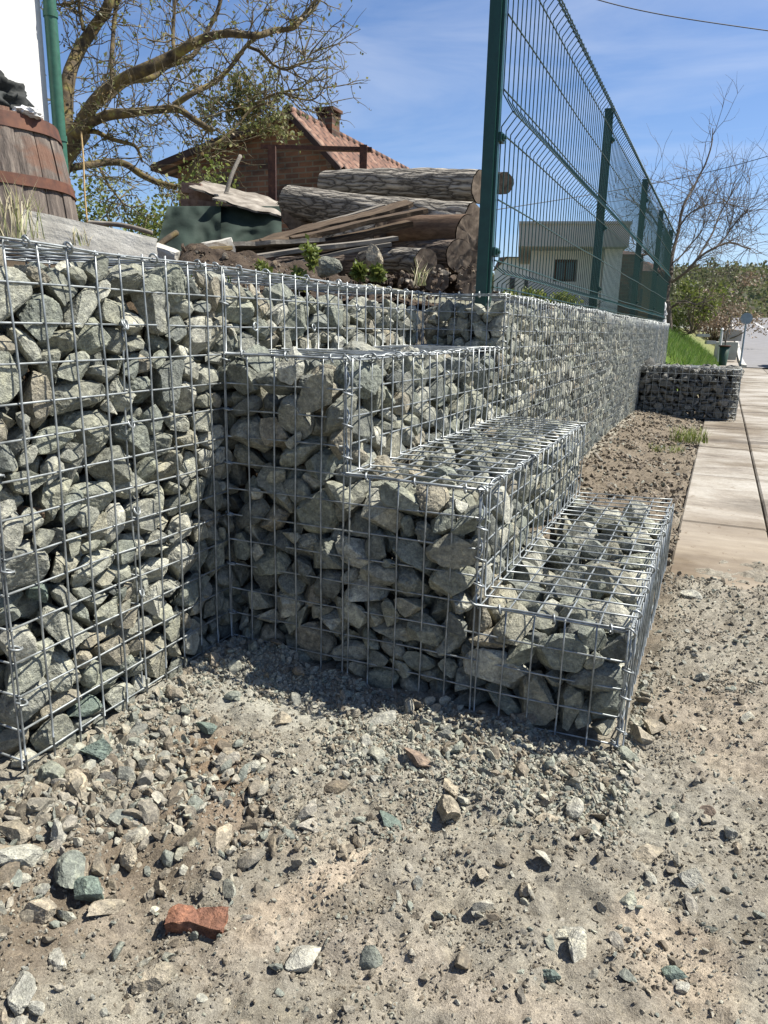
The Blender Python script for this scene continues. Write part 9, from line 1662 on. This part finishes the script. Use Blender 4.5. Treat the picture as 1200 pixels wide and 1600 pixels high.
# ------------------------------------------------------------------ plants
def weed(label, c, h, n, m, seed, stemr=.0012):
    rn = random.Random(seed); t = thing('weed', label, 'weed', c); st = MB(); lf = MB()
    for k in range(n):
        a = rn.uniform(0, 6.28); q = Vector((math.cos(a), math.sin(a), 0)) * rn.uniform(.2, .6) * h * .5; hh = h * rn.uniform(.5, 1); pts = [Vector(c), Vector(c) + q * .5 + Vector((0, 0, hh * .6)), Vector(c) + q + Vector((0, 0, hh))]
        cv = branch_curve(pts, 5); st.tube(cv, stemr, 4, cap=False)
        for p in cv[2:]:
            for _ in range(4): leaf(lf, p + Vector((rn.gauss(0, .005), rn.gauss(0, .005), rn.gauss(0, .005))), rn.uniform(.008, .018), rn, 1.6)
    st.build('stem', M_LEAF_FRESH, t); lf.build('foliage', m, t)
for i, (u, v, h, n, lab) in enumerate(((412, 442, .055, 9, 'leafy green weed at the left end of the soil heap'), (440, 452, .035, 8, 'low green weed in the middle of the soil heap edge'), (468, 452, .06, 11, 'broad leafy weed beside the tall slender one'), (487, 420, .085, 7, 'tall slender weed against the dark gap under the boards'),
                                       (560, 432, .03, 12, 'flat creeping weed on the heap below the grey rock'), (590, 434, .025, 10, 'small creeping weed below the cream rock'))): weed(lab, P(u, v, 2.32), h, n, M_LEAF_SHRUB, i)
def tuft(label, c, h, n, spread, m, seed, w_=.0018, kind=None):
    rn = random.Random(seed); mb = MB()
    for _ in range(n):
        a = rn.uniform(0, 6.28); r = spread * rn.random() ** .5; b_ = Vector(c) + Vector((math.cos(a) * r, math.sin(a) * r, 0)); a2 = rn.uniform(0, 6.28); ln = Vector((math.cos(a2), math.sin(a2), 0)) * h * rn.uniform(.1, .6); hh = h * rn.uniform(.5, 1.1); s = ln.cross(Vector((0, 0, 1))).normalized() * w_
        m1 = b_ + ln * .35 + Vector((0, 0, hh * .6)); m2 = b_ + ln + Vector((0, 0, hh)); mb.add([b_ - s, b_ + s, m1 + s * .8, m1 - s * .8, m2], [(0, 1, 2, 3)]); mb.f.append(np.array([[mb.n - 3, mb.n - 2, mb.n - 1]]))
    o = mb.build('grass_tuft', m, loc=tuple(c)); tag(o, label, 'grass'); return o
tuft('tall dry grass in front of the barrel', P(40, 372, 2.0), .15, 24, .05, M_DRY, 1)
tuft('dry grass stalks growing by the middle of the concrete slab', P(124, 384, 2.0), .05, 16, .025, M_DRY, 2)
tuft('wispy grass at the left edge below the barrel', P(8, 372, 1.9), .15, 30, .05, M_DRY, 3)
tuft('dry grass blades on the soil in front of the bottom logs', P(655, 446, 2.5), .09, 22, .03, M_DRY, 4)
tuft('tuft of grass on the earth strip next to the paving', PZ(1076, 690, .02), .10, 160, .11, M_LEAF_SHRUB, 5)
tuft('sparse grass beside the tuft on the earth strip', PZ(1040, 704, .02), .035, 90, .10, M_LEAF_SHRUB, 6)
tuft('green blades under the lid mesh of the left tier', (-.22, .25, .72), .05, 40, .06, M_LEAF_FRESH, 9)
def bank_grass():
    n = 26000; x = nr.uniform(-1.2, .78, n); y = nr.uniform(8.05, 17, n); z = ground_z(x, y); h = nr.uniform(.04, .15, n); a = nr.uniform(0, 6.28, n); w_ = .007
    sx, sy = np.cos(a) * w_, np.sin(a) * w_; b_ = nr.uniform(0, 6.28, n); lx, ly = np.cos(b_) * h * .5, np.sin(b_) * h * .5
    V = np.stack([np.stack([x - sx, y - sy, z - .01], -1), np.stack([x + sx, y + sy, z - .01], -1), np.stack([x + lx, y + ly, z + h], -1)], 1).reshape(-1, 3)
    mb = MB(); mb.add(V, np.arange(n * 3).reshape(-1, 3)); tag(mb.build('grass', M_GRASS), 'bright green grass on the bank past the end of the wall', 'grass', kind='stuff')
bank_grass()
def woods():
    # canopy of small leaf masses in uneven clumps over the slope
    n = 150000; x = nr.uniform(-150, 130, n); y = nr.uniform(104, 270, n); c = fbm(x, y, .22, 3); d = fbm(x, y, .06, 2)
    h = np.clip(2.6 + 4.5 * c + 3.0 * d, .3, 6.5) * nr.uniform(.35, 1.0, n) ** .5; z = hill_h(x, y) + 2.2 + h
    s = nr.uniform(.22, .55, n)[:, None]; a = nr.randn(n, 3); a /= np.linalg.norm(a, axis=1)[:, None]; b_ = np.cross(a, nr.randn(n, 3)); b_ /= np.linalg.norm(b_, axis=1)[:, None]
    p = np.stack([x, y, z], 1); V = np.stack([p - a * s, p - b_ * s * .8, p + a * s, p + b_ * s * .8], 1).reshape(-1, 3)
    mb = MB(); mb.add(V, np.arange(n * 4).reshape(-1, 4)); tag(mb.build('woodland', M_FOREST, smooth=False), 'wooded slope of the far hill', 'woods', kind='stuff')
woods()

# ------------------------------------------------------------------ roadside things
def road_sign():
    d = 15.5; t = thing('road_sign', 'back of a round road sign on a thin pole by the far pavement', 'road sign', P(1156, 575, d)); b_ = P(1156, 575, d); top = P(1161, 498, d)
    mb = MB(); mb.tube([(b_.x, b_.y, b_.z - .1), (b_.x, b_.y, top.z + .1)], .018, 8); mb.build('pole', M_SLATE, t)
    mb = MB(); k = 24; dr = (CC - top); dr.z = 0; dr.normalize(); s = dr.cross(Vector((0, 0, 1))); c = Vector((b_.x, b_.y, top.z)) + dr * .03
    V = [c[:]] + [(c + (s * math.cos(6.283 * i / k) + Vector((0, 0, 1)) * math.sin(6.283 * i / k)) * .115)[:] for i in range(k)]; V += [(Vector(q) + dr * .012)[:] for q in V]
    mb.add(V, [(0, 1 + i, 1 + (i + 1) % k) for i in range(k)] + [(k + 1, k + 2 + (i + 1) % k, k + 2 + i) for i in range(k)]); mb.add(V, [(1 + i, k + 2 + i, k + 2 + (i + 1) % k, 1 + (i + 1) % k) for i in range(k)]); mb.build('sign_plate', M_SLATE, t, smooth=False)
road_sign()
def bin_():
    d = 11.5; b_ = P(1129, 568, d); t = thing('plant_pot', 'dark green tub with a brown rim and a bare plant beside the grass bank', 'plant pot', b_); K = d / CF; k = 20
    mb = MB(); V = []; 
    for z, r in ((0, .055), (.30, .075), (.30, .068), (.24, .066)): V += [(b_.x + r * math.cos(6.283 * i / k), b_.y + r * math.sin(6.283 * i / k), b_.z + z - .03) for i in range(k)]
    mb.add(V, [(j * k + i, j * k + (i + 1) % k, (j + 1) * k + (i + 1) % k, (j + 1) * k + i) for j in range(3) for i in range(k)]); mb.build('tub', M_BIN, t)
    mb = MB(); mb.tube([(b_.x + .078 * math.cos(6.283 * i / k), b_.y + .078 * math.sin(6.283 * i / k), b_.z + .265) for i in range(k + 1)], .012, 6); mb.build('rim', M_RUST, t)
    mb = MB(); mb.tube([(b_.x, b_.y, b_.z + .2), (b_.x + .01, b_.y, b_.z + .45), (b_.x + .03, b_.y, b_.z + .6)], .008, 5); mb.tube([(b_.x, b_.y, b_.z + .3), (b_.x - .05, b_.y, b_.z + .5)], .006, 5); mb.build('stem', M_TWIG_GREY, t)
bin_()
def post_row():
    for i, (u, v0, v1, d, lab) in enumerate(((1122, 565, 515, 12.5, 'white marker post beside the plant tub'), (1139, 530, 487, 24, 'thin grey post by the far pavement, right one of two'), (1132, 530, 490, 26, 'thin grey post by the far pavement, left one of two'))):
        a, b_ = P(u, v0, d), P(u, v1, d); mb = MB(); mb.tube([(a.x, a.y, a.z), (a.x, a.y, (a.z + b_.z) / 2), (a.x, a.y, b_.z)], .022 if i == 0 else .03, 8); mb.tube([(a.x, a.y, b_.z), (a.x, a.y, b_.z + .03)], [.03, .012], 8)
        tag(mb.build('marker_post', M_STATUE if i == 0 else M_KERB), lab, 'post')
post_row()
for i, (u, v, d, s, lab) in enumerate(((1134, 548, 18, (.5, .35, .42), 'pale concrete block nearest the sign pole at the far pavement'), (1140, 524, 24, (.7, .4, .35), 'pale concrete block further along the far pavement'), (1098, 524, 13.5, (.22, .16, .05), 'white sheet of rubble lying on the grass bank'), (1110, 535, 13, (.16, .12, .06), 'smaller white piece of rubble on the grass bank'))):
    lump('concrete_block', M_KERB, P(u, v, d), s, (0, 0, .1 * i), i + 50, .05, 2, lab, 'block', bs=.5)
def figure():
    p = Vector((.17, 7.93, .755)); rb_ = [(0, .055), (.03, .06), (.08, .048), (.13, .032), (.16, .03), (.185, .036), (.21, .034), (.235, .018), (.245, .003)]; k = 14
    t = thing('plaster_figure', 'small white plaster figure on top of the far end of the wall', 'figurine', p); mb = MB(); V = []
    for z, r in rb_: V += [(p.x + r * math.cos(6.283 * i / k) * (1 - .15 * math.sin(z * 30)), p.y + r * math.sin(6.283 * i / k), p.z + z) for i in range(k)]
    mb.add(V, [(j * k + i, j * k + (i + 1) % k, (j + 1) * k + (i + 1) % k, (j + 1) * k + i) for j in range(len(rb_) - 1) for i in range(k)]); mb.build('body', M_STATUE, t)
    mb = MB(); 
    for s in (-1, 1): mb.tube([p + Vector((s * .03, -.02, .14)), p + Vector((s * .05, -.04, .10)), p + Vector((s * .025, -.055, .07))], .011, 6)
    mb.build('arm', M_STATUE, t)
figure()
def car():
    # nose of a dark parked car at the right edge
    b_ = P(1216, 575, 15.0); x, y, z = b_.x, b_.y, 0.02; t = thing('parked_car', 'black parked car just cut by the right edge of the photo', 'car', (x, y, z)); s = .5
    prof = [(-.9, .12), (-.92, .28), (-.85, .40), (-.45, .46), (-.2, .68), (.45, .70), (.75, .48), (.92, .44), (.94, .14)]
    mb = MB(); V = []; n = len(prof)
    for i, (xx, f) in enumerate(((-.36, .93), (-.38, 1), (.38, 1), (.36, .93))): V += [(x + .38 + xx * (1 if zz < .47 else .82), y + yy * f * 1.0 + .9, z + zz * (1 if f == 1 else .97)) for yy, zz in prof]
    F = [(j * n + i, j * n + i + 1, (j + 1) * n + i + 1, (j + 1) * n + i) for j in range(3) for i in range(n - 1)]; mb.add(V, F)
    for j in (0, 3):
        c = [V[j * n + i] for i in range(n)]; m_ = tuple(np.mean(c, 0)); mb.add([m_] + c, [(0, 1 + i, 1 + (i + 1) % n) for i in range(n)])
    mb.add([V[0], V[n], V[2 * n], V[3 * n], V[n - 1], V[2 * n - 1], V[3 * n - 1], V[4 * n - 1]], [(0, 4, 5, 1), (1, 5, 6, 2), (2, 6, 7, 3)])
    mb.build('body', M_CAR, t, smooth=False)
    for xx in (.03, .73):
        for yy in (.3, 1.5):
            mb = MB(); mb.tube([(x + xx - .04, y + yy, z + .13), (x + xx + .04, y + yy, z + .13)], .13, 16); mb.build('wheel', M_BLACK, t)
car()
def cable(label, pts, r):
    c = branch_curve(pts, 12); mb = MB(); mb.tube(c, r, 5); tag(mb.build('overhead_cable', M_BLACK), label, 'cable', 'overhead cables')
cable('dark overhead cable crossing the top right corner of the sky', [P(860, -28, 9), P(935, 0, 9), P(1040, 24, 9), P(1200, 48, 9), P(1300, 60, 9)], .0065)
cable('lower overhead cable passing behind the fence and the bare tree', [P(760, 330, 11), P(900, 308, 12), P(1015, 288, 12.5), P(1110, 268, 12.5), P(1200, 244, 12), P(1290, 215, 11.5)], .006)
